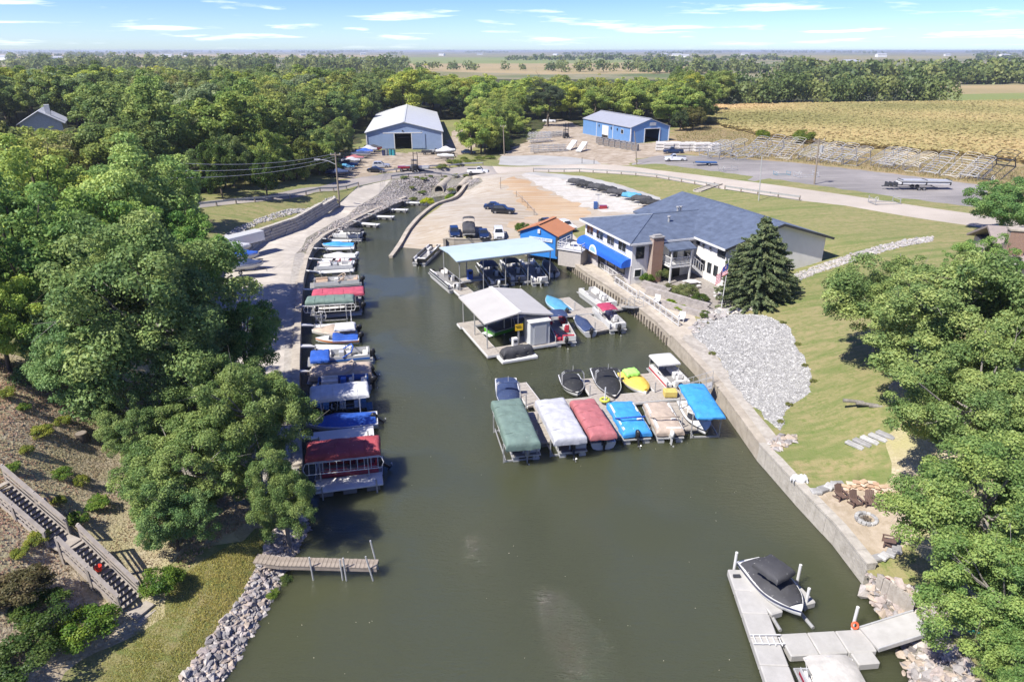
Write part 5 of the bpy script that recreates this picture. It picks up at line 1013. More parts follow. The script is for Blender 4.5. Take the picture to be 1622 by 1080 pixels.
def seat(e, c, d, m=None, back=None, name='seat'):
    b = MB(); b.box(c, d)
    if back: b.box((c[0] + back[0] * d[0] / 2 * .8, c[1] + back[1] * d[1] / 2 * .8, c[2] + d[2] * .8), (d[0] * (.3 if back[0] else 1), d[1] * (.3 if back[1] else 1), d[2] * 1.2))
    return b.build(name, m or M_VINYL, e, bevel=.05)
def pontoon(label, bow, stern, z=.6, Wy=2.5, fence='white', stripe=None, seats=None, top=None, cover=None, motor=None, grp=None, furniture=True, canopy_x=0.0, canopy_l=2.4, dx=0, tilt=0, fold=None, zlift=0, hcover=.62):
    loc, rz, Lx = boat_pose(bow, stern, z); loc.z = zlift; e = thing('pontoon_boat', label, 'boat', loc, rz, grp); e.scale = (KB,) * 3; h = Lx / 2; fm = GEL[fence]
    for s in (-1, 1):
        b = MB(); y = s * (Wy / 2 - .38); b.tube([(-h + .1, y, .12), (h - 1.0, y, .12), (h - .45, y, .18), (h - .12, y, .34)], [.31, .31, .24, .04], 12); b.build('pontoon', M_ALU, e, smooth=50)
    b = MB(); b.box((0, 0, .49), (Lx, Wy, .1)); d = b.build('deck', M_ALU, e); b = MB(); b.box((0, 0, .549), (Lx - .1, Wy - .1, .01)); b.build('carpet', M_CARPET, d)
    H = .66
    for s in (-1, 1):
        b = MB(); b.box((-.15, s * (Wy / 2 - .05), .60 + H / 2), (Lx - .9, .05, H - .08)); f = b.build('fence_panel', fm, e)
        if stripe: b = MB(); b.box((-.15, s * (Wy / 2 - .03), .60 + H * .45), (Lx - .95, .05, .2)); b.build('stripe', GEL[stripe], f)
    for x, y0, y1 in ((h - .62, -Wy / 2 + .08, -.35), (h - .62, .35, Wy / 2 - .08), (-h + .32, -Wy / 2 + .08, .3)):
        b = MB(); b.box((x, (y0 + y1) / 2, .60 + H / 2), (.05, y1 - y0, H - .08)); b.build('fence_panel', fm, e)
    for s in (-1, 1): b = MB(); b.tube([(h - .6, s * (Wy / 2 - .05), .61 + H), (-h + .3, s * (Wy / 2 - .05), .61 + H)], .025, 5); b.build('top_rail', M_ALU, e)
    sm = {'tan': M_VINYLT, 'red': M_VINYLR}.get(seats, M_VINYL)
    if furniture:
        for s in (-1, 1): seat(e, (h - 1.7, s * (Wy / 2 - .42), .78), (1.7, .6, .4), sm, (0, s))
        seat(e, (-h + 1.3, Wy / 2 - .45, .78), (1.5, .65, .4), sm, (0, 1)); seat(e, (-h + .75, -.35, .78), (.6, 1.4, .4), sm, (-1, 0))
        b = MB(); b.box((-.15, -Wy / 2 + .5, .85), (.6, .7, .65)); c = b.build('console', fm, e, bevel=.05); b = MB(); b.tube([(-.5 + .16 * math.sin(q) * .3, -Wy / 2 + .5 + .18 * math.cos(q), 1.15 + .18 * math.sin(q)) for q in np.linspace(0, 6.28, 11)], .02, 4); b.build('steering_wheel', M_BLACK, c)
        seat(e, (-.95, -Wy / 2 + .55, .85), (.5, .5, .5), sm, (-1, 0), 'helm_chair')
    if top: bimini(e, canopy_x, 1.2, 2.15, canopy_l, Wy - .1, CL[top])
    if cover: c = cover_mb(Lx - .35, Wy + .12, hcover + .12, .3, .16, seed=len(label)).build('boat_cover', CL[cover], e, smooth=60); c.location = (-.1, 0, .72)
    if fold:
        b = MB(); b.tube([(-.3, -Wy / 2, 1.2), (-1.3, -Wy / 2 + .1, 1.75), (-1.5, 0, 1.9), (-1.3, Wy / 2 - .1, 1.75), (-.3, Wy / 2, 1.2)], .075, 7); f = b.build('folded_bimini', CL[fold], e, smooth=60)
    outboard(e, -h - .1, .45, motor or M_BLACK, tilt=tilt); return e
def hull_fn(Lx, Wy):
    def st(s):
        b = Wy / 2 * (1 - max(0, (s - .42) / .58) ** 2.4) + .02; b *= .93 + .07 * min(1, s * 3)
        return b, .72 + .22 * s * s, .14 + .42 * s ** 3, -.22 + .75 * max(0, (s - .6) / .4) ** 2
    return st
def runabout(label, bow, stern, z=.6, Wy=2.35, hull='white', stripe=None, deck='white', cover=None, tower=None, seats=None, motor='out', grp=None, name='motor_boat', mc=None, tilt=0.0, screen=True, top=None, topx=0.0, cb=None, zlift=0, bowpad=None):
    loc, rz, Lx = boat_pose(bow, stern, z); loc.z = zlift; e = thing(name, label, 'boat', loc, rz, grp); e.scale = (KB,) * 3; st = hull_fn(Lx, Wy); S_ = np.linspace(0, 1, 17); X = lambda s: (s - .5) * Lx
    def sec(s, k0=0, k1=4):
        b, d, c, k = st(s); p = [(X(s), -b, d), (X(s), -b * .97, d * .55 + c * .45), (X(s), -b * .82, c), (X(s), 0, k), (X(s), b * .82, c), (X(s), b * .97, d * .55 + c * .45), (X(s), b, d)]; return p
    b = MB(); b.loft([sec(s) for s in S_], closed=False, cap0=False, cap1=False); q = sec(0); b.add(q, [tuple(range(6, -1, -1))]); b.build('hull', GEL[hull], e, smooth=40, fix=False)
    if stripe:
        b = MB()
        for sg in (-1, 1):
            b.loft([[(X(s), sg * (st(s)[0] + .012), st(s)[1] - .03), (X(s), sg * (st(s)[0] * .985 + .012), st(s)[1] * .62 + st(s)[2] * .38)] for s in S_], closed=False, cap0=False, cap1=False)
        b.build('hull_stripe', GEL[stripe], e)
    c0, c1, ins = .10, .70, .2; b = MB()      # deck ring, closed bow and stern decks
    for sg in (-1, 1): b.loft([[(X(s), sg * st(s)[0], st(s)[1]), (X(s), sg * max(0, st(s)[0] - (ins if c0 <= s <= c1 else st(s)[0])), st(s)[1] + .03)] for s in sorted(list(S_) + [c0 - .001, c0, c1, c1 + .001])], closed=False, cap0=False, cap1=False)
    b.build('deck', GEL[deck], e)
    b = MB(); ss = [s for s in np.linspace(c0, c1, 9)]
    for sg in (-1, 1): b.loft([[(X(s), sg * (st(s)[0] - ins), st(s)[1] + .03), (X(s), sg * (st(s)[0] - ins), .3)] for s in ss], closed=False, cap0=False, cap1=False)
    b.loft([[(X(s), -(st(s)[0] - ins), .3), (X(s), st(s)[0] - ins, .3)] for s in ss], closed=False, cap0=False, cap1=False)
    for s in (c0, c1): w = st(s)[0] - ins; b.add([(X(s), -w, .3), (X(s), w, .3), (X(s), w, st(s)[1] + .03), (X(s), -w, st(s)[1] + .03)], [(0, 1, 2, 3)])
    b.build('cockpit', GEL[deck] if not seats else GEL['white'], e)
    sm = {'tan': M_VINYLT, 'red': M_VINYLR}.get(seats, M_VINYL)
    if not cover:
        seat(e, (X(.17), 0, .5), (.6, Wy * .66, .4), sm, (-1, 0)); seat(e, (X(.45), -Wy * .2, .55), (.55, .55, .5), sm, (-1, 0), 'helm_chair'); seat(e, (X(.45), Wy * .2, .55), (.55, .55, .5), sm, (-1, 0), 'helm_chair'); seat(e, (X(.62), 0, .5), (.5, Wy * .5, .35), sm)
    if screen and not cover:
        b = MB(); w = st(.62)[0] - .12; d = st(.62)[1]; b.loft([[(X(.56), -w, d), (X(.53), -w * .92, d + .42)], [(X(.64), -w * .6, d + .03), (X(.60), -w * .55, d + .45)], [(X(.64), w * .6, d + .03), (X(.60), w * .55, d + .45)], [(X(.56), w, d), (X(.53), w * .92, d + .42)]], closed=False, cap0=False, cap1=False); b.build('windscreen', M_TINT, e)
    if cover:
        b = MB(); ny = 9; V = []; sl = np.linspace(.03, cb or .96, 15); r = np.random.default_rng(len(label))
        for s in sl:
            bb, d, _, _ = st(s); cr = .12 + .42 * math.exp(-((s - .55) / .2) ** 2) + .14 * math.exp(-((s - .15) / .12) ** 2)
            for j in range(ny):
                v = 2 * j / (ny - 1) - 1; V.append((X(s), v * (bb + .03), d + .03 + cr * (1 - v * v) ** .8 + .02 * math.sin(s * 21 + v * 5) - (.12 if abs(v) == 1 else 0)))
        b.add(V, [(i * ny + j, (i + 1) * ny + j, (i + 1) * ny + j + 1, i * ny + j + 1) for i in range(14) for j in range(ny - 1)]); b.build('boat_cover', CL[cover], e, smooth=60)
    if bowpad: b = MB(); b.loft([[(X(s), -(st(s)[0] - .15), st(s)[1] + .04), (X(s), 0, st(s)[1] + .1), (X(s), st(s)[0] - .15, st(s)[1] + .04)] for s in np.linspace(.66, .93, 6)], closed=False, cap0=False, cap1=False); b.build('bow_cushion', CL[bowpad], e)
    if tower:
        b = MB(); w = st(.5)[0]; 
        for dx in (-.28, .28): b.tube([(X(.5) + dx, -w, .8), (X(.5) + dx * .6 - .1, -w * .95, 1.9), (X(.5) + dx * .5 - .15, -w * .7, 2.1), (X(.5) + dx * .5 - .15, w * .7, 2.1), (X(.5) + dx * .6 - .1, w * .95, 1.9), (X(.5) + dx, w, .8)], .035, 6)
        to = b.build('tower', M_ALU, e); b = MB(); b.box((X(.5) - .15, 0, 2.14), (.55, w * 1.5, .07)); b.build('tower_top', CL[tower], to, bevel=.03)
        b = MB(); b.cyl((X(.5) - .15, 0, 2.1), (X(.5) - .15, 0, 2.75), .02, .015, 5); b.build('light_mast', M_WHITE, to)
    if top: bimini(e, topx, .85, 2.05, 2.2, Wy - .1, CL[top])
    if motor == 'out': outboard(e, -Lx / 2 - .08, .35, mc or M_BLACK, tilt=tilt)
    else: b = MB(); b.box((-Lx / 2 - .28, 0, .22), (.6, Wy * .72, .08)); b.build('swim_platform', GEL[deck], e, bevel=.02)
    return e
def lift_canopy(label, a, b, z, Wy, color, posts=True, H=.45, rungs=0, under=None, zt=None, label_frame=True, name='boat_lift', side=1):
    "cloth canopy of a boat lift on its metal frame; a and b are sighted at the canopy height z"
    A, B_ = W(*a, z), W(*b, z); d = A - B_; c = (A + B_) / 2; Lx = d.length / KB; z = z / KB; e = thing(name, label, 'boat lift', (c.x, c.y, 0), math.atan2(d.y, d.x), 'canopied boat lifts'); e.scale = (KB,) * 3
    o = cover_mb(Lx, Wy, H, .28, .14, seed=len(label) + 3, wr=.025).build('canopy', CL[color], e, smooth=60); o.location = (0, 0, z - H * .9)
    for k in (-.3, -.1, .1, .3):   # raised seams over the bows of the frame
        sm = MB(); pr = [(-Wy / 2 - .004, .02), (-Wy / 2 - .004, H - .28)] + [(-Wy / 2 + .28 * (1 - math.cos(q)), H - .28 * (1 - math.sin(q)) + .14 * (1 - (1 - .56 * (1 - math.cos(q)) / Wy) ** 2)) for q in np.linspace(.4, 1.57, 4)] + [(0, H + .14)]; pr = pr + [(-y, zz) for y, zz in pr[-2::-1]]
        sm.tube([(Lx * k, y, zz + .012) for y, zz in pr], .026, 4); sm.build('seam', CL[color], o)
    for s in (-1, 1): f = MB(); f.tube([(-Lx / 2 + .1, s * (Wy / 2 - .03), z - H), (Lx / 2 - .1, s * (Wy / 2 - .03), z - H)], .035, 6); f.build('canopy_rail', M_ALU, e)
    if posts:
        for x in (-Lx * .32, Lx * .32):
            for s in (-1, 1): p = MB(); p.box((x, s * (Wy / 2 + .02), (z - H) / 2 - .4), (.09, .09, z - H + .8)); p.build('post', M_GALV, e)
        g = MB()
        for x in (-Lx * .32, Lx * .32): g.box((x, 0, .12), (.12, Wy, .14))
        for s in (-1, 1): g.box((0, s * (Wy / 2 - .12), .3), (Lx * .68, .09, .12))
        g.build('cradle', M_GALV, e)
    if rungs:
        g = MB(); y0, y1, z0, z1 = side * (Wy / 2 + .05), side * (Wy / 2 + .55), z - H - .05, z - H - .75
        g.tube([(-Lx / 2, y0, z0), (Lx / 2, y0, z0)], .035, 5); g.tube([(-Lx / 2, y1, z1), (Lx / 2, y1, z1)], .035, 5)
        for i in range(rungs): x = -Lx / 2 + Lx * (i + .5) / rungs; g.tube([(x, y0, z0), (x, y1, z1)], .022, 4)
        for s in (-1, 1): g.tube([(s * Lx / 2, y0, z0), (s * (Lx / 2 + .18), (y0 + y1) / 2, (z0 + z1) / 2), (s * Lx / 2, y1, z1)], .03, 5)
        g.build('side_frame', M_WHITE, e)
    return e
def finger(label, pts, w=.95, z=.55, ramp=True):
    A, K, E = W(*pts[0], 1.15), W(*pts[1], z), W(*pts[2], z); d = E - K; rz = math.atan2(d.y, d.x); e = thing('finger_dock', label, 'dock', (K.x, K.y, 0), rz, 'white finger docks along the left seawall'); Lx = d.length
    b = MB(); b.box((Lx / 2, 0, z - .06), (Lx, w, .12)); b.build('deck', M_WHITE, e, bevel=.02); b = MB()
    for x in (.15, .5, .85): b.box((Lx * x, 0, z - .3), (Lx * .2, w * .85, .34))
    b.build('float', mat('float_tub', (.16, .155, .15), .7), e)
    Rm = Matrix.Rotation(-rz, 3, 'Z'); a = Rm @ (A - Vector((K.x, K.y, 0))); b = MB(); n_ = Vector((-a.y, a.x, 0)).normalized() * w * .45
    b.beam((a.x, a.y, 1.12), (-.03, 0, z + .03), w * .9, .1); b.build('ramp', M_WHITE, e)
    for x in (.1, .9): p = MB(); p.cyl((Lx * x, -w / 2 - .06, -.8), (Lx * x, -w / 2 - .06, .95), .045, .045, 6); p.build('post', M_GALV, e)
def left_row():
    nm = ['first empty', 'second empty', 'third empty', 'fourth empty']
    for i, p in enumerate([[(632, 318), (640, 320), (666, 321)], [(609, 328), (617, 331), (646, 332)], [(586, 339), (594, 342), (624, 343)], [(561, 350), (570, 353), (600, 355.5)]]):
        finger(f'{nm[i]} white finger dock counted from the culvert pipes', p)
    for p, l in [([(534, 362), (545, 365), (575, 366)], 'white finger dock behind the black topped pontoon boat'), ([(512, 377.5), (522, 380), (557, 381)], 'white finger dock just above the blue covered boat'), ([(497.5, 392.5), (514, 394), (561, 392.5)], 'white finger dock just below the blue covered boat'), ([(490, 409), (507, 411), (552, 411)], 'white finger dock beside the red trimmed white boat'),
                 ([(486, 428), (503, 431), (560, 427.5)], 'white finger dock between silver pontoon and tan seated pontoon'), ([(478, 457.5), (495, 459), (552, 458)], 'white finger dock under the red canopy'), ([(473, 484), (493, 486), (545, 487)], 'white finger dock beside the green canopy'), ([(473, 514), (497, 515.5), (552, 518)], 'white finger dock beside the tan and white covered boat'),
                 ([(472, 547.5), (497, 548.5), (556, 550)], 'white finger dock above the blue pontoon boat'), ([(470, 587), (488, 588), (565, 592)], 'white finger dock below the blue pontoon boat')]: finger(l, p)
    for pts, l in (([(480, 693), (496, 692), (592, 681)], 'wide white dock between blue covered boat and red lift'), ([(482, 772), (500, 770), (606, 756)], 'last wide white dock in the left row, nearest the camera')): finger(l, pts, 1.35)
    g = 'boats in the left row'
    pontoon('white pontoon boat with folded black top, farthest boat in left row', (526, 372), (576, 374), top=None, fence='white', grp=g, cover=None); lift_canopy('short black canopy over the farthest pontoon in left row', (546, 363), (574, 364), 1.7, 1.9, 'charcoal', H=.35)
    runabout('low boat under a bright blue cover, second in left row', (510, 388), (562, 387), cover='sky', grp=g, Wy=2.0); runabout('white covered runabout between two white finger docks', (512, 406), (564, 404), cover='white', grp=g, hull='white', mc=GEL['silver'])
    runabout('white motor boat with red cockpit trim in left row', (503, 416), (563, 415), seats='red', stripe='red', grp=g, top=None); pontoon('open silver pontoon boat just below the red trimmed boat', (497, 424), (562, 421), fence='silver', grp=g, Wy=2.3)
    pontoon('cream pontoon boat with tan seats in left row', (491, 450), (572, 444), fence='white', seats='tan', grp=g, fold='tan')
    lift_canopy('long raspberry red canopy on a boat lift in left row', (494, 463), (577, 458), 2.0, 2.7, 'red'); pontoon('silver pontoon boat under the raspberry red canopy', (500, 470), (572, 467), fence='grey', furniture=False, grp=g)
    lift_canopy('dull green canopy with white ladder frame in left row', (484, 474), (561, 470), 2.3, 2.4, 'green', rungs=9); pontoon('dark pontoon boat under the dull green canopy', (492, 492), (573, 486), fence='black', grp=g, furniture=False)
    e = lift_frame_open('empty white boat lift with big hand wheel in left row', (502, 508), (562, 503), 1.2, 2.3)
    runabout('boat under a tan and white cover with black motor', (494, 524), (566, 521), cover='tan', grp=g, Wy=2.5); o = cover_panel('white', (530, 516), (563, 514), 1.45, 1.5, 'white tarp over the stern of the tan covered boat')
    runabout('small white boat with orange gear and blue cover', (500, 537), (569, 533), cover='blue', cb=.6, grp=g, stripe='orange', Wy=2.1); pontoon('blue and silver pontoon boat with blue fitted bow cover', (487, 570), (590, 561), fence='silver', stripe='blue', seats=None, grp=g, fold='blue', tilt=.35)
    o = cover_panel('blue', (491, 563), (522, 560), 1.45, 2.2, 'blue cover over the bow of the blue silver pontoon')
    pontoon('long pontoon boat under a flat tan cover with black motor', (488, 596), (590, 588), cover='tan', fence='tan', grp=g, fold='tan', tilt=.5)
    lift_canopy('white canopy on a boat lift below the tan covered pontoon', (490, 622), (584, 612), 2.1, 2.8, 'white'); pontoon('pontoon boat with bright blue rails under the white canopy', (494, 612), (588, 605), fence='blue', furniture=True, grp=g, Wy=2.4)
    runabout('dark motor boat with blue tower beside the white canopy', (496, 645), (580, 636), hull='black', tower='blue', grp=g, deck='black', motor='stern')
    runabout('long boat under a royal blue cover with tilted motor', (484, 672), (598, 660), cover='blue', grp=g, Wy=2.6, tilt=.9, hull='white')
    lift_canopy('crimson canopy with white ladder frame, nearest lift in left row', (484, 712), (602, 700), 2.3, 2.6, 'crimson', rungs=11); pontoon('crimson and white pontoon boat, nearest boat in left row', (500, 742), (606, 732), fence='maroon', seats='red', grp=g, tilt=.9, Wy=2.6)
def cover_panel(color, a, b, z, Wy, label):
    A, B_ = W(*a, z), W(*b, z); d = A - B_; c = (A + B_) / 2; o = cover_mb(d.length, Wy, .3, .15, .08, 8, 8, seed=len(label)).build('tarp', CL[color], smooth=60); o.location = (c.x, c.y, z - .3); o.rotation_euler = (0, 0, math.atan2(d.y, d.x)); return tag(o, label, 'tarp')
def lift_frame_open(label, a, b, z, Wy):
    A, B_ = W(*a, z), W(*b, z); d = A - B_; c = (A + B_) / 2; Lx = d.length; e = thing('boat_lift', label, 'boat lift', (c.x, c.y, 0), math.atan2(d.y, d.x))
    for x in (-Lx * .4, Lx * .4):
        for s in (-1, 1): p = MB(); p.box((x, s * Wy / 2, .4), (.09, .09, 2.2)); p.build('post', M_WHITE, e)
        p = MB(); p.box((x, 0, .2), (.1, Wy - .1, .12)); p.build('cross_beam', M_WHITE, e)
    for s in (-1, 1): p = MB(); p.box((0, s * (Wy / 2 - .2), .35), (Lx * .9, .16, .1)); p.build('bunk', M_WHITE, e)
    w = MB(); C = Vector((Lx * .4, -Wy / 2 - .1, 1.2)); w.tube([C + Vector((.5 * math.cos(q), 0, .5 * math.sin(q))) for q in np.linspace(0, 6.283, 17)], .03, 5)
    for k in range(6): q = k * 1.047; w.tube([C, C + Vector((.5 * math.cos(q), 0, .5 * math.sin(q)))], .015, 4)
    w.build('hand_wheel', M_WHITE, e); return e
left_row()
def dock_net(label, segs, m=None, w0=1.5, z=.45, grp=None, name='floating_dock', pst=True):
    p0 = W(*segs[0][0], z); e = thing(name, label, 'dock', (p0.x, p0.y, 0), 0, grp); k = 0
    for sg in segs:
        a, b = W(*sg[0], z), W(*sg[1], z); w = sg[2] if len(sg) > 2 else w0; d = b - a; Lx = d.length; rz = math.atan2(d.y, d.x); k += 1; zz = z + .004 * k
        dm = MB(); dm.box((0, 0, -.06), (Lx, w, .12)); o = dm.build('deck', m or M_WOODG, e); o.location = ((a.x + b.x) / 2 - p0.x, (a.y + b.y) / 2 - p0.y, zz); o.rotation_euler = (0, 0, rz)
        f = MB()
        for q in np.linspace(-Lx / 2 + .6, Lx / 2 - .6, max(2, int(Lx / 1.6))): f.box((q, 0, -.3), (.9, w * .8, .34))
        f.build('float', mat('float_tub', (.16, .155, .15), .7), o)
        f = MB()
        for s in (-1, 1): f.box((0, s * (w / 2 + .03), -.09), (Lx, .05, .17))
        f.build('edge_board', M_WHITE if m is None else m, o)
        n = int(Lx / .45); f = MB()
        for i in range(n): f.box((-Lx / 2 + (i + .5) * Lx / n, 0, .008), (Lx / n - .03, w - .02, .02))
        f.build('boards', m or M_WOODG, o); o.children[-1]['kind'] = 'stuff'
        if pst:
            p = MB(); p.cyl((Lx / 2 - .2, -w / 2 - .1, -1.2), (Lx / 2 - .2, -w / 2 - .1, .9), .05, .05, 6); p.build('post', M_GALV, o)
    return e
def mid_group():
    g = 'boats around the roofed docks'
    pontoon('open fishing pontoon at the foot of the boat ramp', (690, 390), (663, 415), fence='black', grp=g, Wy=2.2)
    pontoon('dark sided pontoon with white seats outside the blue roofed dock', (690, 428), (724, 456), fence='black', stripe='silver', grp=g, motor=GEL['silver'])
    pontoon('pontoon under navy canvas, leftmost under the blue roof', (765, 418), (790, 450), fence='black', top='navy', canopy_x=.8, canopy_l=3.4, grp=g, motor=GEL['white']); pontoon('black canvas topped pontoon in the middle under the blue roof', (802, 414), (822, 444), fence='grey', top='black', canopy_x=.8, canopy_l=3.0, grp=g)
    pontoon('grey and white pontoon, rightmost bay under the blue roof', (832, 413), (856, 446), fence='grey', stripe='silver', grp=g, motor=GEL['white']); runabout('dark covered boat against the seawall under blue roof end', (862, 412), (878, 432), cover='charcoal', grp=g, Wy=1.9)
    runabout('lime green and white speedboat under the grey roof', (832, 506), (775, 522), hull='green', stripe=None, grp=g, tower='black', motor='stern', deck='white', cover='charcoal'); runabout('dark boat at the back under the grey roof', (838, 488), (778, 500), hull='navy', cover='navy', grp=g, motor='stern')
    dock_net('wooden walkway dock with two fingers beside grey roofed dock', [((866, 499), (956, 489.5), 1.5), ((956, 489.5), (992, 484), 1.2), ((893, 472), (921, 492), 1.15), ((921, 500), (958, 523), 1.8)], grp='wooden floating docks')
    runabout('boat under a steel blue tent cover behind the walkway', (866, 470), (897, 493), cover='cyan', grp=g, Wy=2.3, hull='silver'); pontoon('white and navy pontoon with navy bimini at the locker', (876, 500), (897, 540), fence='white', stripe='navy', top='navy', canopy_x=1.5, canopy_l=2.4, grp=g, seats='red')
    runabout('small jon boat under a flat black cover', (912, 501), (936, 525), cover='navy', grp=g, Wy=1.7, name='jon_boat'); pontoon('small pontoon with wine red bimini and red floats', (948, 488), (980, 520), fence='silver', top='wine', canopy_x=.5, canopy_l=2.6, grp=g, Wy=2.2)
    pontoon('white pontoon with curved white couches along the promenade', (926, 458), (966, 486), fence='white', grp=g)
    o, rz, Wd, Ln = GREY; R = Matrix.Rotation(rz, 3, 'Z')
    e = thing('jet_ski', 'black covered jet ski on a floating pad at grey roofed dock', 'jet ski', o + R @ Vector((2.3, -2.0, 0)), rz); b = MB(); b.box((0, 0, .16), (3.4, 1.5, .3)); b.build('pad', M_WHITE, e, bevel=.06)
    b = cover_mb(2.9, 1.05, .75, .3, .18, 14, 8, .03, 4, taper=lambda u: 1 - .45 * max(0, u) ** 2).build('cover', CL['charcoal'], e, smooth=60); b.location = (0, 0, .28); b = MB(); b.loft([[(x, y * w, z) for y, z in ((-1, .65), (-.8, .3), (.8, .3), (1, .65))] for x, w in ((-1.5, .5), (0, .55), (1.0, .42), (1.6, .05))], cap0=True, cap1=True); b.build('hull', GEL['black'], e)
    gw = thing('gangway', 'small railed metal gangway from promenade to walkway dock', 'gangway', W(992, 485, .6), 0); a, b_ = W(990, 485, .6), W(1012, 487, 1.25); a, b_ = a - gw.location, b_ - gw.location; m = MB(); m.beam(a, b_, 1.1, .08); m.build('deck', M_GALV, gw)
    for s in (-1, 1):
        d = (b_ - a); n_ = Vector((-d.y, d.x, 0)).normalized() * s * .55; m = MB()
        for h in (.5, .95): m.tube([a + n_ + Vector((0, 0, h)), b_ + n_ + Vector((0, 0, h))], .025, 5)
        for i in range(4): p = a.lerp(b_, i / 3) + n_; m.tube([p, p + Vector((0, 0, .95))], .025, 5)
        m.build('railing', M_GALV, gw)
mid_group()
def lower_group():
    g = 'boats at the lower docks'
    dock_net('wooden dock with fingers between the lower covered boats', [((846, 645), (1086, 622), 1.5), ((822, 607), (848, 642), 1.15), ((846, 652), (868, 700), 1.3), ((929, 600), (949, 628), 1.2), ((1022, 592), (1052, 622), 1.2), ((958, 643), (984, 690), 1.3), ((1070, 637), (1098, 680), 1.4)], grp='wooden floating docks')
    runabout('navy covered speedboat with tower behind the green canopy', (810, 655), (801, 598), cover='navy', tower='navy', grp=g, motor='stern'); 
    lift_canopy('big moss green canopy spotted with droppings on boat lift', (802, 632), (830, 702), 2.0, 2.85, 'green', H=.75); pontoon('silver pontoon boat under the big moss green canopy', (806, 645), (834, 718), fence='silver', furniture=False, grp=g, motor=GEL['grey'])
    lift_canopy('big light grey canopy on boat lift, beside moss green one', (871, 631), (905, 694), 1.9, 2.8, 'grey', H=.7); pontoon('pontoon boat under the big light grey canopy', (876, 642), (908, 712), fence='silver', furniture=False, grp=g, tilt=.5)
    lift_canopy('faded red canopy on boat lift between grey canopy and blue cover', (922, 632), (957, 688), 1.7, 2.4, 'maroon', H=.6, posts=False); runabout('white motor boat under the faded red canopy', (926, 640), (956, 700), grp=g, cover='maroon')
    runabout('white and black speedboat with rolled white sun top', (915, 624), (900, 592), cover='black', grp=g, motor='stern', tower='black', stripe='black', Wy=2.3); runabout('speedboat under a black cover with black tower arch', (974, 630), (952, 582), cover='black', tower='black', hull='black', grp=g, motor='stern', Wy=2.6)
    runabout('yellow and white jet boat with lime float, pointing to camera', (1024, 622), (993, 588), hull='white', deck='yellow', cover='yellow', grp=g, motor='stern', Wy=2.3); o = cover_panel('lime', (990, 588), (1010, 585), 1.3, 1.0, 'lime green float lying on the yellow jet boat')
    deck_boat('white houseboat style pontoon with red stripe and hard top', (1042, 578), (1076, 614), g)
    pontoon('deck boat under a bright sky blue cover with black motor', (980, 640), (1010, 692), cover='sky', fence='blue', grp=g, Wy=2.5, fold='blue', hcover=.45, tilt=.5); pontoon('deck boat under a tan cover with white motor', (1037, 640), (1063, 690), cover='tan', fence='white', grp=g, Wy=2.4, fold='tan', hcover=.4, motor=GEL['white'])
    lift_canopy('long bright blue canopy leaning beside the seawall', (1095, 607), (1128, 660), 2.2, 2.5, 'sky', H=.3); runabout('white bowrider moored under the long bright blue canopy', (1118, 684), (1090, 634), hull='white', stripe='black', grp=g, motor='stern', Wy=2.4, seats=None)
    e = thing('life_ring', 'yellow green rubber ring hanging on the lower dock post', 'ring', W(958, 634, .75)); m = MB(); m.tube([(.32 * math.cos(q), .32 * math.sin(q), .05) for q in np.linspace(0, 6.283, 15)], .1, 7); m.build('ring', mat('ring_yellow', (.45, .48, .06), .6), e, smooth=60); m = MB(); m.cyl((0, 0, -.7), (0, 0, 1.1), .05, .05, 6); m.build('post', M_WHITE, e)
    b = MB(); b.box((0, 0, .28), (1.0, .7, .5)); o = b.build('dock_box', mat('box_yellow', (.55, .42, .12), .6), loc=W(1061, 627, .5), bevel=.05); tag(o, 'small ochre dock box on the lower wooden dock', 'box')
    gw = thing('gangway', 'grey railed gangway from tall seawall to lower dock', 'gangway', W(1090, 622, .6), 0); a, b_ = W(1086, 622, .55) - gw.location, W(1128, 610, 1.45) - gw.location; m = MB(); m.beam(a, b_, 1.1, .08); m.build('deck', M_GALV, gw)
    for s in (-1, 1):
        d = (b_ - a); n_ = Vector((-d.y, d.x, 0)).normalized() * s * .55; m = MB()
        for h in (.5, .95): m.tube([a + n_ + Vector((0, 0, h)), b_ + n_ + Vector((0, 0, h))], .022, 5)
        for i in range(5): p = a.lerp(b_, i / 4) + n_; m.tube([p, p + Vector((0, 0, .95))], .022, 5)
        m.build('railing', M_GALV, gw)
def deck_boat(label, bow, stern, g):
    e = pontoon(label, bow, stern, fence='white', stripe='red', grp=g, Wy=2.6); Lx = boat_pose(bow, stern, .6)[2]
    m = cover_mb(2.6, 2.5, .28, .2, .1, 8, 8, .004, 2).build('hard_top', GEL['white'], e, smooth=60); m.location = (Lx * .22, 0, 2.0); f = MB()
    for x in (Lx * .22 - 1.1, Lx * .22 + 1.1):
        for s in (-1, 1): f.tube([(x, s * 1.15, 1.2), (x, s * 1.15, 2.1)], .03, 5)
    f.build('top_frame', M_ALU, m.parent); s = MB(); s.box((Lx * .22 + 1.3, 0, 1.55), (.05, 2.2, .6)); s.build('windscreen', M_TINT, e)
lower_group()
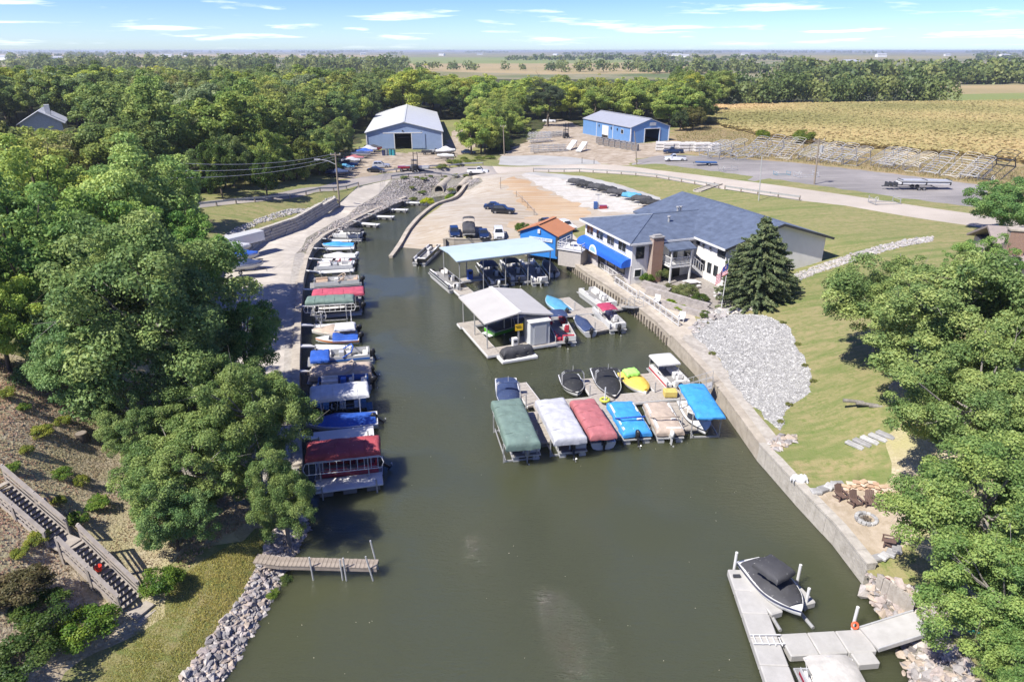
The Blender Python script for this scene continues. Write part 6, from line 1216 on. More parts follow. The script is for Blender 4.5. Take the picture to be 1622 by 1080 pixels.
def near_dock():
    e = thing('floating_dock', 'pale grey plastic dock shaped like a T, nearest the camera', 'dock', (0, 0, 0)); z = .5; m = mat('dock_grey', (.42, .41, .39), .7, var=.1, scale=1.5, detail=8, c2=(.33, .32, .30))
    def seg(a, b, w, nm='deck', zz=z, rnd=False):
        a, b = W(*a, zz), W(*b, zz); d = b - a; Lx = d.length; o = MB(); n = max(1, round(Lx / 1.55))
        for i in range(n):
            q = MB(); q.box((0, 0, -.2), (Lx / n - .012, w, .4)); p = q.build(nm, m, e, bevel=.05); c = a.lerp(b, (i + .5) / n); p.location = (c.x, c.y, zz + random.uniform(-.004, .004)); p.rotation_euler = (0, 0, math.atan2(d.y, d.x))
        return a, b
    seg((1172, 901), (1244, 1100), 1.25, 'dock_module'); seg((1243, 1020), (1378, 1012), 1.25, 'dock_module', .504); seg((1350, 1037), (1385, 1034), 1.0, 'dock_module', .45)
    a, b = W(1190, 905, .35), W(1240, 975, .35)
    for (x0, y0, x1, y1) in ((1222, 975, 1236, 998), (1268, 970, 1288, 994)): q = MB(); A, B_ = W(x0, y0, .2), W(x1, y1, .2); q.cyl(A, B_, .09, .09, 8); q.build('lift_arm', M_GALV, e)
    l = MB(); c = W(1213, 1013, .55)
    for i in range(5): l.box(c + Vector((i * .28 - .5, -.03 * i, .03)), (.04, .5, .04))
    for s in (-.25, .25): l.box(c + Vector((.05, s, .05)), (1.4, .04, .05))
    l.build('ladder', M_WHITE, e)
    cl = MB(); cl.box(W(1167, 912, .56), (.35, .16, .12)); cl.build('cleat', M_DARK, e)
    for i, (px, py) in enumerate([(1163, 900), (1263, 920), (1276, 958), (1352, 988)]):
        p = MB(); q = W(px, py, 0.3); p.cyl((q.x, q.y, -1.5), (q.x, q.y, 1.35), .075, .075, 8); p.build('mooring_post', M_WHITE, e)
    rg = MB(); q = W(1352, 990, .6); rg.tube([q + Vector((.14 * math.cos(t), .07 * math.sin(t) - .1, .12 * math.sin(t) + .1)) for t in np.linspace(0, 6.28, 11)], .05, 6); tag(rg.build('life_ring', mat('ring_orange', (.75, .12, .05), .6)), 'orange life ring at the white post of the near grey dock', 'ring')
    gw = thing('gangway', 'pale grey gangway from rocky bank to near grey dock', 'gangway', (0, 0, 0)); q = MB(); A, B_ = W(1376, 1012, .55), W(1462, 985, 1.0); q.beam(A, B_, 1.25, .12); q.build('deck', m, gw)
    for s in (-1, 1): d = (B_ - A); n_ = Vector((-d.y, d.x, 0)).normalized() * s * .63; r = MB(); r.beam(A + n_ + Vector((0, 0, .02)), B_ + n_ + Vector((0, 0, .02)), .06, .22); r.build('side_rail', M_ALU, gw)
    lf = thing('boat_cradle', 'grey floating drive-on cradle under the black covered speedboat', 'boat lift', (0, 0, 0)); A, B_ = W(1205, 912, .3), W(1252, 962, .3); d = B_ - A
    for s in (-1, 1): n_ = Vector((-d.y, d.x, 0)).normalized() * s * .95; q = MB(); q.beam(A + n_ - d * .1, B_ + n_ + d * .1, .7, .4); q.build('float', m, lf, bevel=.06)
    runabout('black covered white speedboat on the near grey dock cradle', (1270, 968), (1194, 882), z=1.0, hull='white', stripe='navy', cover='charcoal', grp=None, motor='stern', Wy=2.5, cb=.90, zlift=.3); 
    o = cover_mb(1.5, 1.35, .28, .13, .1, 10, 8, .012, 5).build('tower_cover', CL['charcoal'], smooth=60); p = W(1226, 900, 1.9); o.location = (p.x, p.y, 1.75); o.rotation_euler = (0, 0, math.atan2(-1, .62)); tag(o, 'navy canvas over the tower of the near speedboat', 'canvas')
    pontoon('pontoon boat with two tan grey canvas tops, cut by frame bottom', (1296, 1052), (1362, 1180), z=.6, fence='silver', stripe='maroon', top='putty', canopy_x=.6, canopy_l=2.4, Wy=2.7)
near_dock()
# ---------------------------------------------------------------- vehicles (drawn in metres, scaled to survey units)
KV = .74
PAINT = {n: mat('paint_' + n, c, .28, .15, var=.03, coat=.6, spec=.5, obj=True) for n, c in dict(navy=(.015, .03, .08), white=(.72, .72, .71), black=(.016, .017, .02), silver=(.42, .43, .45), red=(.3, .02, .03), blue=(.03, .1, .3)).items()}
M_LAMP = mat('lamp_glass', (.75, .75, .72), .15); M_TAIL = mat('tail_lamp', (.35, .01, .01), .2); M_PLATE = mat('plate', (.6, .6, .6), .5); M_RIM = mat('rim', (.4, .4, .41), .3, .8)
def wheel(e, x, y, r=.36, w=.24):
    b = MB(); b.cyl((x, y - w / 2, r), (x, y + w / 2, r), r, r, 14); o = b.build('wheel', M_RUBBER, e, smooth=40); s = 1 if y > 0 else -1
    b = MB(); b.cyl((x, y + s * (w / 2 - .02), r), (x, y + s * (w / 2 + .015), r), r * .62, r * .55, 10); b.build('rim', M_RIM, o)
def vehicle(label, px, py, heading, kind='suv', paint='navy', grp='parked vehicles', dz=0.0):
    "heading in degrees: direction the nose points (0 = +x, 90 = away from camera)"
    g = G(px, py); e = thing({'suv': 'parked_car', 'sedan': 'parked_car', 'van': 'van', 'pickup': 'pickup_truck'}[kind], label, 'pickup' if kind == 'pickup' else 'van' if kind == 'van' else 'car', (g.x, g.y, g.z + .01), R_(heading), grp); e.scale = (KV,) * 3; m = PAINT[paint]
    Lx, hood, belt, roof, wd = {'suv': (4.8, 1.05, 1.1, 1.75, .95), 'sedan': (4.7, .9, .95, 1.45, .9), 'van': (4.9, 1.1, 1.15, 1.85, .97), 'pickup': (5.8, 1.15, 1.2, 1.85, .98)}[kind]; h = Lx / 2
    def sec(x, zb, zt, w): return [(x, -w, zb), (x, -w * 1.02, (zb + zt) / 2), (x, -w * .94, zt), (x, w * .94, zt), (x, w * 1.02, (zb + zt) / 2), (x, w, zb)]
    zt = belt; b = MB(); tail = belt - (.05 if kind != 'sedan' else .02)
    xs = [(-h, .5, tail - .12, wd * .9), (-h + .12, .32, tail, wd * .97), (-h * .4, .28, belt, wd), (h * .25, .28, belt, wd), (h * .32, .28, hood + .02, wd), (h - .5, .3, hood - .05, wd * .97), (h - .08, .36, hood - .16, wd * .9), (h, .5, hood - .35, wd * .82)]
    b.loft([sec(*q) for q in xs]); b.build('body', m, e, smooth=35, fix=True)
    c = {'suv': (-h + .15, -h + .5, h * .02, h * .36), 'sedan': (-h + .55, -h + 1.35, h * .02, h * .40), 'van': (-h + .1, -h + .3, h * .12, h * .5), 'pickup': (-h * .12, -h * .02, h * .22, h * .48)}[kind]
    tw = wd * .76; lo = [(c[0], -wd * .93, belt - .02), (c[3], -wd * .93, belt - .02), (c[3], wd * .93, belt - .02), (c[0], wd * .93, belt - .02)]; hi = [(c[1], -tw, roof), (c[2], -tw, roof), (c[2], tw, roof), (c[1], tw, roof)]
    b = MB(); b.loft([lo, hi]); cab = b.build('cabin', m, e, bevel=.04)
    lo, hi = [Vector(p) for p in lo], [Vector(p) for p in hi]
    for i, nm in ((0, 'side_window'), (1, 'windscreen'), (2, 'side_window'), (3, 'rear_window')):
        j = (i + 1) % 4; A, B_, C_, D = lo[i], lo[j], hi[j], hi[i]; n_ = (B_ - A).cross(D - A).normalized(); f = lambda u, v: A.lerp(B_, u).lerp(D.lerp(C_, u), v) + n_ * .012
        spans = ((.1, .5), (.54, .88)) if nm == 'side_window' and kind != 'pickup' else ((.08, .92),)
        for u0, u1 in spans: b = MB(); b.add([f(u0, .14), f(u1, .14), f(u1, .88), f(u0, .88)], [(0, 1, 2, 3)]); b.build(nm, M_GLASS, cab)
    if kind == 'pickup':
        b = MB(); b.box((-h * .56, 0, belt + .005), (h * .84, wd * 1.6, .02)); b.build('load_bed', M_BLACK, e)
    for x in (-h * .62, h * .62):
        for s in (-1, 1): wheel(e, x, s * (wd - .1), .37 if kind != 'sedan' else .33)
    for s in (-1, 1):
        b = MB(); b.box((h - .1, s * wd * .66, hood - .32), (.16, .34, .16)); b.build('headlight', M_LAMP, e); b = MB(); b.box((-h + .04, s * wd * .74, tail - .25), (.1, .22, .22)); b.build('tail_light', M_TAIL, e)
        b = MB(); b.box((c[3] - .25, s * (wd + .1), belt + .08), (.14, .2, .14)); b.build('mirror', m, e)
    b = MB(); b.box((h - .02, 0, .48), (.12, wd * 1.6, .18)); b.box((-h + .02, 0, .5), (.12, wd * 1.6, .18)); b.build('bumper', M_DARK if paint != 'white' else M_GALV, e)
    b = MB(); b.box((h + .01, 0, hood - .36), (.05, wd * .9, .2)); b.build('grille', M_BLACK, e); b = MB(); b.box((h + .05, 0, .5), (.02, .32, .14)); b.build('number_plate', M_PLATE, e)
    return e
vehicle('navy SUV facing the water, leftmost bay above the ramp wall', 720, 375, -82, 'suv', 'navy'); vehicle('navy sedan facing the water between covered pontoon and white van', 766, 376, -83, 'sedan', 'navy'); vehicle('white van facing the water, rightmost parking bay', 790, 377, -86, 'van', 'white')
vehicle('black SUV parked sideways on the gravel above the ramp', 797, 338, -8, 'suv', 'black'); vehicle('dark navy sedan just behind the black SUV on gravel', 784, 331, -4, 'sedan', 'navy'); vehicle('white pickup truck driving on the road above the culverts', 757, 275, -4, 'pickup', 'white', None)
vehicle('white car half hidden behind the orange roofed office', 897, 364, -60, 'suv', 'white'); vehicle('dark car mostly hidden behind the orange roofed office', 866, 358, -70, 'sedan', 'black')
vehicle('white pickup truck parked at the edge of grey gravel lot', 1069, 255, 176, 'pickup', 'white'); vehicle('dark pickup truck beside stacked dock floats', 1066, 243, 174, 'pickup', 'navy'); vehicle('dark car on the track beside the big pale blue shed', 742, 244, 10, 'sedan', 'navy'); vehicle('white pickup far up the track behind the blue workshop', 870, 194, 170, 'pickup', 'white')
def trailer(e, Lx, Wd=1.7, axles=1, m=None):
    m = m or M_DARK; b = MB()
    for s in (-1, 1): b.beam((-Lx / 2, s * Wd * .42, .5), (Lx / 2 - 1.2, s * Wd * .42, .5), .08, .1); b.beam((Lx / 2 - 1.2, s * Wd * .42, .5), (Lx / 2 + .5, 0, .5), .08, .1)
    for x in (-Lx / 2 + .2, -.2, Lx / 2 - 1.3): b.box((x, 0, .46), (.08, Wd * .84, .08))
    f = b.build('trailer_frame', m, e); 
    for k in range(axles):
        for s in (-1, 1): wheel(e, -Lx * .12 - k * .75, s * (Wd / 2 + .1), .3, .2)
    b = MB(); b.cyl((Lx / 2 + .35, 0, 0), (Lx / 2 + .35, 0, .6), .04, .04, 6); b.build('jack_stand', M_GALV, e)
def trailer_boat(label, px, py, heading, Lx=6, cover='grey', hull='white', grp='boats on trailers', pont=False, Wy=2.2, bim=None, crown=1.0, seed=0):
    g = G(px, py); e = thing('trailer_boat', label, 'boat', (g.x, g.y, g.z), R_(heading), grp); e.scale = (KV,) * 3; trailer(e, Lx, 1.7)
    st = hull_fn(Lx, Wy); X = lambda s: (s - .5) * Lx; z0 = .75
    if pont:
        for s in (-1, 1): b = MB(); b.tube([(-Lx / 2, s * .85, z0), (Lx / 2 - .8, s * .85, z0), (Lx / 2, s * .85, z0 + .25)], [.3, .3, .05], 9); b.build('pontoon', M_ALU, e, smooth=50)
        b = MB(); b.box((0, 0, z0 + .36), (Lx, Wy, .12)); b.build('deck', M_ALU, e); c = cover_mb(Lx - .2, Wy + .1, .85, .3, .35 * crown, seed=seed).build('boat_cover', CL[cover], e, smooth=60); c.location = (0, 0, z0 + .42)
        if bim: bimini(e, -Lx * .25, z0 + 1.2, z0 + 2.4, 1.5, Wy, CL[bim])
    else:
        b = MB(); b.loft([[(X(s), -q[0], q[1] + z0), (X(s), -q[0] * .97, (q[1] + q[2]) / 2 + z0), (X(s), -q[0] * .82, q[2] + z0), (X(s), 0, q[3] + z0), (X(s), q[0] * .82, q[2] + z0), (X(s), q[0] * .97, (q[1] + q[2]) / 2 + z0), (X(s), q[0], q[1] + z0)] for s in np.linspace(0, 1, 11) for q in [st(s)]], closed=False, cap0=True, cap1=False); b.build('hull', GEL[hull], e, smooth=40)
        b = MB(); ny = 9; V = []
        for s in np.linspace(.02, .97, 13):
            bb, d, _, _ = st(s); cr = (.15 + .6 * math.exp(-((s - .5) / .22) ** 2)) * crown
            for j in range(ny): v = 2 * j / (ny - 1) - 1; V.append((X(s), v * (bb + .03), z0 + d + .03 + cr * (1 - v * v) ** .7 - (.2 if abs(v) == 1 else 0) + .02 * math.sin(s * 23 + v * 4)))
        b.add(V, [(i * ny + j, (i + 1) * ny + j, (i + 1) * ny + j + 1, i * ny + j + 1) for i in range(12) for j in range(ny - 1)]); b.build('boat_cover', CL[cover], e, smooth=60)
        outboard(e, -Lx / 2 - .05, z0 + .4, M_BLACK, tilt=.6)
    return e
trailer_boat('black covered pontoon on a trailer between navy SUV and sedan', 743, 374, -86, 6.2, 'charcoal', pont=True, bim='charcoal', grp=None)
for i, (px, py, c, h, lab) in enumerate([(536, 281, 'navy', 'navy', 'navy boat on trailer nearest the road in shed row'), (546, 273, 'cyan', 'silver', 'steel blue covered boat, second in shed row'), (552, 266, 'charcoal', 'blue', 'dark covered blue boat, third in shed row'), (562, 258, 'maroon', 'white', 'maroon covered white boat, fourth in shed row'), (572, 251, 'navy', 'white', 'navy covered white boat, fifth in shed row'), (584, 244, 'grey', 'grey', 'tall grey covered boat, last in shed row')]): trailer_boat(lab, px, py, -12, 6.2, c, h, 'boats on trailers beside the shed', crown=1.0 if i < 5 else 1.6, seed=i)
for i, (px, py, c, h, lab) in enumerate([(541, 277, 'charcoal', 'white', 'black covered white boat squeezed near the road in shed row'), (557, 262, 'grey', 'navy', 'pale covered navy boat in the middle of shed row'), (578, 247, 'blue', 'white', 'royal blue covered boat near the shed end of row'), (592, 241, 'charcoal', 'red', 'dark covered red boat against the shed front wall')]): trailer_boat(lab, px, py, -14, 6.0, c, h, 'boats on trailers beside the shed', crown=1.1, seed=i + 20)
trailer_boat('white tent covered boat on trailer right of the shed door', 706, 246, 4, 6.5, 'white', 'grey', None, crown=1.7); trailer_boat('small white boat on a trailer behind the roadside weeds', 706, 254, 186, 5, 'white', 'white', None, crown=.5)
def box_trailer():
    g = G(384, 392); e = thing('box_trailer', 'long white box trailer parked against the limestone wall', 'trailer', g, R_(56)); e.scale = (KV,) * 3; b = MB(); b.box((0, 0, 1.45), (7.6, 2.3, 1.7)); b.build('box_body', PAINT['white'], e, bevel=.06); trailer(e, 7.8, 2.1, 2); b = MB(); b.box((-3.83, 0, 1.4), (.05, 2.0, 1.5)); b.build('rear_door', M_WHITE, e)
    for i, (px, py, c, l) in enumerate([(372, 404, 'grey', 'pale covered boat on trailer just behind the white box trailer'), (384, 417, 'blue', 'blue covered boat on trailer half under the oak'), (390, 432, 'navy', 'navy covered boat on trailer deepest under the oak')]): trailer_boat(l, px, py, 12, 5.4, c, 'white', 'boats on trailers by the limestone wall', seed=i)
box_trailer()
def pwc_row():
    c = ['charcoal', 'black', 'charcoal', 'black', 'charcoal', 'cyan', 'charcoal', 'black']; pos = [(913, 294), (926, 298), (946, 302), (962, 306), (976, 311), (1000, 317), (1016, 322), (1030, 328)]
    words = ['first', 'second', 'third', 'fourth', 'fifth', '', 'sixth', '']
    for i, ((px, py), k) in enumerate(zip(pos, c)):
        lab = 'bright turquoise covered jet ski in the boatyard trailer row' if k == 'cyan' else 'black covered jet ski at the restaurant end of trailer row' if i == 7 else f'{words[i]} black covered jet ski on trailer counted from the road'
        g = G(px, py); e = thing('jet_ski', lab, 'jet ski', g, R_(150), 'jet skis on trailers in the boatyard'); e.scale = (.9,) * 3
        b = cover_mb(3.6, 1.35, .5, .25, .28, 14, 8, .05, i, taper=lambda u: 1 - .45 * max(0, u) ** 2).build('cover', CL[k], e, smooth=60); b.location = (0, 0, .6); trailer(e, 3.6, 1.2)
        b = MB(); b.loft([[(x, y * w, z) for y, z in ((-1, .85), (-.7, .5), (.7, .5), (1, .85))] for x, w in ((-1.6, .6), (0, .64), (1.1, .5), (1.75, .06))]); b.build('hull', GEL['yellow' if i == 7 else 'white'], e)
pwc_row()
# ---------------------------------------------------------------- boat lift frames stored on the lot
def lift_proto(bows=11, tint='alu', Lx=7.4, Wd=2.7, hgt_=1.7, nm='stored_lift'):
    m = {'alu': M_ALU, 'galv': M_GALV, 'blue': mat('blue_alu', (.22, .40, .48), .45, .4), 'cream': mat('cream_alu', (.55, .52, .45), .5, .2), 'dark': M_DARK}[tint]; e = thing(nm, 'x x x x', 'boat lift')
    post = MB(); post.box((0, 0, hgt_ / 2), (.11, .11, hgt_)); po = post.build('post', m, e); po.location = (-Lx * .33, -Wd / 2, 0)
    for x, y in ((1, -1), (-1, 1), (1, 1)): c = po.copy(); COL.objects.link(c); c.location = (x * Lx * .33, y * Wd / 2, 0)
    bm_ = MB(); bm_.box((0, 0, 0), (.12, Wd - .12, .14)); b0 = bm_.build('cross_beam', m, e); b0.location = (-Lx * .33, 0, .15); c = b0.copy(); COL.objects.link(c); c.location = (Lx * .33, 0, .15)
    c = b0.copy(); COL.objects.link(c); c.location = (-Lx * .33, 0, 1.2); c = b0.copy(); COL.objects.link(c); c.location = (Lx * .33, 0, 1.2)
    sr = MB(); sr.box((0, 0, 0), (Lx * .66 - .12, .1, .12)); s0 = sr.build('side_beam', m, e); s0.location = (0, -Wd / 2, .15); c = s0.copy(); COL.objects.link(c); c.location = (0, Wd / 2, .15)
    cr = thing('canopy_frame', None, None); cr.parent = e; del_ = [cr.pop(k) for k in ('label', 'category') if k in cr]; cr.location = (0, 0, hgt_)
    rl = MB(); rl.box((0, 0, 0), (Lx, .07, .08)); r0 = rl.build('canopy_rail', m, cr); r0.location = (0, -Wd / 2, 0); c = r0.copy(); COL.objects.link(c); c.location = (0, Wd / 2, 0)
    ab = MB(); ab.tube([(0, Wd / 2 * math.cos(q), 0.3 * math.sin(q)) for q in np.linspace(math.pi, 0, 9)], .035, 5); a0 = ab.build('canopy_bow', m, cr)
    for i in range(bows):
        c = a0 if i == 0 else a0.copy()
        if i: COL.objects.link(c)
        c.location = (-Lx / 2 + .05 + (Lx - .1) * i / (bows - 1), 0, .04)
    wh = MB(); wh.tube([(.4 * math.cos(q), 0, .4 * math.sin(q)) for q in np.linspace(0, 6.283, 13)], .03, 4)
    for k in range(4): wh.tube([(0, 0, 0), (.4 * math.cos(k * 1.57), 0, .4 * math.sin(k * 1.57))], .02, 4)
    w0 = wh.build('hand_wheel', M_WHITE, e); w0.location = (-Lx * .33, -Wd / 2 - .1, 1.5); return e
def lift_row():
    P = {k: lift_proto(tint=k) for k in ('alu', 'galv', 'cream', 'blue', 'dark')}; used = set()
    T = [(1160, 245, 'galv', 40, -12, 'first bare lift frame from the workshop end of the gravel lot'), (1196, 247, 'alu', 38, -28, 'tilted bare lift frame left of the smaller shrub'), (1222, 246, 'alu', 36, -34, 'steeply tilted lift frame right of the smaller shrub'), (1254, 250, 'cream', 40, -30, 'tilted cream lift frame in front of the larger shrub'), (1284, 252, 'galv', 38, -14, 'bare lift frame right of the larger shrub'), (1312, 255, 'alu', 38, -20, 'bare lift frame behind the tall wooden utility pole'),
         (1334, 258, 'alu', 36, -22, 'lift frame third right of the utility pole'), (1356, 260, 'galv', 38, -12, 'upright lift frame before the gap in the row'), (1400, 262, 'galv', 38, -14, 'upright lift frame just after the gap in the row'), (1428, 266, 'cream', 36, -14, 'cream lift frame with close bows after the gap'), (1454, 270, 'cream', 35, -12, 'second cream lift frame after the gap'), (1487, 274, 'alu', 33, -26, 'bare lift frame with blue legs near the row end'), (1522, 279, 'cream', 30, -28, 'tilted cream lift frame near the right end of row'), (1575, 282, 'dark', 26, -30, 'large dark ended lift frame at the right end of row'), (1240, 247, 'alu', 36, -22, 'lift frame leaning behind the larger shrub'), (1298, 255, 'cream', 38, -15, 'cream lift frame just left of utility pole'), (1414, 265, 'alu', 36, -18, 'pale lift frame leaning just right of the row gap'), (1545, 282, 'alu', 36, -20, 'pale lift frame just left of the dark ended one'), (1128, 246, 'alu', 30, -10, 'pale lift frame next to the stacked dock floats'), (1140, 250, 'galv', 44, -16, 'grey lift frame second from the stacked dock floats'), (1180, 252, 'galv', 8, -14, 'low lift frame lying near the blue trailer')]
    for px, py, k, rz, tilt, lab in T:
        e = P[k] if k not in used else copy_tree(P[k]); used.add(k); g = G(px, py); e.location = g; e.rotation_euler = (0, R_(tilt), R_(rz)); e['label'] = lab; e['group'] = 'boat lift frames stored along the gravel lot'; e.scale = (.98 if k != 'dark' else 1.15,) * 3
        e.location.z += .35
    e = P['blue']; 
    for lab, px, py, rz, sc, k in (('pale lift frame without canopy near the road on gravel lot', 1152, 270, 20, .6, 'galv'), ('empty grey lift frame with hand wheel beside the utility pole', 1276, 280, 8, .72, 'alu'), ('empty grey lift frame standing on the road verge', 1400, 322, 2, .72, 'galv'), ('low blue lift frame alone on the gravel lot', 1238, 277, 6, .5, 'blue')):
        e = P[k] if k not in used else copy_tree(P[k]); used.add(k); g = G(px, py); e.location = g; e.rotation_euler = (0, 0, R_(rz)); e.scale = (sc, sc, sc * .8); e['label'] = lab; e['group'] = 'boat lift frames stored along the gravel lot'
        for ch in list(e.children):
            if ch.name.startswith('canopy_frame'):
                for c2 in list(ch.children): bpy.data.objects.remove(c2)
                bpy.data.objects.remove(ch)
lift_row()
def yard_stuff():
    g = G(1440, 300); e = thing('long_trailer', 'long black trailer carrying two white striped dock sections', 'trailer', g, R_(176)); trailer(e, 7.5, 2.0, 2); b = MB(); b.box((-1.8, 0, 1.05), (7.4, 1.6, .25)); b.build('dock_section', M_WHITE, e); b = MB(); b.box((-2.0, .1, 1.4), (7.4, 1.6, .22)); b.build('dock_section', M_ALU, e)
    for x in (-5.6, -2, 1.6): b = MB(); b.box((x, 0, 1.2), (.12, 1.75, .75)); b.build('strap_frame', M_BLACK, e)
    b = MB()
    for x in (2.2, 2.9, 3.5): b.box((x, 0, .8), (.2, 1.2, .6))
    b.build('winch_gear', M_DARK, e)
    g = G(1118, 262); e = thing('flat_trailer', 'low blue flat trailer parked behind the white pickup', 'trailer', g, R_(174)); trailer(e, 4, 1.5, 1); b = MB(); b.box((0, 0, .6), (4, 1.5, .1)); b.build('flat_bed', mat('trailer_blue', (.04, .1, .25), .5), e)
    # stacks of lift parts
    r = random.Random(5)
    for lab, px, py, n, Lx, rz, m in (('tall stack of silver lift frames at the left of boatyard gravel', 855, 226, 6, 6.0, 10, M_ALU), ('low grey heap of lift frames below the tall silver stack', 868, 241, 4, 8.5, 6, M_GALV), ('grey heap of lift parts beyond the tall silver stack', 880, 217, 3, 5.5, 30, M_GALV)):
        g = G(px, py); e = thing('lift_stack', lab, 'stack', g, R_(rz), 'stacked lift parts')
        for i in range(n):
            z = .25 + i * .42; 
            for s in (-1, 1): b = MB(); b.beam((-Lx / 2 + r.uniform(-.4, .4), s * 1.2 + r.uniform(-.2, .2), z), (Lx / 2 + r.uniform(-.4, .4), s * 1.2 + r.uniform(-.2, .2), z + r.uniform(0, .3)), .1, .12); b.build('rail', m, e)
            for k in range(7): b = MB(); x = -Lx / 2 + Lx * (k + .5) / 7; b.beam((x, -1.3, z + .1), (x + r.uniform(-.2, .2), 1.3, z + .12 + r.uniform(0, .15)), .07, .08); b.build('cross_bar', m, e)
    for i, (px, py, lab) in enumerate([(905, 237, 'left white dock ramp section tipped on the boatyard gravel'), (921, 240, 'right white dock ramp section tipped on the boatyard gravel')]):
        g = G(px, py); e = thing('dock_ramp', lab, 'ramp', g, R_(60), 'white ramp sections'); b = MB(); b.beam((-1.8, 0, .15), (1.8, 0, 1.9), 1.3, .16); b.build('deck', M_WHITE, e)
        for s in (-1, 1): b = MB(); b.beam((1.0, s * .6, 0), (1.75, s * .6, 1.8), .08); b.build('leg', M_ALU, e)
    cm = mat('cage_steel', (.22, .19, .165), .6, .2, var=.4, scale=8, obj=True)
    k = 0
    for row in range(2):
        for i in range(7):
            px = 952 + i * 9 - row * 3; py = 229.5 + i * 1.6 - row * 2.5; g = G(px, py); e = thing('float_crate', ('front' if row == 0 else 'back') + ' row wire crate of dock floats beside the blue workshop', 'crate', g, R_(-28), ('front' if row == 0 else 'back') + ' row of wire crates')
            b = MB(); b.box((0, 0, .75), (1.15, 1.15, 1.3)); b.build('floats', cm, e); b = MB()
            for x in (-.6, .6):
                for y in (-.6, .6): b.box((x, y, .75), (.06, .06, 1.55))
            for z in (.1, .75, 1.45):
                for s in (-.6, .6): b.box((0, s, z), (1.2, .05, .05)); b.box((s, 0, z), (.05, 1.2, .05))
            b.build('cage', M_GALV, e)
    for i in range(8):
        px, py = 1046 + i * 12, 238 + (i % 2) * .8 + i * .25; g = G(px, py); e = thing('float_stack', f'pale stacked dock floats right of the workshop door', 'stack', g, R_(-10 + i * 3), 'dock floats stacked right of the workshop')
        for q in range(3): b = MB(); b.box((0, 0, .3 + q * .62), (2.2, 2.4, .5)); b.build('float', mat('float_pale', (.50, .48, .46), .7, var=.2, scale=4, obj=True), e, bevel=.06)
    for px, py, rz, lab in ((897, 219, -80, 'dark forklift with raised mast left of the blue workshop'), (658, 272, -70, 'dark forklift with tall mast by the roadside fence')):
        g = G(px, py); e = thing('forklift', lab, 'forklift', g, R_(rz), 'forklifts'); b = MB(); b.box((-.5, 0, .8), (1.7, 1.2, .9)); b.build('body', M_DARK, e, bevel=.08); b = MB(); b.box((-.5, 0, 2.15), (1.3, 1.1, .08)); 
        for x in (-1.1, .1):
            for s in (-.5, .5): b.box((x, s, 1.7), (.08, .08, .95))
        b.build('overhead_guard', M_BLACK, e); b = MB()
        for s in (-.4, .4): b.box((.55, s, 2.0), (.12, .12, 3.8))
        for z in (1.0, 2.2, 3.6): b.box((.55, 0, z), (.08, .8, .12))
        b.build('mast', M_BLACK, e)
        for s in (-.3, .3): b = MB(); b.box((1.2, s, .25), (1.2, .12, .06)); b.build('fork', M_GALV, e)
        for x in (-1.0, .2):
            for s in (-1, 1): wheel(e, x, s * .6, .35, .25)
    for i, (px, py, c, lab) in enumerate([(619, 246, 'teal', 'teal barrel beside the shed door'), (624, 246.5, 'teal', 'second teal barrel, closest to the shed door'), (613, 246, 'grey', 'dark grey barrel left of the teal barrels'), (608, 247, 'navy', 'navy barrel farthest from the shed door')]):
        g = G(px, py); e = thing('barrel', lab, 'barrel', g, 0, 'barrels by the shed door'); b = MB(); b.cyl((0, 0, 0), (0, 0, 1.3), .4, .4, 12); b.build('drum', GEL[c], e, smooth=40); b = MB(); b.cyl((0, 0, 1.3), (0, 0, 1.34), .36, .36, 12); b.build('lid', M_DARK, e)
    for i, (px, py, Lx) in enumerate([(690, 244, 5), (676, 245, 4), (668, 271, 5), (640, 271, 4), (650, 270, 3)]):
        g = G(px, py); e = thing('spare_trailer', ['long flat trailer in front of the shed wall', 'short flat trailer in front of the shed wall', 'cluttered trailer behind the roadside guardrail', 'red winch trailer behind the roadside guardrail', 'small trailer beside the roadside forklift'][i], 'trailer', g, R_([0, 4, -5, 8, 20][i]), 'empty trailers by the shed'); trailer(e, Lx, 1.5, 1); b = MB(); b.box((0, 0, .75), (Lx * .6, 1.2, .4)); b.build('load', [M_GALV, M_DARK, M_ALU, PAINT['red'], M_GALV][i], e)
    g = G(947, 331); e = thing('fuel_stand', 'blue and white fuel stand on the boatyard gravel', 'pump', g, 0); b = MB(); b.box((0, 0, 1.1), (.25, .25, 2.2)); b.build('post', M_WHITE, e); b = MB(); b.box((-.4, 0, .6), (.6, .6, 1.0)); b.build('cabinet', PAINT['blue'], e); b = MB(); b.box((.8, 0, .3), (1.2, .7, .5)); b.build('crate', PAINT['red'], e); b = MB(); b.box((0, 0, 2.25), (1.0, .3, .12)); b.build('lamp_arm', M_GALV, e)
    # bridge beam frame and railing beside ramp
    e = thing('ramp_fence', 'low white cable fence along the edge above the parked SUVs', 'fence', G(836, 340), 0)
    A = [G(818, 312), G(827, 320), G(836, 330), G(846, 341)]; o = e.location
    for p in A: b = MB(); b.box(p - o + Vector((0, 0, .5)), (.1, .1, 1.0)); b.build('post', M_POLE, e)
    for i in range(3): b = MB(); b.beam(A[i] - o + Vector((0, 0, .8)), A[i + 1] - o + Vector((0, 0, .8)), .04); b.build('rail', M_GALV, e)
yard_stuff()
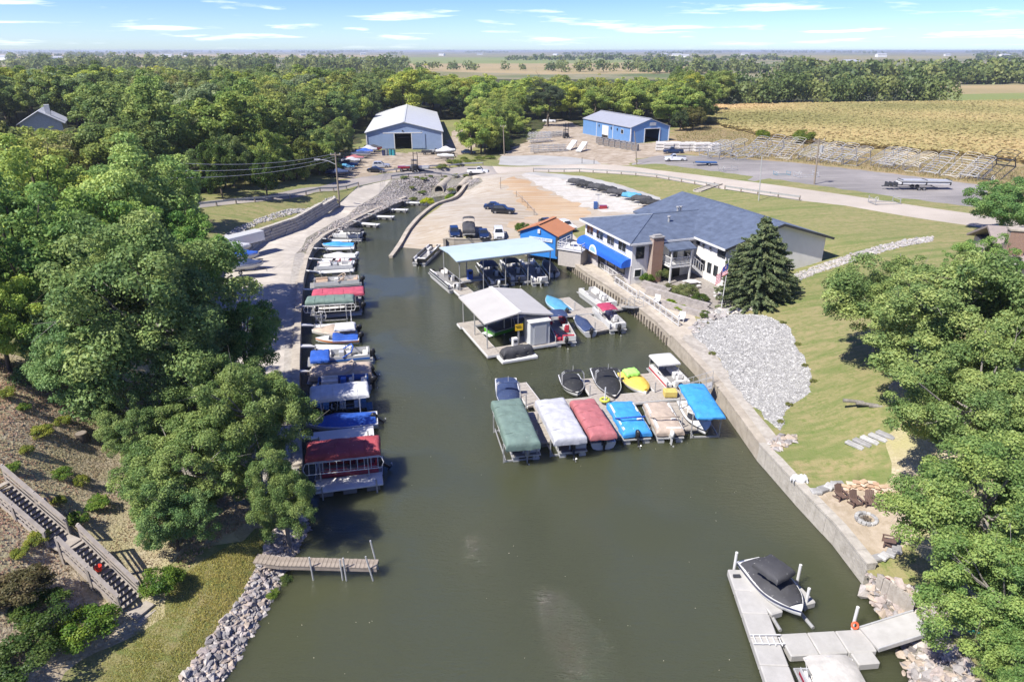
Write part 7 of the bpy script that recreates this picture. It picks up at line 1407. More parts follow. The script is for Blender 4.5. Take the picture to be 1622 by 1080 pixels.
# ---------------------------------------------------------------- stones
def rock_meshes(n, m, name='stone', seed=3):
    r = np.random.default_rng(seed); out = []
    for i in range(n):
        bm = bmesh.new()
        for p in unit(r.normal(size=(13, 3))) * r.uniform(.75, 1.05, (13, 1)) * np.array([1, r.uniform(.65, .95), r.uniform(.5, .75)]): bm.verts.new(p)
        bmesh.ops.convex_hull(bm, input=bm.verts); bm.verts.ensure_lookup_table()
        bmesh.ops.delete(bm, geom=[v for v in bm.verts if not v.link_faces], context='VERTS')
        me = bpy.data.meshes.new(name); bm.to_mesh(me); bm.free(); me.materials.append(m[i % len(m)] if isinstance(m, list) else m); out.append(me)
    return out
def stone_mat(name, c): 
    return mat(name, c, .9, var=.28, scale=2.3, bump=.5, bscale=14, detail=6)
ST = [stone_mat('stone_pink', (.34, .29, .265)), stone_mat('stone_grey', (.29, .27, .26)), stone_mat('stone_pale', (.41, .375, .345)), stone_mat('stone_dark', (.20, .185, .18)), stone_mat('stone_buff', (.37, .305, .245))]
RM = rock_meshes(15, ST)
def scatter_in(poly, n, seed, mind=0.0):
    r = np.random.default_rng(seed); P = np.array(poly); lo, hi = P.min(0), P.max(0); out = []
    while len(out) < n:
        q = r.uniform(lo, hi, (n * 2, 2)); out += [tuple(p) for p in q[in_poly(q, poly)]]
    return out[:n]
def merged_stones(name, label, pts, size, meshes, parent=None, zoff=0.0, mats=None, seed=1, flat=.8):
    r = np.random.default_rng(seed); V, F, MI = [], [], []; off = 0; z = hgt(pts); base = []
    for me in meshes:
        v = np.array([x.co[:] for x in me.vertices]); f = [tuple(p.vertices) for p in me.polygons]; base.append((v, f))
    for i, (x, y) in enumerate(pts):
        k = r.integers(len(base)); v, f = base[k]; s = size * min(2.4, r.lognormal(-.08, .38)); a = r.uniform(0, 6.28); c, sn = math.cos(a), math.sin(a)
        w = v * s * np.array([1, 1, flat]); w = np.c_[w[:, 0] * c - w[:, 1] * sn + x, w[:, 0] * sn + w[:, 1] * c + y, w[:, 2] + z[i] + zoff + s * .15]
        V.append(w); F += [tuple(j + off for j in q) for q in f]; MI += [int(k % len(mats or ST))] * len(f); off += len(v)
    me = bpy.data.meshes.new(name); me.from_pydata(np.vstack(V).tolist(), [], F)
    for m in (mats or ST): me.materials.append(m)
    me.polygons.foreach_set('material_index', MI); o = bpy.data.objects.new(name, me); COL.objects.link(o); o['kind'] = 'stuff'
    if label: o['label'] = label
    if parent: o.parent = parent
    return o
def riprap(label, poly, n_big, n_fill, size, seed, zmin=-.25):
    c = np.mean(poly, 0); e = thing('riprap', label, 'rocks', (0, 0, 0)); r = random.Random(seed); pts = scatter_in(poly, n_big, seed); z = hgt(pts)
    for (x, y), h in zip(pts, z):
        s = size * r.uniform(.7, 1.5); o = bpy.data.objects.new('stone', r.choice(RM)); COL.objects.link(o); o.parent = e; o.location = (x, y, max(zmin, h) + s * .3); o.scale = (s, s * r.uniform(.8, 1.1), s * r.uniform(.7, 1)); o.rotation_euler = (r.uniform(-.4, .4), r.uniform(-.4, .4), r.uniform(0, 6.28))
    merged_stones('stone_fill', None, scatter_in(poly, n_fill, seed + 1), size * .72, RM, e, seed=seed)
_rb = [p for n_, p, _ in REG if n_ == 'rock_bank']
riprap('long rocky bank of pinkish grey stones below the wooden stairs', _rb[0], 300, 2600, .19, 21)
riprap('rocky bank of pale boulders around the near grey gangway', _rb[1], 260, 700, .27, 31)
BANKP = GP([(622, 287), (699, 281.5), (745, 279), (760, 288), (742, 297), (720, 303), (690, 310), (664, 314), (645, 318), (606, 333), (576, 347), (546, 363), (516, 380), (500, 392), (482, 396), (474, 399), (489, 378), (522, 358), (560, 334), (601, 308)])
_pp = [W(695, 300, .75), W(729, 299, .75)]
merged_stones('stone_fill', 'grey riprap on the bank around the culvert pipes', [p for p in scatter_in(BANKP, 10000, 5) if not any(abs(p[0] - q.x) < 1.35 and p[1] < q.y + 1.0 for q in _pp)], .135, RM, seed=6, mats=[ST[1], ST[3], ST[1], ST[0]])
WST = [stone_mat('white_stone', (.34, .335, .325)), stone_mat('white_stone_b', (.27, .265, .26)), stone_mat('white_stone_c', (.40, .395, .38))]
_gb = [p for n_, p, _ in REG if n_ == 'gravel_bed'][0]
merged_stones('gravel_stones', 'white crushed stone spread in the bed behind the seawall', scatter_in(_gb, 13000, 8), .078, RM[:6], mats=WST, seed=9)
merged_stones('gravel_stones', 'pale stones filling the drainage swale behind the restaurant', scatter_in(GP([(1236, 448), (1262, 432), (1310, 415), (1350, 402), (1400, 388), (1440, 379), (1478, 375), (1476, 383), (1440, 389), (1400, 399), (1340, 418), (1290, 434), (1245, 455)]), 2600, 10), .13, RM, mats=[ST[2], WST[0], ST[1]], seed=11)
merged_stones('gravel_stones', 'loose pale rocks between flagpole and white gravel bed', scatter_in(GP([(1095, 520), (1120, 492), (1150, 490), (1190, 482), (1195, 490), (1160, 499), (1125, 508), (1100, 530)]), 420, 12), .24, RM, mats=[ST[2], WST[0], ST[1]], seed=13)
merged_stones('gravel_stones', 'band of white stones along the top of limestone wall', scatter_in(GP([(534, 316), (470, 338), (410, 354), (372, 372), (340, 395), (338, 384), (372, 362), (410, 346), (470, 331), (530, 311)]), 1600, 14), .16, RM, mats=[WST[0], ST[2], WST[1]], seed=15)
merged_stones('gravel_stones', 'heap of pale rubble at the end of tall seawall', scatter_in(GP([(1218, 702), (1236, 690), (1262, 690), (1250, 706), (1226, 716)]), 120, 16), .22, RM, seed=17)
# ---------------------------------------------------------------- guardrails, poles and wires
def guardrail(label, px, h=.75, step=3.2, m=None, pm=None):
    A = [G(*p) for p in px]; e = thing('guardrail', label, 'guardrail', A[0], 0, 'road guardrails'); o = A[0]; pts = []
    for i in range(len(A) - 1):
        n = max(1, round((A[i + 1] - A[i]).length / step))
        for k in range(n): p = A[i].lerp(A[i + 1], k / n); pts.append(Vector((p.x, p.y, hz(p.x, p.y))))
    pts.append(A[-1]); po = None
    for p in pts:
        if po is None: b = MB(); b.box((0, 0, h / 2 - .2), (.16, .2, h + .4)); po = b.build('post', pm or M_POLE, e); me = po.data
        else: po = bpy.data.objects.new('post', me); COL.objects.link(po); po.parent = e
        po.location = p - o
    for i in range(len(pts) - 1): b = MB(); b.beam(pts[i] - o + Vector((0, -.12, h * .82)), pts[i + 1] - o + Vector((0, -.12, h * .82)), .06, .26); b.build('rail', m or M_GALV, e)
guardrail('low guardrail above the grass bank on the left road', [(311, 330), (404, 320), (485, 309), (568, 295)])
guardrail('guardrail on the road edge directly above the culvert pipes', [(620, 284), (699, 279.4), (747, 277)]); guardrail('guardrail on the far road edge beside the shed yard', [(606, 275.5), (671, 268.2), (733, 263.8), (765, 262.8)])
guardrail('long guardrail on the road edge above the boatyard grass', [(845, 272.4), (918, 272.6), (1007, 278.4), (1040, 282), (1100, 292.5), (1138, 299)]); guardrail('short guardrail on the road behind the restaurant roof', [(1148, 301), (1200, 309), (1266, 318)])
def pole(label, px, py, top, r=.12, arm=None, lamp=None, cat='pole', name='utility_pole', m=None, lean=0):
    g = G(px, py); t = W_at(top[0], top[1], g.y); h = t.z - g.z; e = thing(name, label, cat, g, 0, 'poles'); dx = t.x - g.x
    b = MB(); b.tube([(0, 0, -.5), (dx * .5, 0, h * .5), (dx, 0, h)], [r, r * .88, r * .7], 8); b.build('shaft', m or M_POLE, e, smooth=50)
    if arm: b = MB(); b.box((dx, 0, h - .35), (arm, .1, .14)); c = b.build('crossarm', M_POLE, e)
    if arm:
        for s in (-.45, 0, .45): b = MB(); b.cyl((dx + s * arm, 0, h - .28), (dx + s * arm, 0, h - .05), .05, .04, 6); b.build('insulator', M_WHITE, e)
    if lamp: b = MB(); b.tube([(dx, 0, h * lamp[2]), (dx + lamp[0] * .5, -.2, h * lamp[2] + lamp[1] * .75), (dx + lamp[0], -.4, h * lamp[2] + lamp[1])], .06, 6); q = b.build('lamp_arm', M_ALU, e); b = MB(); b.box((dx + lamp[0] * 1.1, -.42, h * lamp[2] + lamp[1]), (.9, .3, .16)); b.build('lamp_head', M_ALU, q)
    return e, Vector((g.x + dx, g.y, g.z + h))
_, LP = pole('wooden pole with street lamp arm beside the left drive', 538, 328, (531, 242), .16, 1.6, (-2.6, .9, .78), 'lamp', 'lamp_pole')
pole('tall wooden utility pole with transformer on the gravel lot', 1290, 292, (1298, 219), .15, 1.8); pole('slim pale pole on the verge behind the restaurant', 1202, 318, (1207, 247), .08, None, None, m=M_ALU); pole('wooden pole at the left corner of the boatyard gravel', 799, 246, (797, 198), .13, 1.2); pole('dark pole between workshop door and the road', 1009, 261, (1005, 208), .11); pole('pole with crossarm behind the grey roofed house', 48, 190, (40, 157), .13, 1.8)
pole('short dark signpost on the slope slab, left of the pair', 922, 259, (922, 249), .06, None, None, 'post', 'sign_post', M_DARK); pole('short dark signpost on the slope slab, right of the pair', 941, 260, (941, 252), .06, None, None, 'post', 'sign_post', M_DARK); pole('thin post at the top of the ramp wall', 793, 299, (793, 281), .06, None, None, 'post', 'sign_post', M_POLE)
g_ = G(1290, 288); tr = MB(); q_ = W_at(1297, 236, G(1290, 292).y); tr.cyl(q_ + Vector((.3, -.3, -.5)), q_ + Vector((.3, -.3, .5)), .28, .28, 10); tag(tr.build('transformer', M_GALV, smooth=40), 'grey transformer can on the tall utility pole', 'transformer')
for i, (dz, lab) in enumerate(((0, 'highest overhead wire crossing the dark wood'), (-.9, 'middle overhead wire crossing the dark wood'), (-1.7, 'lowest overhead wire crossing the dark wood'))):
    a = LP + Vector((0, 0, -.1 + dz * .5)); b_ = W_at(270, 258 + i * 12, 72); pts = [a.lerp(b_, t) - Vector((0, 0, 3.0 * t * (1 - t))) for t in np.linspace(0, 1, 13)]; m = MB(); m.tube(pts, .022, 4); tag(m.build('overhead_wire', M_ALU), lab, 'wire', 'overhead wires'); b2 = W_at(640, 232 + i * 3, 170); pts = [a.lerp(b2, t) - Vector((0, 0, 2.0 * t * (1 - t))) for t in np.linspace(0, 1, 9)]; m = MB(); m.tube(pts, .022, 4); tag(m.build('overhead_wire', M_DARK), lab.replace('crossing the dark wood', 'running from lamp pole to the shed'), 'wire', 'overhead wires')
def flag():
    g = G(1142, 490); e = thing('flagpole', 'white flagpole flying a striped national flag beside spruce', 'flagpole', g, 0); t = W_at(1148, 412, g.y); h = t.z - g.z; b = MB(); b.cyl((0, 0, 0), (.15, 0, h), .045, .03, 8); b.build('shaft', M_WHITE, e); b = MB(); b.cyl((.15, 0, h), (.15, 0, h + .12), .07, .07, 8); b.build('finial', M_ALU, e)
    rm, wm, bm_ = mat('flag_red', (.5, .03, .05), .8), mat('flag_white', (.7, .7, .7), .8), mat('flag_blue', (.03, .05, .2), .8); u0 = Vector((.14, 0, h - .25))
    def P(u, v): return u0 + Vector((-u * .75 - .1 * math.sin(u * 5), -.12 * math.sin(u * 7 + v * 2) , -v * 1.35 - u * .95))
    for k in range(13):
        b = MB(); n = 9; V = [P(i / (n - 1) * 1.3, (k + d) / 13 * .8) for i in range(n) for d in (0, 1)]; b.add(V, [(2 * i, 2 * i + 1, 2 * i + 3, 2 * i + 2) for i in range(n - 1)]); b.build('stripe', rm if k % 2 == 0 else wm, e)
    b = MB(); V = [P(i / 4 * .55, j * .43) + Vector((0, -.02, 0)) for i in range(5) for j in (0, 1)]; b.add(V, [(2 * i, 2 * i + 1, 2 * i + 3, 2 * i + 2) for i in range(4)]); b.build('canton', bm_, e)
flag()
# ---------------------------------------------------------------- culverts
for i, (px, py, lab) in enumerate([(695, 299, 'left concrete culvert pipe under the road'), (729, 298, 'right concrete culvert pipe under the road')]):
    c = W(px, py + 2.5, .75); e = thing('culvert_pipe', lab, 'pipe', c, R_(-6), 'culvert pipes'); n = 20; V = []; b = MB()
    prof = [(.98, 0), (.98, 9), (.78, 9), (.78, 0)]
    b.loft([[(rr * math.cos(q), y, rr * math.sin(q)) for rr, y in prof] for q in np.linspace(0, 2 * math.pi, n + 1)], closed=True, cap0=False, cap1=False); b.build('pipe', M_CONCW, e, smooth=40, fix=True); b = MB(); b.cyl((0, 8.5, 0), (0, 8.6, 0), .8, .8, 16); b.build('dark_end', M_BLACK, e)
# ---------------------------------------------------------------- shrubs and plants
def bush(label, px, py, R, h, col, kind='shrub', i=0, name='shrub', cat='shrub', grp=None, g=None):
    g = g or G(px, py); return tree(name, label, kind, i, (g.x, g.y, g.z - .05), R, h * .62, h * .46, col, cat, grp, parts=('foliage', 'stem'))
bush('bright yellow green willow bush standing in the water by culverts', 676, 325, 1.35, 1.7, (.36, .42, .02), i=0, g=W(677, 326, 0)); bush('small green reed bush in the water between the culverts', 712, 317, 1.0, 1.3, (.2, .3, .03), i=1, g=W(713, 318, 0)); bush('low olive bush on the culvert bank edge', 655, 319, .9, .9, (.16, .2, .05), i=2, g=W(655, 319, .1))
bush('round clipped green shrub beside the blue office', 828, 372, 1.1, 1.9, (.085, .15, .022), i=1); bush('dense green shrub right of the stair foot', 258, 938, 1.05, 1.55, (.10, .18, .025), i=0); bush('bright green bush on the brush slope below the stairs', 142, 1012, 1.25, 1.5, (.13, .22, .03), i=2); bush('dark green bush at the left below the stairs', 75, 985, 1.3, 1.4, (.07, .12, .025), i=1); bush('dark green bush in the bottom left corner', 40, 1065, 1.4, 1.6, (.07, .12, .028), i=0); bush('brownish thorny bush left of the stair landing', 40, 950, 1.3, 1.5, (.13, .115, .05), i=2)
bush('leafy green shrub at the corner of the restaurant', 1024, 449, .85, 1.5, (.09, .16, .022), i=0); bush('white flowering hydrangea against the restaurant wall', 1046, 443, 1.15, 1.9, (.16, .2, .07), i=1); bush('large white flowering hydrangea in the planter bed', 1085, 471, 1.35, 1.6, (.17, .2, .075), i=2); bush('olive shrub left of the large hydrangea', 1060, 463, .9, 1.2, (.11, .12, .04), i=0); bush('low green shrub right of the large hydrangea', 1108, 482, 1.0, 1.2, (.075, .12, .025), i=1)
bush('left small yellow green hedge plant below planter bed', 1062, 483, .6, .7, (.2, .3, .02), i=2); bush('right small yellow green hedge plant below planter bed', 1077, 491, .7, .75, (.2, .3, .02), i=0); bush('straggly green weed among the rocks by flagpole', 1116, 503, .6, .8, (.11, .16, .04), i=1)
rr_ = random.Random(9)
for k, (px, py) in enumerate([(100, 755), (130, 770), (45, 720), (150, 800), (60, 860), (95, 800), (330, 800), (335, 790), (35, 880), (125, 830), (250, 790), (15, 630), (40, 650), (70, 690), (100, 670), (20, 745)]): bush(('bright' if k % 3 else 'dark') + ' green weed clump on the bare slope ' + ('above the stairs' if py < 700 else 'under the oaks' if px > 200 else 'beside the stairs'), px, py, rr_.uniform(.35, .8), rr_.uniform(.4, .8), (.2, .24, .04) if k % 3 else (.11, .19, .03), 'bush', k % 3, 'weed_clump', 'weeds', 'weeds on the slope')
for k, (px, py) in enumerate([(700, 268), (725, 262), (745, 258), (760, 254), (735, 255), (775, 252), (715, 258)]): bush('rough green weed clump on the road verge by the shed', px, py, rr_.uniform(.9, 1.6), rr_.uniform(.7, 1.3), (.15, .2, .04), 'bush', k % 3, 'weed_clump', 'weeds', 'weeds by the shed yard')
bush('low weed growing through the near rocky bank', 432, 945, .4, .5, (.12, .19, .03), 'bush', 0); bush('dark shoreline weed beside the wooden pier', 452, 925, .45, .5, (.07, .11, .03), 'bush', 1)
# ---------------------------------------------------------------- corn
def corn():
    poly = [p for n_, p, _ in REG if n_ == 'corn_field'][0]; q = np.array(scatter_in(poly, 90000, 3)); r = np.random.default_rng(2); q = q[(np.abs(q[:, 0]) < q[:, 1] * .8 + 10)]
    # rows run with the field edge
    a = R_(-12); u = q[:, 0] * math.cos(a) + q[:, 1] * math.sin(a); v = -q[:, 0] * math.sin(a) + q[:, 1] * math.cos(a); v = np.round(v / .9) * .9; q = np.c_[u * math.cos(a) - v * math.sin(a), u * math.sin(a) + v * math.cos(a)]
    z = hgt(q); P = np.c_[q, z + r.uniform(.7, 1.2, len(q))]; Nn = unit(r.normal(size=(len(q), 3)) * .16 + np.array([-.1, -.1, 1]))
    g = np.sin(q[:, 0] * .05 + 1) * np.cos(q[:, 1] * .07) + np.sin(q[:, 0] * .017 - q[:, 1] * .03); t = np.clip(.5 + .3 * g + r.normal(0, .10, len(q)), 0, 1)
    me = leaf_mesh('corn_plants', P, Nn, r.uniform(.35, .6, len(q)), t, r, .8); o = bpy.data.objects.new('corn_plants', me); COL.objects.link(o); o.color = (.43, .36, .165, 1); tag(o, 'ripening tan corn standing in the field', kind='stuff')
corn()
def tufts(name, label, polys, n, h, col, seed, w=.03):
    "short grass blades"
    r = np.random.default_rng(seed); P = []
    for p, k in polys: P += scatter_in(p, k, seed)
    P = np.array(P); keep = ~in_poly(P, BASIN)
    for nm, p, _ in REG:
        if nm in ('rock_bank', 'sand_patio', 'gravel_bed', 'promenade', 'wall_top', 'drive', 'road', 'road_shoulder', 'patio', 'gravel_lot', 'culvert_bank', 'boatyard_gravel', 'wall_walk'): keep &= ~in_poly(P, p)
    P = P[keep]; z = hgt(P); C = np.c_[P, z + h * .45]; d = unit(r.normal(size=(len(P), 3)) * np.array([1, 1, .15])); size = h * r.uniform(.5, 1.2, len(P))
    n_ = len(P); a = unit(np.c_[r.normal(0, .5, n_), r.normal(0, .5, n_), np.ones(n_)]); b = unit(np.cross(a, d)); V = np.empty((n_, 3, 3)); V[:, 0] = np.c_[P, z - .02] - b * w; V[:, 1] = np.c_[P, z - .02] + b * w; V[:, 2] = np.c_[P, z] + a * size[:, None]
    me = bpy.data.meshes.new(name); me.vertices.add(n_ * 3); me.vertices.foreach_set('co', V.ravel()); me.loops.add(n_ * 3); me.loops.foreach_set('vertex_index', np.arange(n_ * 3)); me.polygons.add(n_); me.polygons.foreach_set('loop_start', np.arange(n_) * 3); me.update(calc_edges=True)
    at = me.attributes.new('tint', 'FLOAT', 'FACE'); g = np.sin(P[:, 0] * .6) * np.cos(P[:, 1] * .45 + 1); at.data.foreach_set('value', np.clip(.45 + .25 * g + r.normal(0, .2, n_), 0, 1).astype(np.float32)); me.materials.append(M_LEAF); o = bpy.data.objects.new(name, me); COL.objects.link(o); o.color = (*col, 1); tag(o, label, kind='stuff')
tufts('grass', 'short grass on the strip beside the rocky bank', [(GP([(100, 1100), (230, 985), (260, 930), (400, 850), (430, 830), (455, 815), (438, 838), (385, 938), (283, 1085)]), 26000)], 0, .06, (.40, .40, .12), 4, .022)
tufts('dry_brush', 'dry brown brush along the corn field edge', [(GP([(1070, 215), (1118, 200), (1340, 238), (1500, 250), (1700, 275), (1700, 300), (1560, 292), (1340, 265), (1180, 250), (1080, 240)]), 16000)], 0, .38, (.27, .24, .10), 6, .07)
tufts('leaf_litter_scatter', 'dry fallen leaves on the bare slope', [(GP([(0, 560), (60, 620), (250, 600), (330, 640), (440, 720), (440, 800), (330, 870), (230, 960), (60, 1070), (-60, 1000), (-60, 700)]), 22000)], 0, .09, (.42, .32, .21), 7, .06)
# ---------------------------------------------------------------- promenade railing and furniture
def railing(label, px, h=.85, step=1.15, z=None, panel=True):
    A = [G(*p) for p in px]; e = thing('railing', label, 'railing', A[0], 0, 'white promenade railings'); o = A[0]; pts = []
    for i in range(len(A) - 1):
        n = max(1, round((A[i + 1] - A[i]).length / step))
        for k in range(n): pts.append(A[i].lerp(A[i + 1], k / n))
    pts.append(A[-1])
    for p in pts: b = MB(); b.box(p - o + Vector((0, 0, h / 2 - .1)), (.09, .09, h + .2)); b.build('post', M_WHITE, e)
    pm = mat('mesh_panel', (.30, .29, .29), .6)
    for i in range(len(pts) - 1):
        a, c = pts[i] - o, pts[i + 1] - o
        for zz in (.12, h * .93): b = MB(); b.beam(a + Vector((0, 0, zz)), c + Vector((0, 0, zz)), .06, .07); b.build('rail', M_WHITE, e)
        for k in range(5): f = (k + .5) / 5; p = a.lerp(c, f); b = MB(); b.box(p + Vector((0, 0, h * .52)), (.03, .03, h * .75)); b.build('baluster', pm, e)
railing('upper white railing run in front of the blue awning', [(914, 402), (945, 421), (977, 443)]); railing('short middle white railing run below the promenade steps', [(974, 449), (1008, 473)]); railing('lower white railing run ending at the gravel bed', [(1012, 472), (1045, 495), (1074, 517)])
def steps():
    e = thing('steps', 'grey concrete steps beside the promenade railing', 'steps', G(986, 447), R_(20))
    for i in range(5): b = MB(); b.box((i * -.1, -.3 + i * .28, .08 + i * .13), (1.3, .3, .16)); b.build('step', M_GREYC, e)
    e = thing('steps', 'concrete stairway from the road down to restaurant back', 'steps', G(1118, 300), 0); a = G(1138, 292) - e.location; c = G(1104, 304) - e.location
    for i in range(10): p = a.lerp(c, i / 9); b = MB(); b.box((p.x, p.y, p.z + .05), (.5, 1.2, .16), rz=math.atan2((c - a).y, (c - a).x)); b.build('step', M_GREYC, e)
    for s in (-1, 1): n_ = Vector((-(c - a).y, (c - a).x, 0)).normalized() * s * .7; b = MB(); b.beam(a + n_ + Vector((0, 0, .1)), c + n_ + Vector((0, 0, .1)), .18, .3); b.build('kerb', M_PROM, e)
    for i, (px, py, w, h, rz, lab) in enumerate([(1038, 461, 3.6, 1.0, -48, 'low grey stone planter wall by restaurant corner'), (1070, 478, 7.5, 1.0, -46, 'long grey stone planter wall below the hydrangea'), (1088, 496, 6.0, .7, -46, 'low stone edging wall behind the lower railing')]):
        g = G(px, py); e = thing('planter_wall', lab, 'wall', g, R_(rz), 'stone planter walls'); n = int(w / .6)
        for c_ in range(max(1, int(h / .22))):
            for k in range(n): b = MB(); b.box((-w / 2 + (k + .5 + .25 * (c_ % 2)) * w / n, 0, .1 + c_ * .2), (w / n - .02, .35, .19)); b.build('block', mat('planter_block', (.32, .29, .27), .9, var=.2, scale=2), e)
    for px, py, lab in ((1040, 481, 'white garden chair behind the lower railing, left of the pair'), (1079, 509, 'white garden chair behind the lower railing, right of the pair')):
        g = G(px, py); e = thing('garden_chair', lab, 'chair', g, R_(-120), 'white garden chairs'); b = MB(); b.box((0, 0, .35), (.5, .6, .06)); b.build('seat', M_WHITE, e); b = MB(); b.box((-.27, 0, .62), (.06, .6, .6)); b.build('backrest', M_WHITE, e)
        for x in (-.2, .2):
            for y in (-.25, .25): b = MB(); b.box((x, y, .16), (.06, .06, .34)); b.build('leg', M_WHITE, e)
        for y in (-.3, .3): b = MB(); b.box((0, y, .52), (.5, .07, .05)); b.build('armrest', M_WHITE, e)
    for px, py, lab in ((1095, 453, 'round picnic table on the restaurant patio, nearer the stairs'), (1146, 472, 'round picnic table on the patio beside the spruce')):
        g = G(px, py); e = thing('picnic_table', lab, 'table', g, 0, 'patio picnic tables'); b = MB(); b.cyl((0, 0, .52), (0, 0, .58), .6, .6, 14); b.build('table_top', M_WHITE, e); b = MB(); b.cyl((0, 0, 0), (0, 0, .52), .08, .08, 8); b.build('pedestal', M_GALV, e)
        for k in range(4): q = k * 1.57 + .5; b = MB(); b.box((.95 * math.cos(q), .95 * math.sin(q), .32), (.3, .75, .05), rz=q); b.build('bench', M_WHITE, e)
steps()
# ---------------------------------------------------------------- wooden stairs on the slope
def stairs():
    A = G(228, 970); B_ = W(-6, 772, 5.9); L1 = W(104, 862, 3.75); A.z = 1.35; e = thing('wooden_stairs', 'long weathered grey wooden stairs with railings on the slope', 'stairs', A, 0); o = A; w = .88
    m1 = mat('grey_tread', (.36, .32, .27), .85, scale=4, c2=(.25, .22, .185), obj=True); m2 = mat('grey_rail_wood', (.42, .37, .315), .85, scale=3, c2=(.29, .25, .21), obj=True)
    def flight(a, c, n):
        d = (c - a); f = Vector((d.x, d.y, 0)).normalized(); nrm = Vector((-f.y, f.x, 0)); rz = math.atan2(f.y, f.x)
        for i in range(n): p = a.lerp(c, (i + .5) / n); b = MB(); b.box(p + Vector((0, 0, .1)), (.27, w, .05), rz=rz); b.build('tread', m1, e)
        for s in (-1, 1):
            q = nrm * s * (w / 2 + .05); b = MB(); b.beam(a + q, c + q, .06, .3); b.build('stringer', m2, e); b = MB(); b.beam(a + q + Vector((0, 0, .95)), c + q + Vector((0, 0, .95)), .17, .06); b.build('handrail', m2, e)
            for zz in (.45, .7): b = MB(); b.beam(a + q + Vector((0, 0, zz)), c + q + Vector((0, 0, zz)), .04, .07); b.build('side_rail', m2, e)
            k = max(2, int(d.length / 1.5)); 
            for i in range(k + 1): p = a.lerp(c, i / k) + q * 1.08; b = MB(); b.box(p + Vector((0, 0, .1)), (.1, .1, 1.75)); b.build('post', m2, e)
    a = Vector((0, 0, 0)); f1 = (L1 - A); f2 = (B_ - A); u = Vector((f1.x, f1.y, 0)).normalized()
    flight(a + u * .75 + Vector((0, 0, .25)), f1 - u * .45, 15); flight(f1 + u * .45, f2, 16)
    for c, nm in ((f1, 'landing'), (a + u * .35 + Vector((0, 0, .12)), 'landing')): b = MB(); b.box(c + Vector((0, 0, .08)), (.95, w + .1, .08), rz=math.atan2(u.y, u.x)); b.build(nm, m1, e)
    for i in range(2): b = MB(); b.box(a - u * (.2 + i * .28) + Vector((0, 0, .06 - i * .12)), (.3, w + .1, .06), rz=math.atan2(u.y, u.x)); b.build('tread', m1, e)
    p = A + f1 * .55 + Vector((0, 0, .3)); bk = MB(); bk.cyl((0, 0, 0), (0, 0, .26), .13, .16, 12); k = bk.build('bucket', mat('red_plastic', (.7, .03, .015), .45), loc=p, smooth=40); tag(k, 'small bright red bucket standing on the wooden stairs', 'bucket')
    g = G(68, 806); s = MB(); s.cyl((0, 0, -.2), (0, 0, .5), .34, .27, 12); t = thing('tree_stump', 'pale cut tree stump beside the wooden stairs', 'stump', g); s.build('trunk', M_BARKG, t, smooth=50); s = MB(); s.cyl((0, 0, .5), (0, 0, .51), .24, .24, 12); s.build('cut_face', mat('cut_wood', (.45, .35, .25), .8), t)
    g = G(130, 694); t = thing('tree_stump', 'dark low stump at the edge of the big oak shade', 'stump', g); s = MB(); s.cyl((0, 0, -.2), (0, 0, .35), .38, .32, 10); s.build('trunk', M_BARK, t, smooth=50); s = MB(); s.cyl((0, 0, .35), (0, 0, .36), .28, .28, 10); s.build('cut_face', mat('old_cut', (.2, .17, .14), .9), t)
stairs()
def pier():
    e = thing('wooden_pier', 'old grey wooden pier reaching from the rocky bank', 'pier', (0, 0, 0)); m = mat('pier_wood', (.33, .28, .23), .9, scale=3, c2=(.20, .165, .135), obj=True, bump=.3)
    A, K, E = W(404, 884, 1.0), W(445, 889, .85), W(598, 893, .72); w = .66
    for a, c, nm in ((A, K, 0), (K, E, 1)):
        d = c - a; n = max(3, int(d.length / .21)); rz = math.atan2(d.y, d.x)
        bm_ = MB(); bm_.box((0, 0, 0), (d.length / n - .018, w, .05)); me = None
        for i in range(n):
            p = a.lerp(c, (i + .5) / n)
            if me is None: o = bm_.build('plank', m, e); me = o.data
            else: o = bpy.data.objects.new('plank', me); COL.objects.link(o); o.parent = e
            o.location = p + Vector((0, 0, random.uniform(-.008, .008))); o.rotation_euler = (random.uniform(-.01, .01), -math.asin((c.z - a.z) / d.length), rz)
        for s in (-1, 1): nn = Vector((-d.y, d.x, 0)).normalized() * s * (w / 2 - .05); b = MB(); b.beam(a + nn - Vector((0, 0, .14)), c + nn - Vector((0, 0, .14)), .06, .2); b.build('joist', m, e)
    for (px, py, h, ln) in ((494, 901, .75, -.05), (541, 901, .6, -.03), (547, 902, .75, -.05), (590, 902, .85, -.28), (597, 884, 1.15, -.25)):
        p = W(px, py, .7); b = MB(); b.cyl((p.x - ln * .5, p.y, -1), (p.x + ln, p.y, .7 + h), .045, .045, 8); b.build('mooring_pole', M_ALU, e)
pier()
# ---------------------------------------------------------------- fire pit patio
def chair(label, px, py, rz):
    g = G(px, py); e = thing('adirondack_chair', label, 'chair', g, R_(rz), 'brown patio chairs'); m = mat('chair_brown', (.13, .085, .07), .6, var=.15, obj=True); k = .74; e.scale = (k,) * 3
    for i in range(4): b = MB(); b.box((.0, -.24 + i * .16, .33), (.62, .13, .035), rot=Matrix.Rotation(R_(12), 3, 'Y')); b.build('seat_slat', m, e)
    for i in range(5): b = MB(); y = -.26 + i * .13; b.box((-.42, y, .68), (.035, .11, .88 - abs(i - 2) * .07), rot=Matrix.Rotation(R_(-24), 3, 'Y')); b.build('back_slat', m, e)
    for s in (-1, 1):
        b = MB(); b.box((.0, s * .37, .56), (.75, .14, .035)); b.build('armrest', m, e); b = MB(); b.box((.3, s * .35, .28), (.09, .05, .56)); b.build('leg', m, e); b = MB(); b.beam((.28, s * .31, .34), (-.5, s * .31, .03), .04, .12); b.build('leg', m, e)
    return e
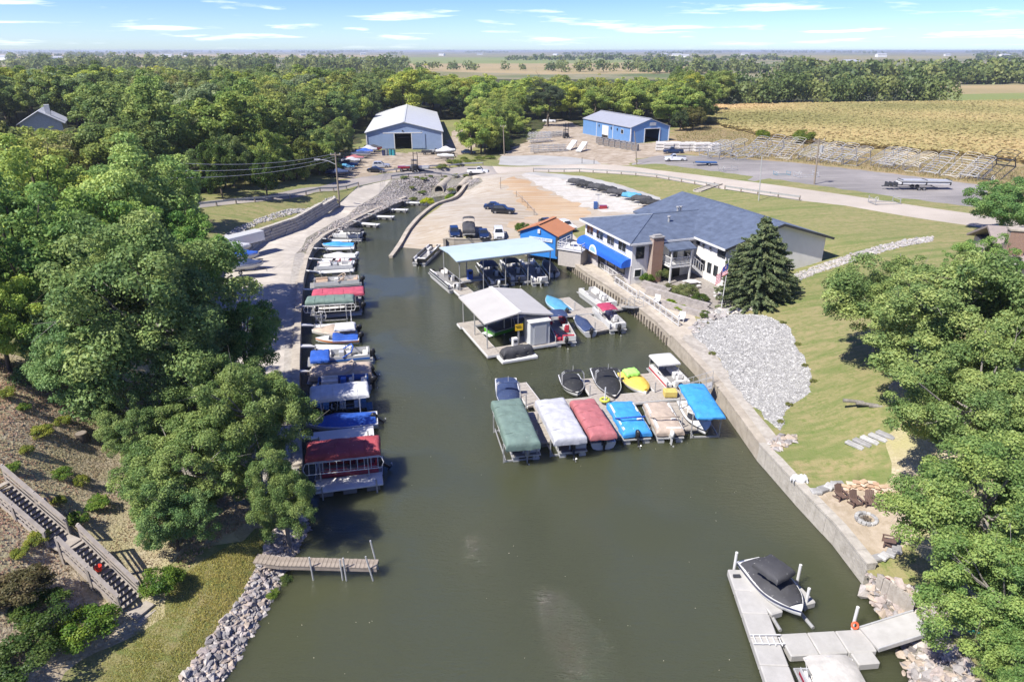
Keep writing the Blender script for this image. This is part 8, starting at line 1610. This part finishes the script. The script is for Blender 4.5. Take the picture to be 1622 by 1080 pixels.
chair('brown slatted patio chair, leftmost by the fire pit', 1331, 790, -75); chair('brown slatted patio chair, second from the seawall', 1354, 800, -80); chair('brown slatted patio chair, third from the seawall', 1377, 800, -100); chair('brown slatted patio chair, nearest the oak branches', 1397, 806, -140); chair('dark patio chair half under the oak, below fire pit', 1406, 863, 160)
def firepit():
    c = G(1372, 823); e = thing('fire_pit', 'round pale stone fire pit filled with ash', 'fire pit', c, 0); n = 14
    for i in range(n): q = 6.283 * i / n; b = MB(); b.box((.5 * math.cos(q), .5 * math.sin(q), .08), (.2, .22, .2), rz=q); b.build('stone', WST[i % 3], e, bevel=.03)
    b = MB(); b.cyl((0, 0, .02), (0, 0, .04), .42, .42, 16); b.build('ash', mat('ash', (.2, .19, .18), .95, var=.4, scale=9), e)
    for i in range(5): q = i * 1.3; b = MB(); b.cyl((.3 * math.cos(q), .3 * math.sin(q), .06), (-.2 * math.cos(q), -.25 * math.sin(q), .12), .04, .04, 6); b.build('log', M_BARK, e)
    r = random.Random(2); e = thing('flagstone_wall', 'curved stacked tan flagstone edge behind the patio chairs', 'wall', G(1370, 780), 0); o = e.location
    P = [(1335, 776), (1345, 772), (1356, 770), (1367, 769), (1378, 771), (1389, 773), (1400, 777), (1410, 783), (1420, 790), (1430, 798), (1438, 806)]
    tm = [mat('flag_tan', (.46, .33, .22), .9, var=.2), mat('flag_buff', (.52, .42, .32), .9, var=.2), mat('flag_rust', (.40, .27, .18), .9, var=.2)]
    for k in range(3):
        for i, p in enumerate(P): g = G(p[0] + r.uniform(-3, 3), p[1] + k * 3.2 - 1) - o; b = MB(); b.box(g + Vector((0, 0, .26 - k * .1)), (r.uniform(.35, .6), r.uniform(.22, .36), .1), rz=r.uniform(-.5, .5)); b.build('stone', tm[(i + k) % 3], e, bevel=.03)
    e = thing('flagstone_edge', 'pale flat stones edging the near side of patio', 'wall', G(1385, 888), 0); o = e.location
    for i, p in enumerate([(1376, 888), (1388, 886), (1400, 883), (1411, 878), (1420, 872)]): g = G(*p) - o; b = MB(); b.box(g + Vector((0, 0, .1)), (.6, .45, .2), rz=.3 * i); b.build('stone', WST[i % 3], e, bevel=.04)
    e = thing('flagstone_edge', 'pale flat stones edging the seawall end of patio', 'wall', G(1310, 776), 0); o = e.location
    for i, p in enumerate([(1292, 781), (1303, 777), (1313, 773), (1322, 771), (1330, 770)]): g = G(*p) - o; b = MB(); b.box(g + Vector((0, 0, .12)), (.6, .5, .22), rz=.4 * i); b.build('stone', WST[i % 3], e, bevel=.04)
    words = ['lowest', 'second lowest', 'middle', 'second highest', 'highest']
    for i, (px, py) in enumerate([(1354, 706), (1366, 702), (1378, 698), (1391, 694), (1403, 690)]): g = G(px, py); b = MB(); b.box((0, 0, .05), (.42, 1.15, .16), rz=R_(35)); tag(b.build('stepping_slab', WST[i % 3], loc=g, bevel=.03), f'{words[i]} pale stone slab of the lawn steps', 'slab', 'lawn step slabs')
    g = G(1382, 645); e = thing('log_edge', 'fallen logs and bark edging on lawn under the oak', 'log', g, 0)
    for i in range(4): b = MB(); b.tube([(-1.6 + i * .7, .8 - i * .35, .1), (-.4 + i * .75, .45 - i * .45, .14)], [.13, .1], 7); b.build('log', M_BARKG, e)
    b = MB(); 
    g = G(1266, 762); o = cover_mb(.9, .5, .3, .12, .1, 6, 6, .05, 9).build('tarp_bundle', CL['white'], loc=g, smooth=60); tag(o, 'crumpled white bag lying on grass beside the seawall', 'bag')
    e = thing('wing_wall', 'curved grey timber wall end beside the boulders', 'wall', W(1385, 935, .5), 0); 
    for i in range(6): b = MB(); b.box((.1 + i * .15, -.1 - i * .28, .25), (.14, .3, 1.5), rz=R_(25 + i * 6)); b.build('board', M_WOODG, e)
    g = W(1366, 937, .25); o = bpy.data.objects.new('boulder', RM[2]); COL.objects.link(o); o.location = g; o.scale = (.5, .5, .55); tag(o, 'single pale round boulder in the water at seawall end', 'boulder')
    g = G(1400, 927); b = bush('pink flowering plant at the end of seawall', 1400, 928, .35, .5, (.3, .12, .14), 'bush', 2)
    e = thing('hose_reel', 'coiled turquoise garden hose near the dock ramp', 'hose', G(1536, 992), 0); b = MB(); b.tube([((.35 + .03 * i) * math.cos(i * .7), (.3 + .02 * i) * math.sin(i * .7), .08 + .01 * i) for i in range(22)], .03, 5); b.build('hose', mat('hose_teal', (.03, .35, .32), .5), e)
    for k, (px, py) in enumerate([(1478, 985), (1492, 990), (1506, 985), (1496, 975), (1512, 996), (1482, 975)]): g = G(px, py); b = MB(); b.box((0, 0, .04), (.75, .6, .12), rz=.2 * k); tag(b.build('paving_slab', M_SAND, loc=g, bevel=.03), 'tan paving slab at the shore end of near gangway', 'slab', 'paving slabs at the gangway')
firepit()
for px, py, lab in ((1095, 424, 'dark cafe mat on the restaurant patio'),): pass

for k, (px, py) in enumerate([(640, 283.5), (660, 282), (682, 281), (705, 280.5), (722, 280), (738, 279.5), (712, 290), (745, 286), (672, 286), (700, 287), (735, 288), (652, 300), (668, 305), (715, 303)]): bush('patch of green weeds on the stony culvert bank', px, py, rr_.uniform(.5, 1.0), rr_.uniform(.35, .7), (.2, .24, .06) if k % 2 else (.15, .21, .05), 'bush', k % 3, 'weed_clump', 'weeds', 'weeds on the culvert bank')
for k, (px, py) in enumerate([(1105, 522), (1120, 512), (1240, 512), (1264, 545), (1275, 580), (1288, 604), (1250, 642), (1238, 668), (1128, 560)]): bush('small weed tuft at the edge of the white gravel bed', px, py, rr_.uniform(.2, .4), rr_.uniform(.15, .3), (.18, .2, .06), 'bush', k % 3, 'weed_clump', 'weeds', 'weeds around the gravel bed')
for k, (px, py, pt, hd, kd) in enumerate([(604, 266, 'silver', 5, 'suv'), (596, 273, 'black', -6, 'sedan')]): vehicle(['silver SUV parked in the shed yard', 'black sedan parked nearest the road in shed yard'][k], px, py, hd, kd, pt)

def floating_bits():
    r = np.random.default_rng(12); x = r.uniform(-14, 16, 500); y = r.uniform(20, 120, 500); q = np.c_[x, y]; q = q[in_poly(q, BASIN)][:170]; n = len(q)
    me = leaf_mesh('floating_leaves', np.c_[q, np.full(n, .012)], unit(r.normal(size=(n, 3)) * .05 + np.array([0, 0, 1])), r.uniform(.015, .035, n), r.uniform(0, 1, n), r); o = bpy.data.objects.new('floating_leaves', me); COL.objects.link(o); o.color = (.5, .47, .33, 1); tag(o, 'fallen leaves and bits floating on the water', kind='stuff')
floating_bits()
# ---------------------------------------------------------------- air
def haze():
    mb = MB(); mb.box((0, 6000, 12), (31000, 19500, 30)); m = bpy.data.materials.new('haze'); m.use_nodes = True; t = m.node_tree; t.nodes.clear()
    out = N(t, 'ShaderNodeOutputMaterial'); v = N(t, 'ShaderNodeVolumePrincipled'); v.inputs['Color'].default_value = (.80, .88, 1, 1); v.inputs['Density'].default_value = .00016; v.inputs['Anisotropy'].default_value = .2
    L(t, v.outputs[0], out.inputs['Volume']); o = mb.build('haze', m); tag(o, 'thin pale summer haze over the farmland', kind='stuff')
haze()
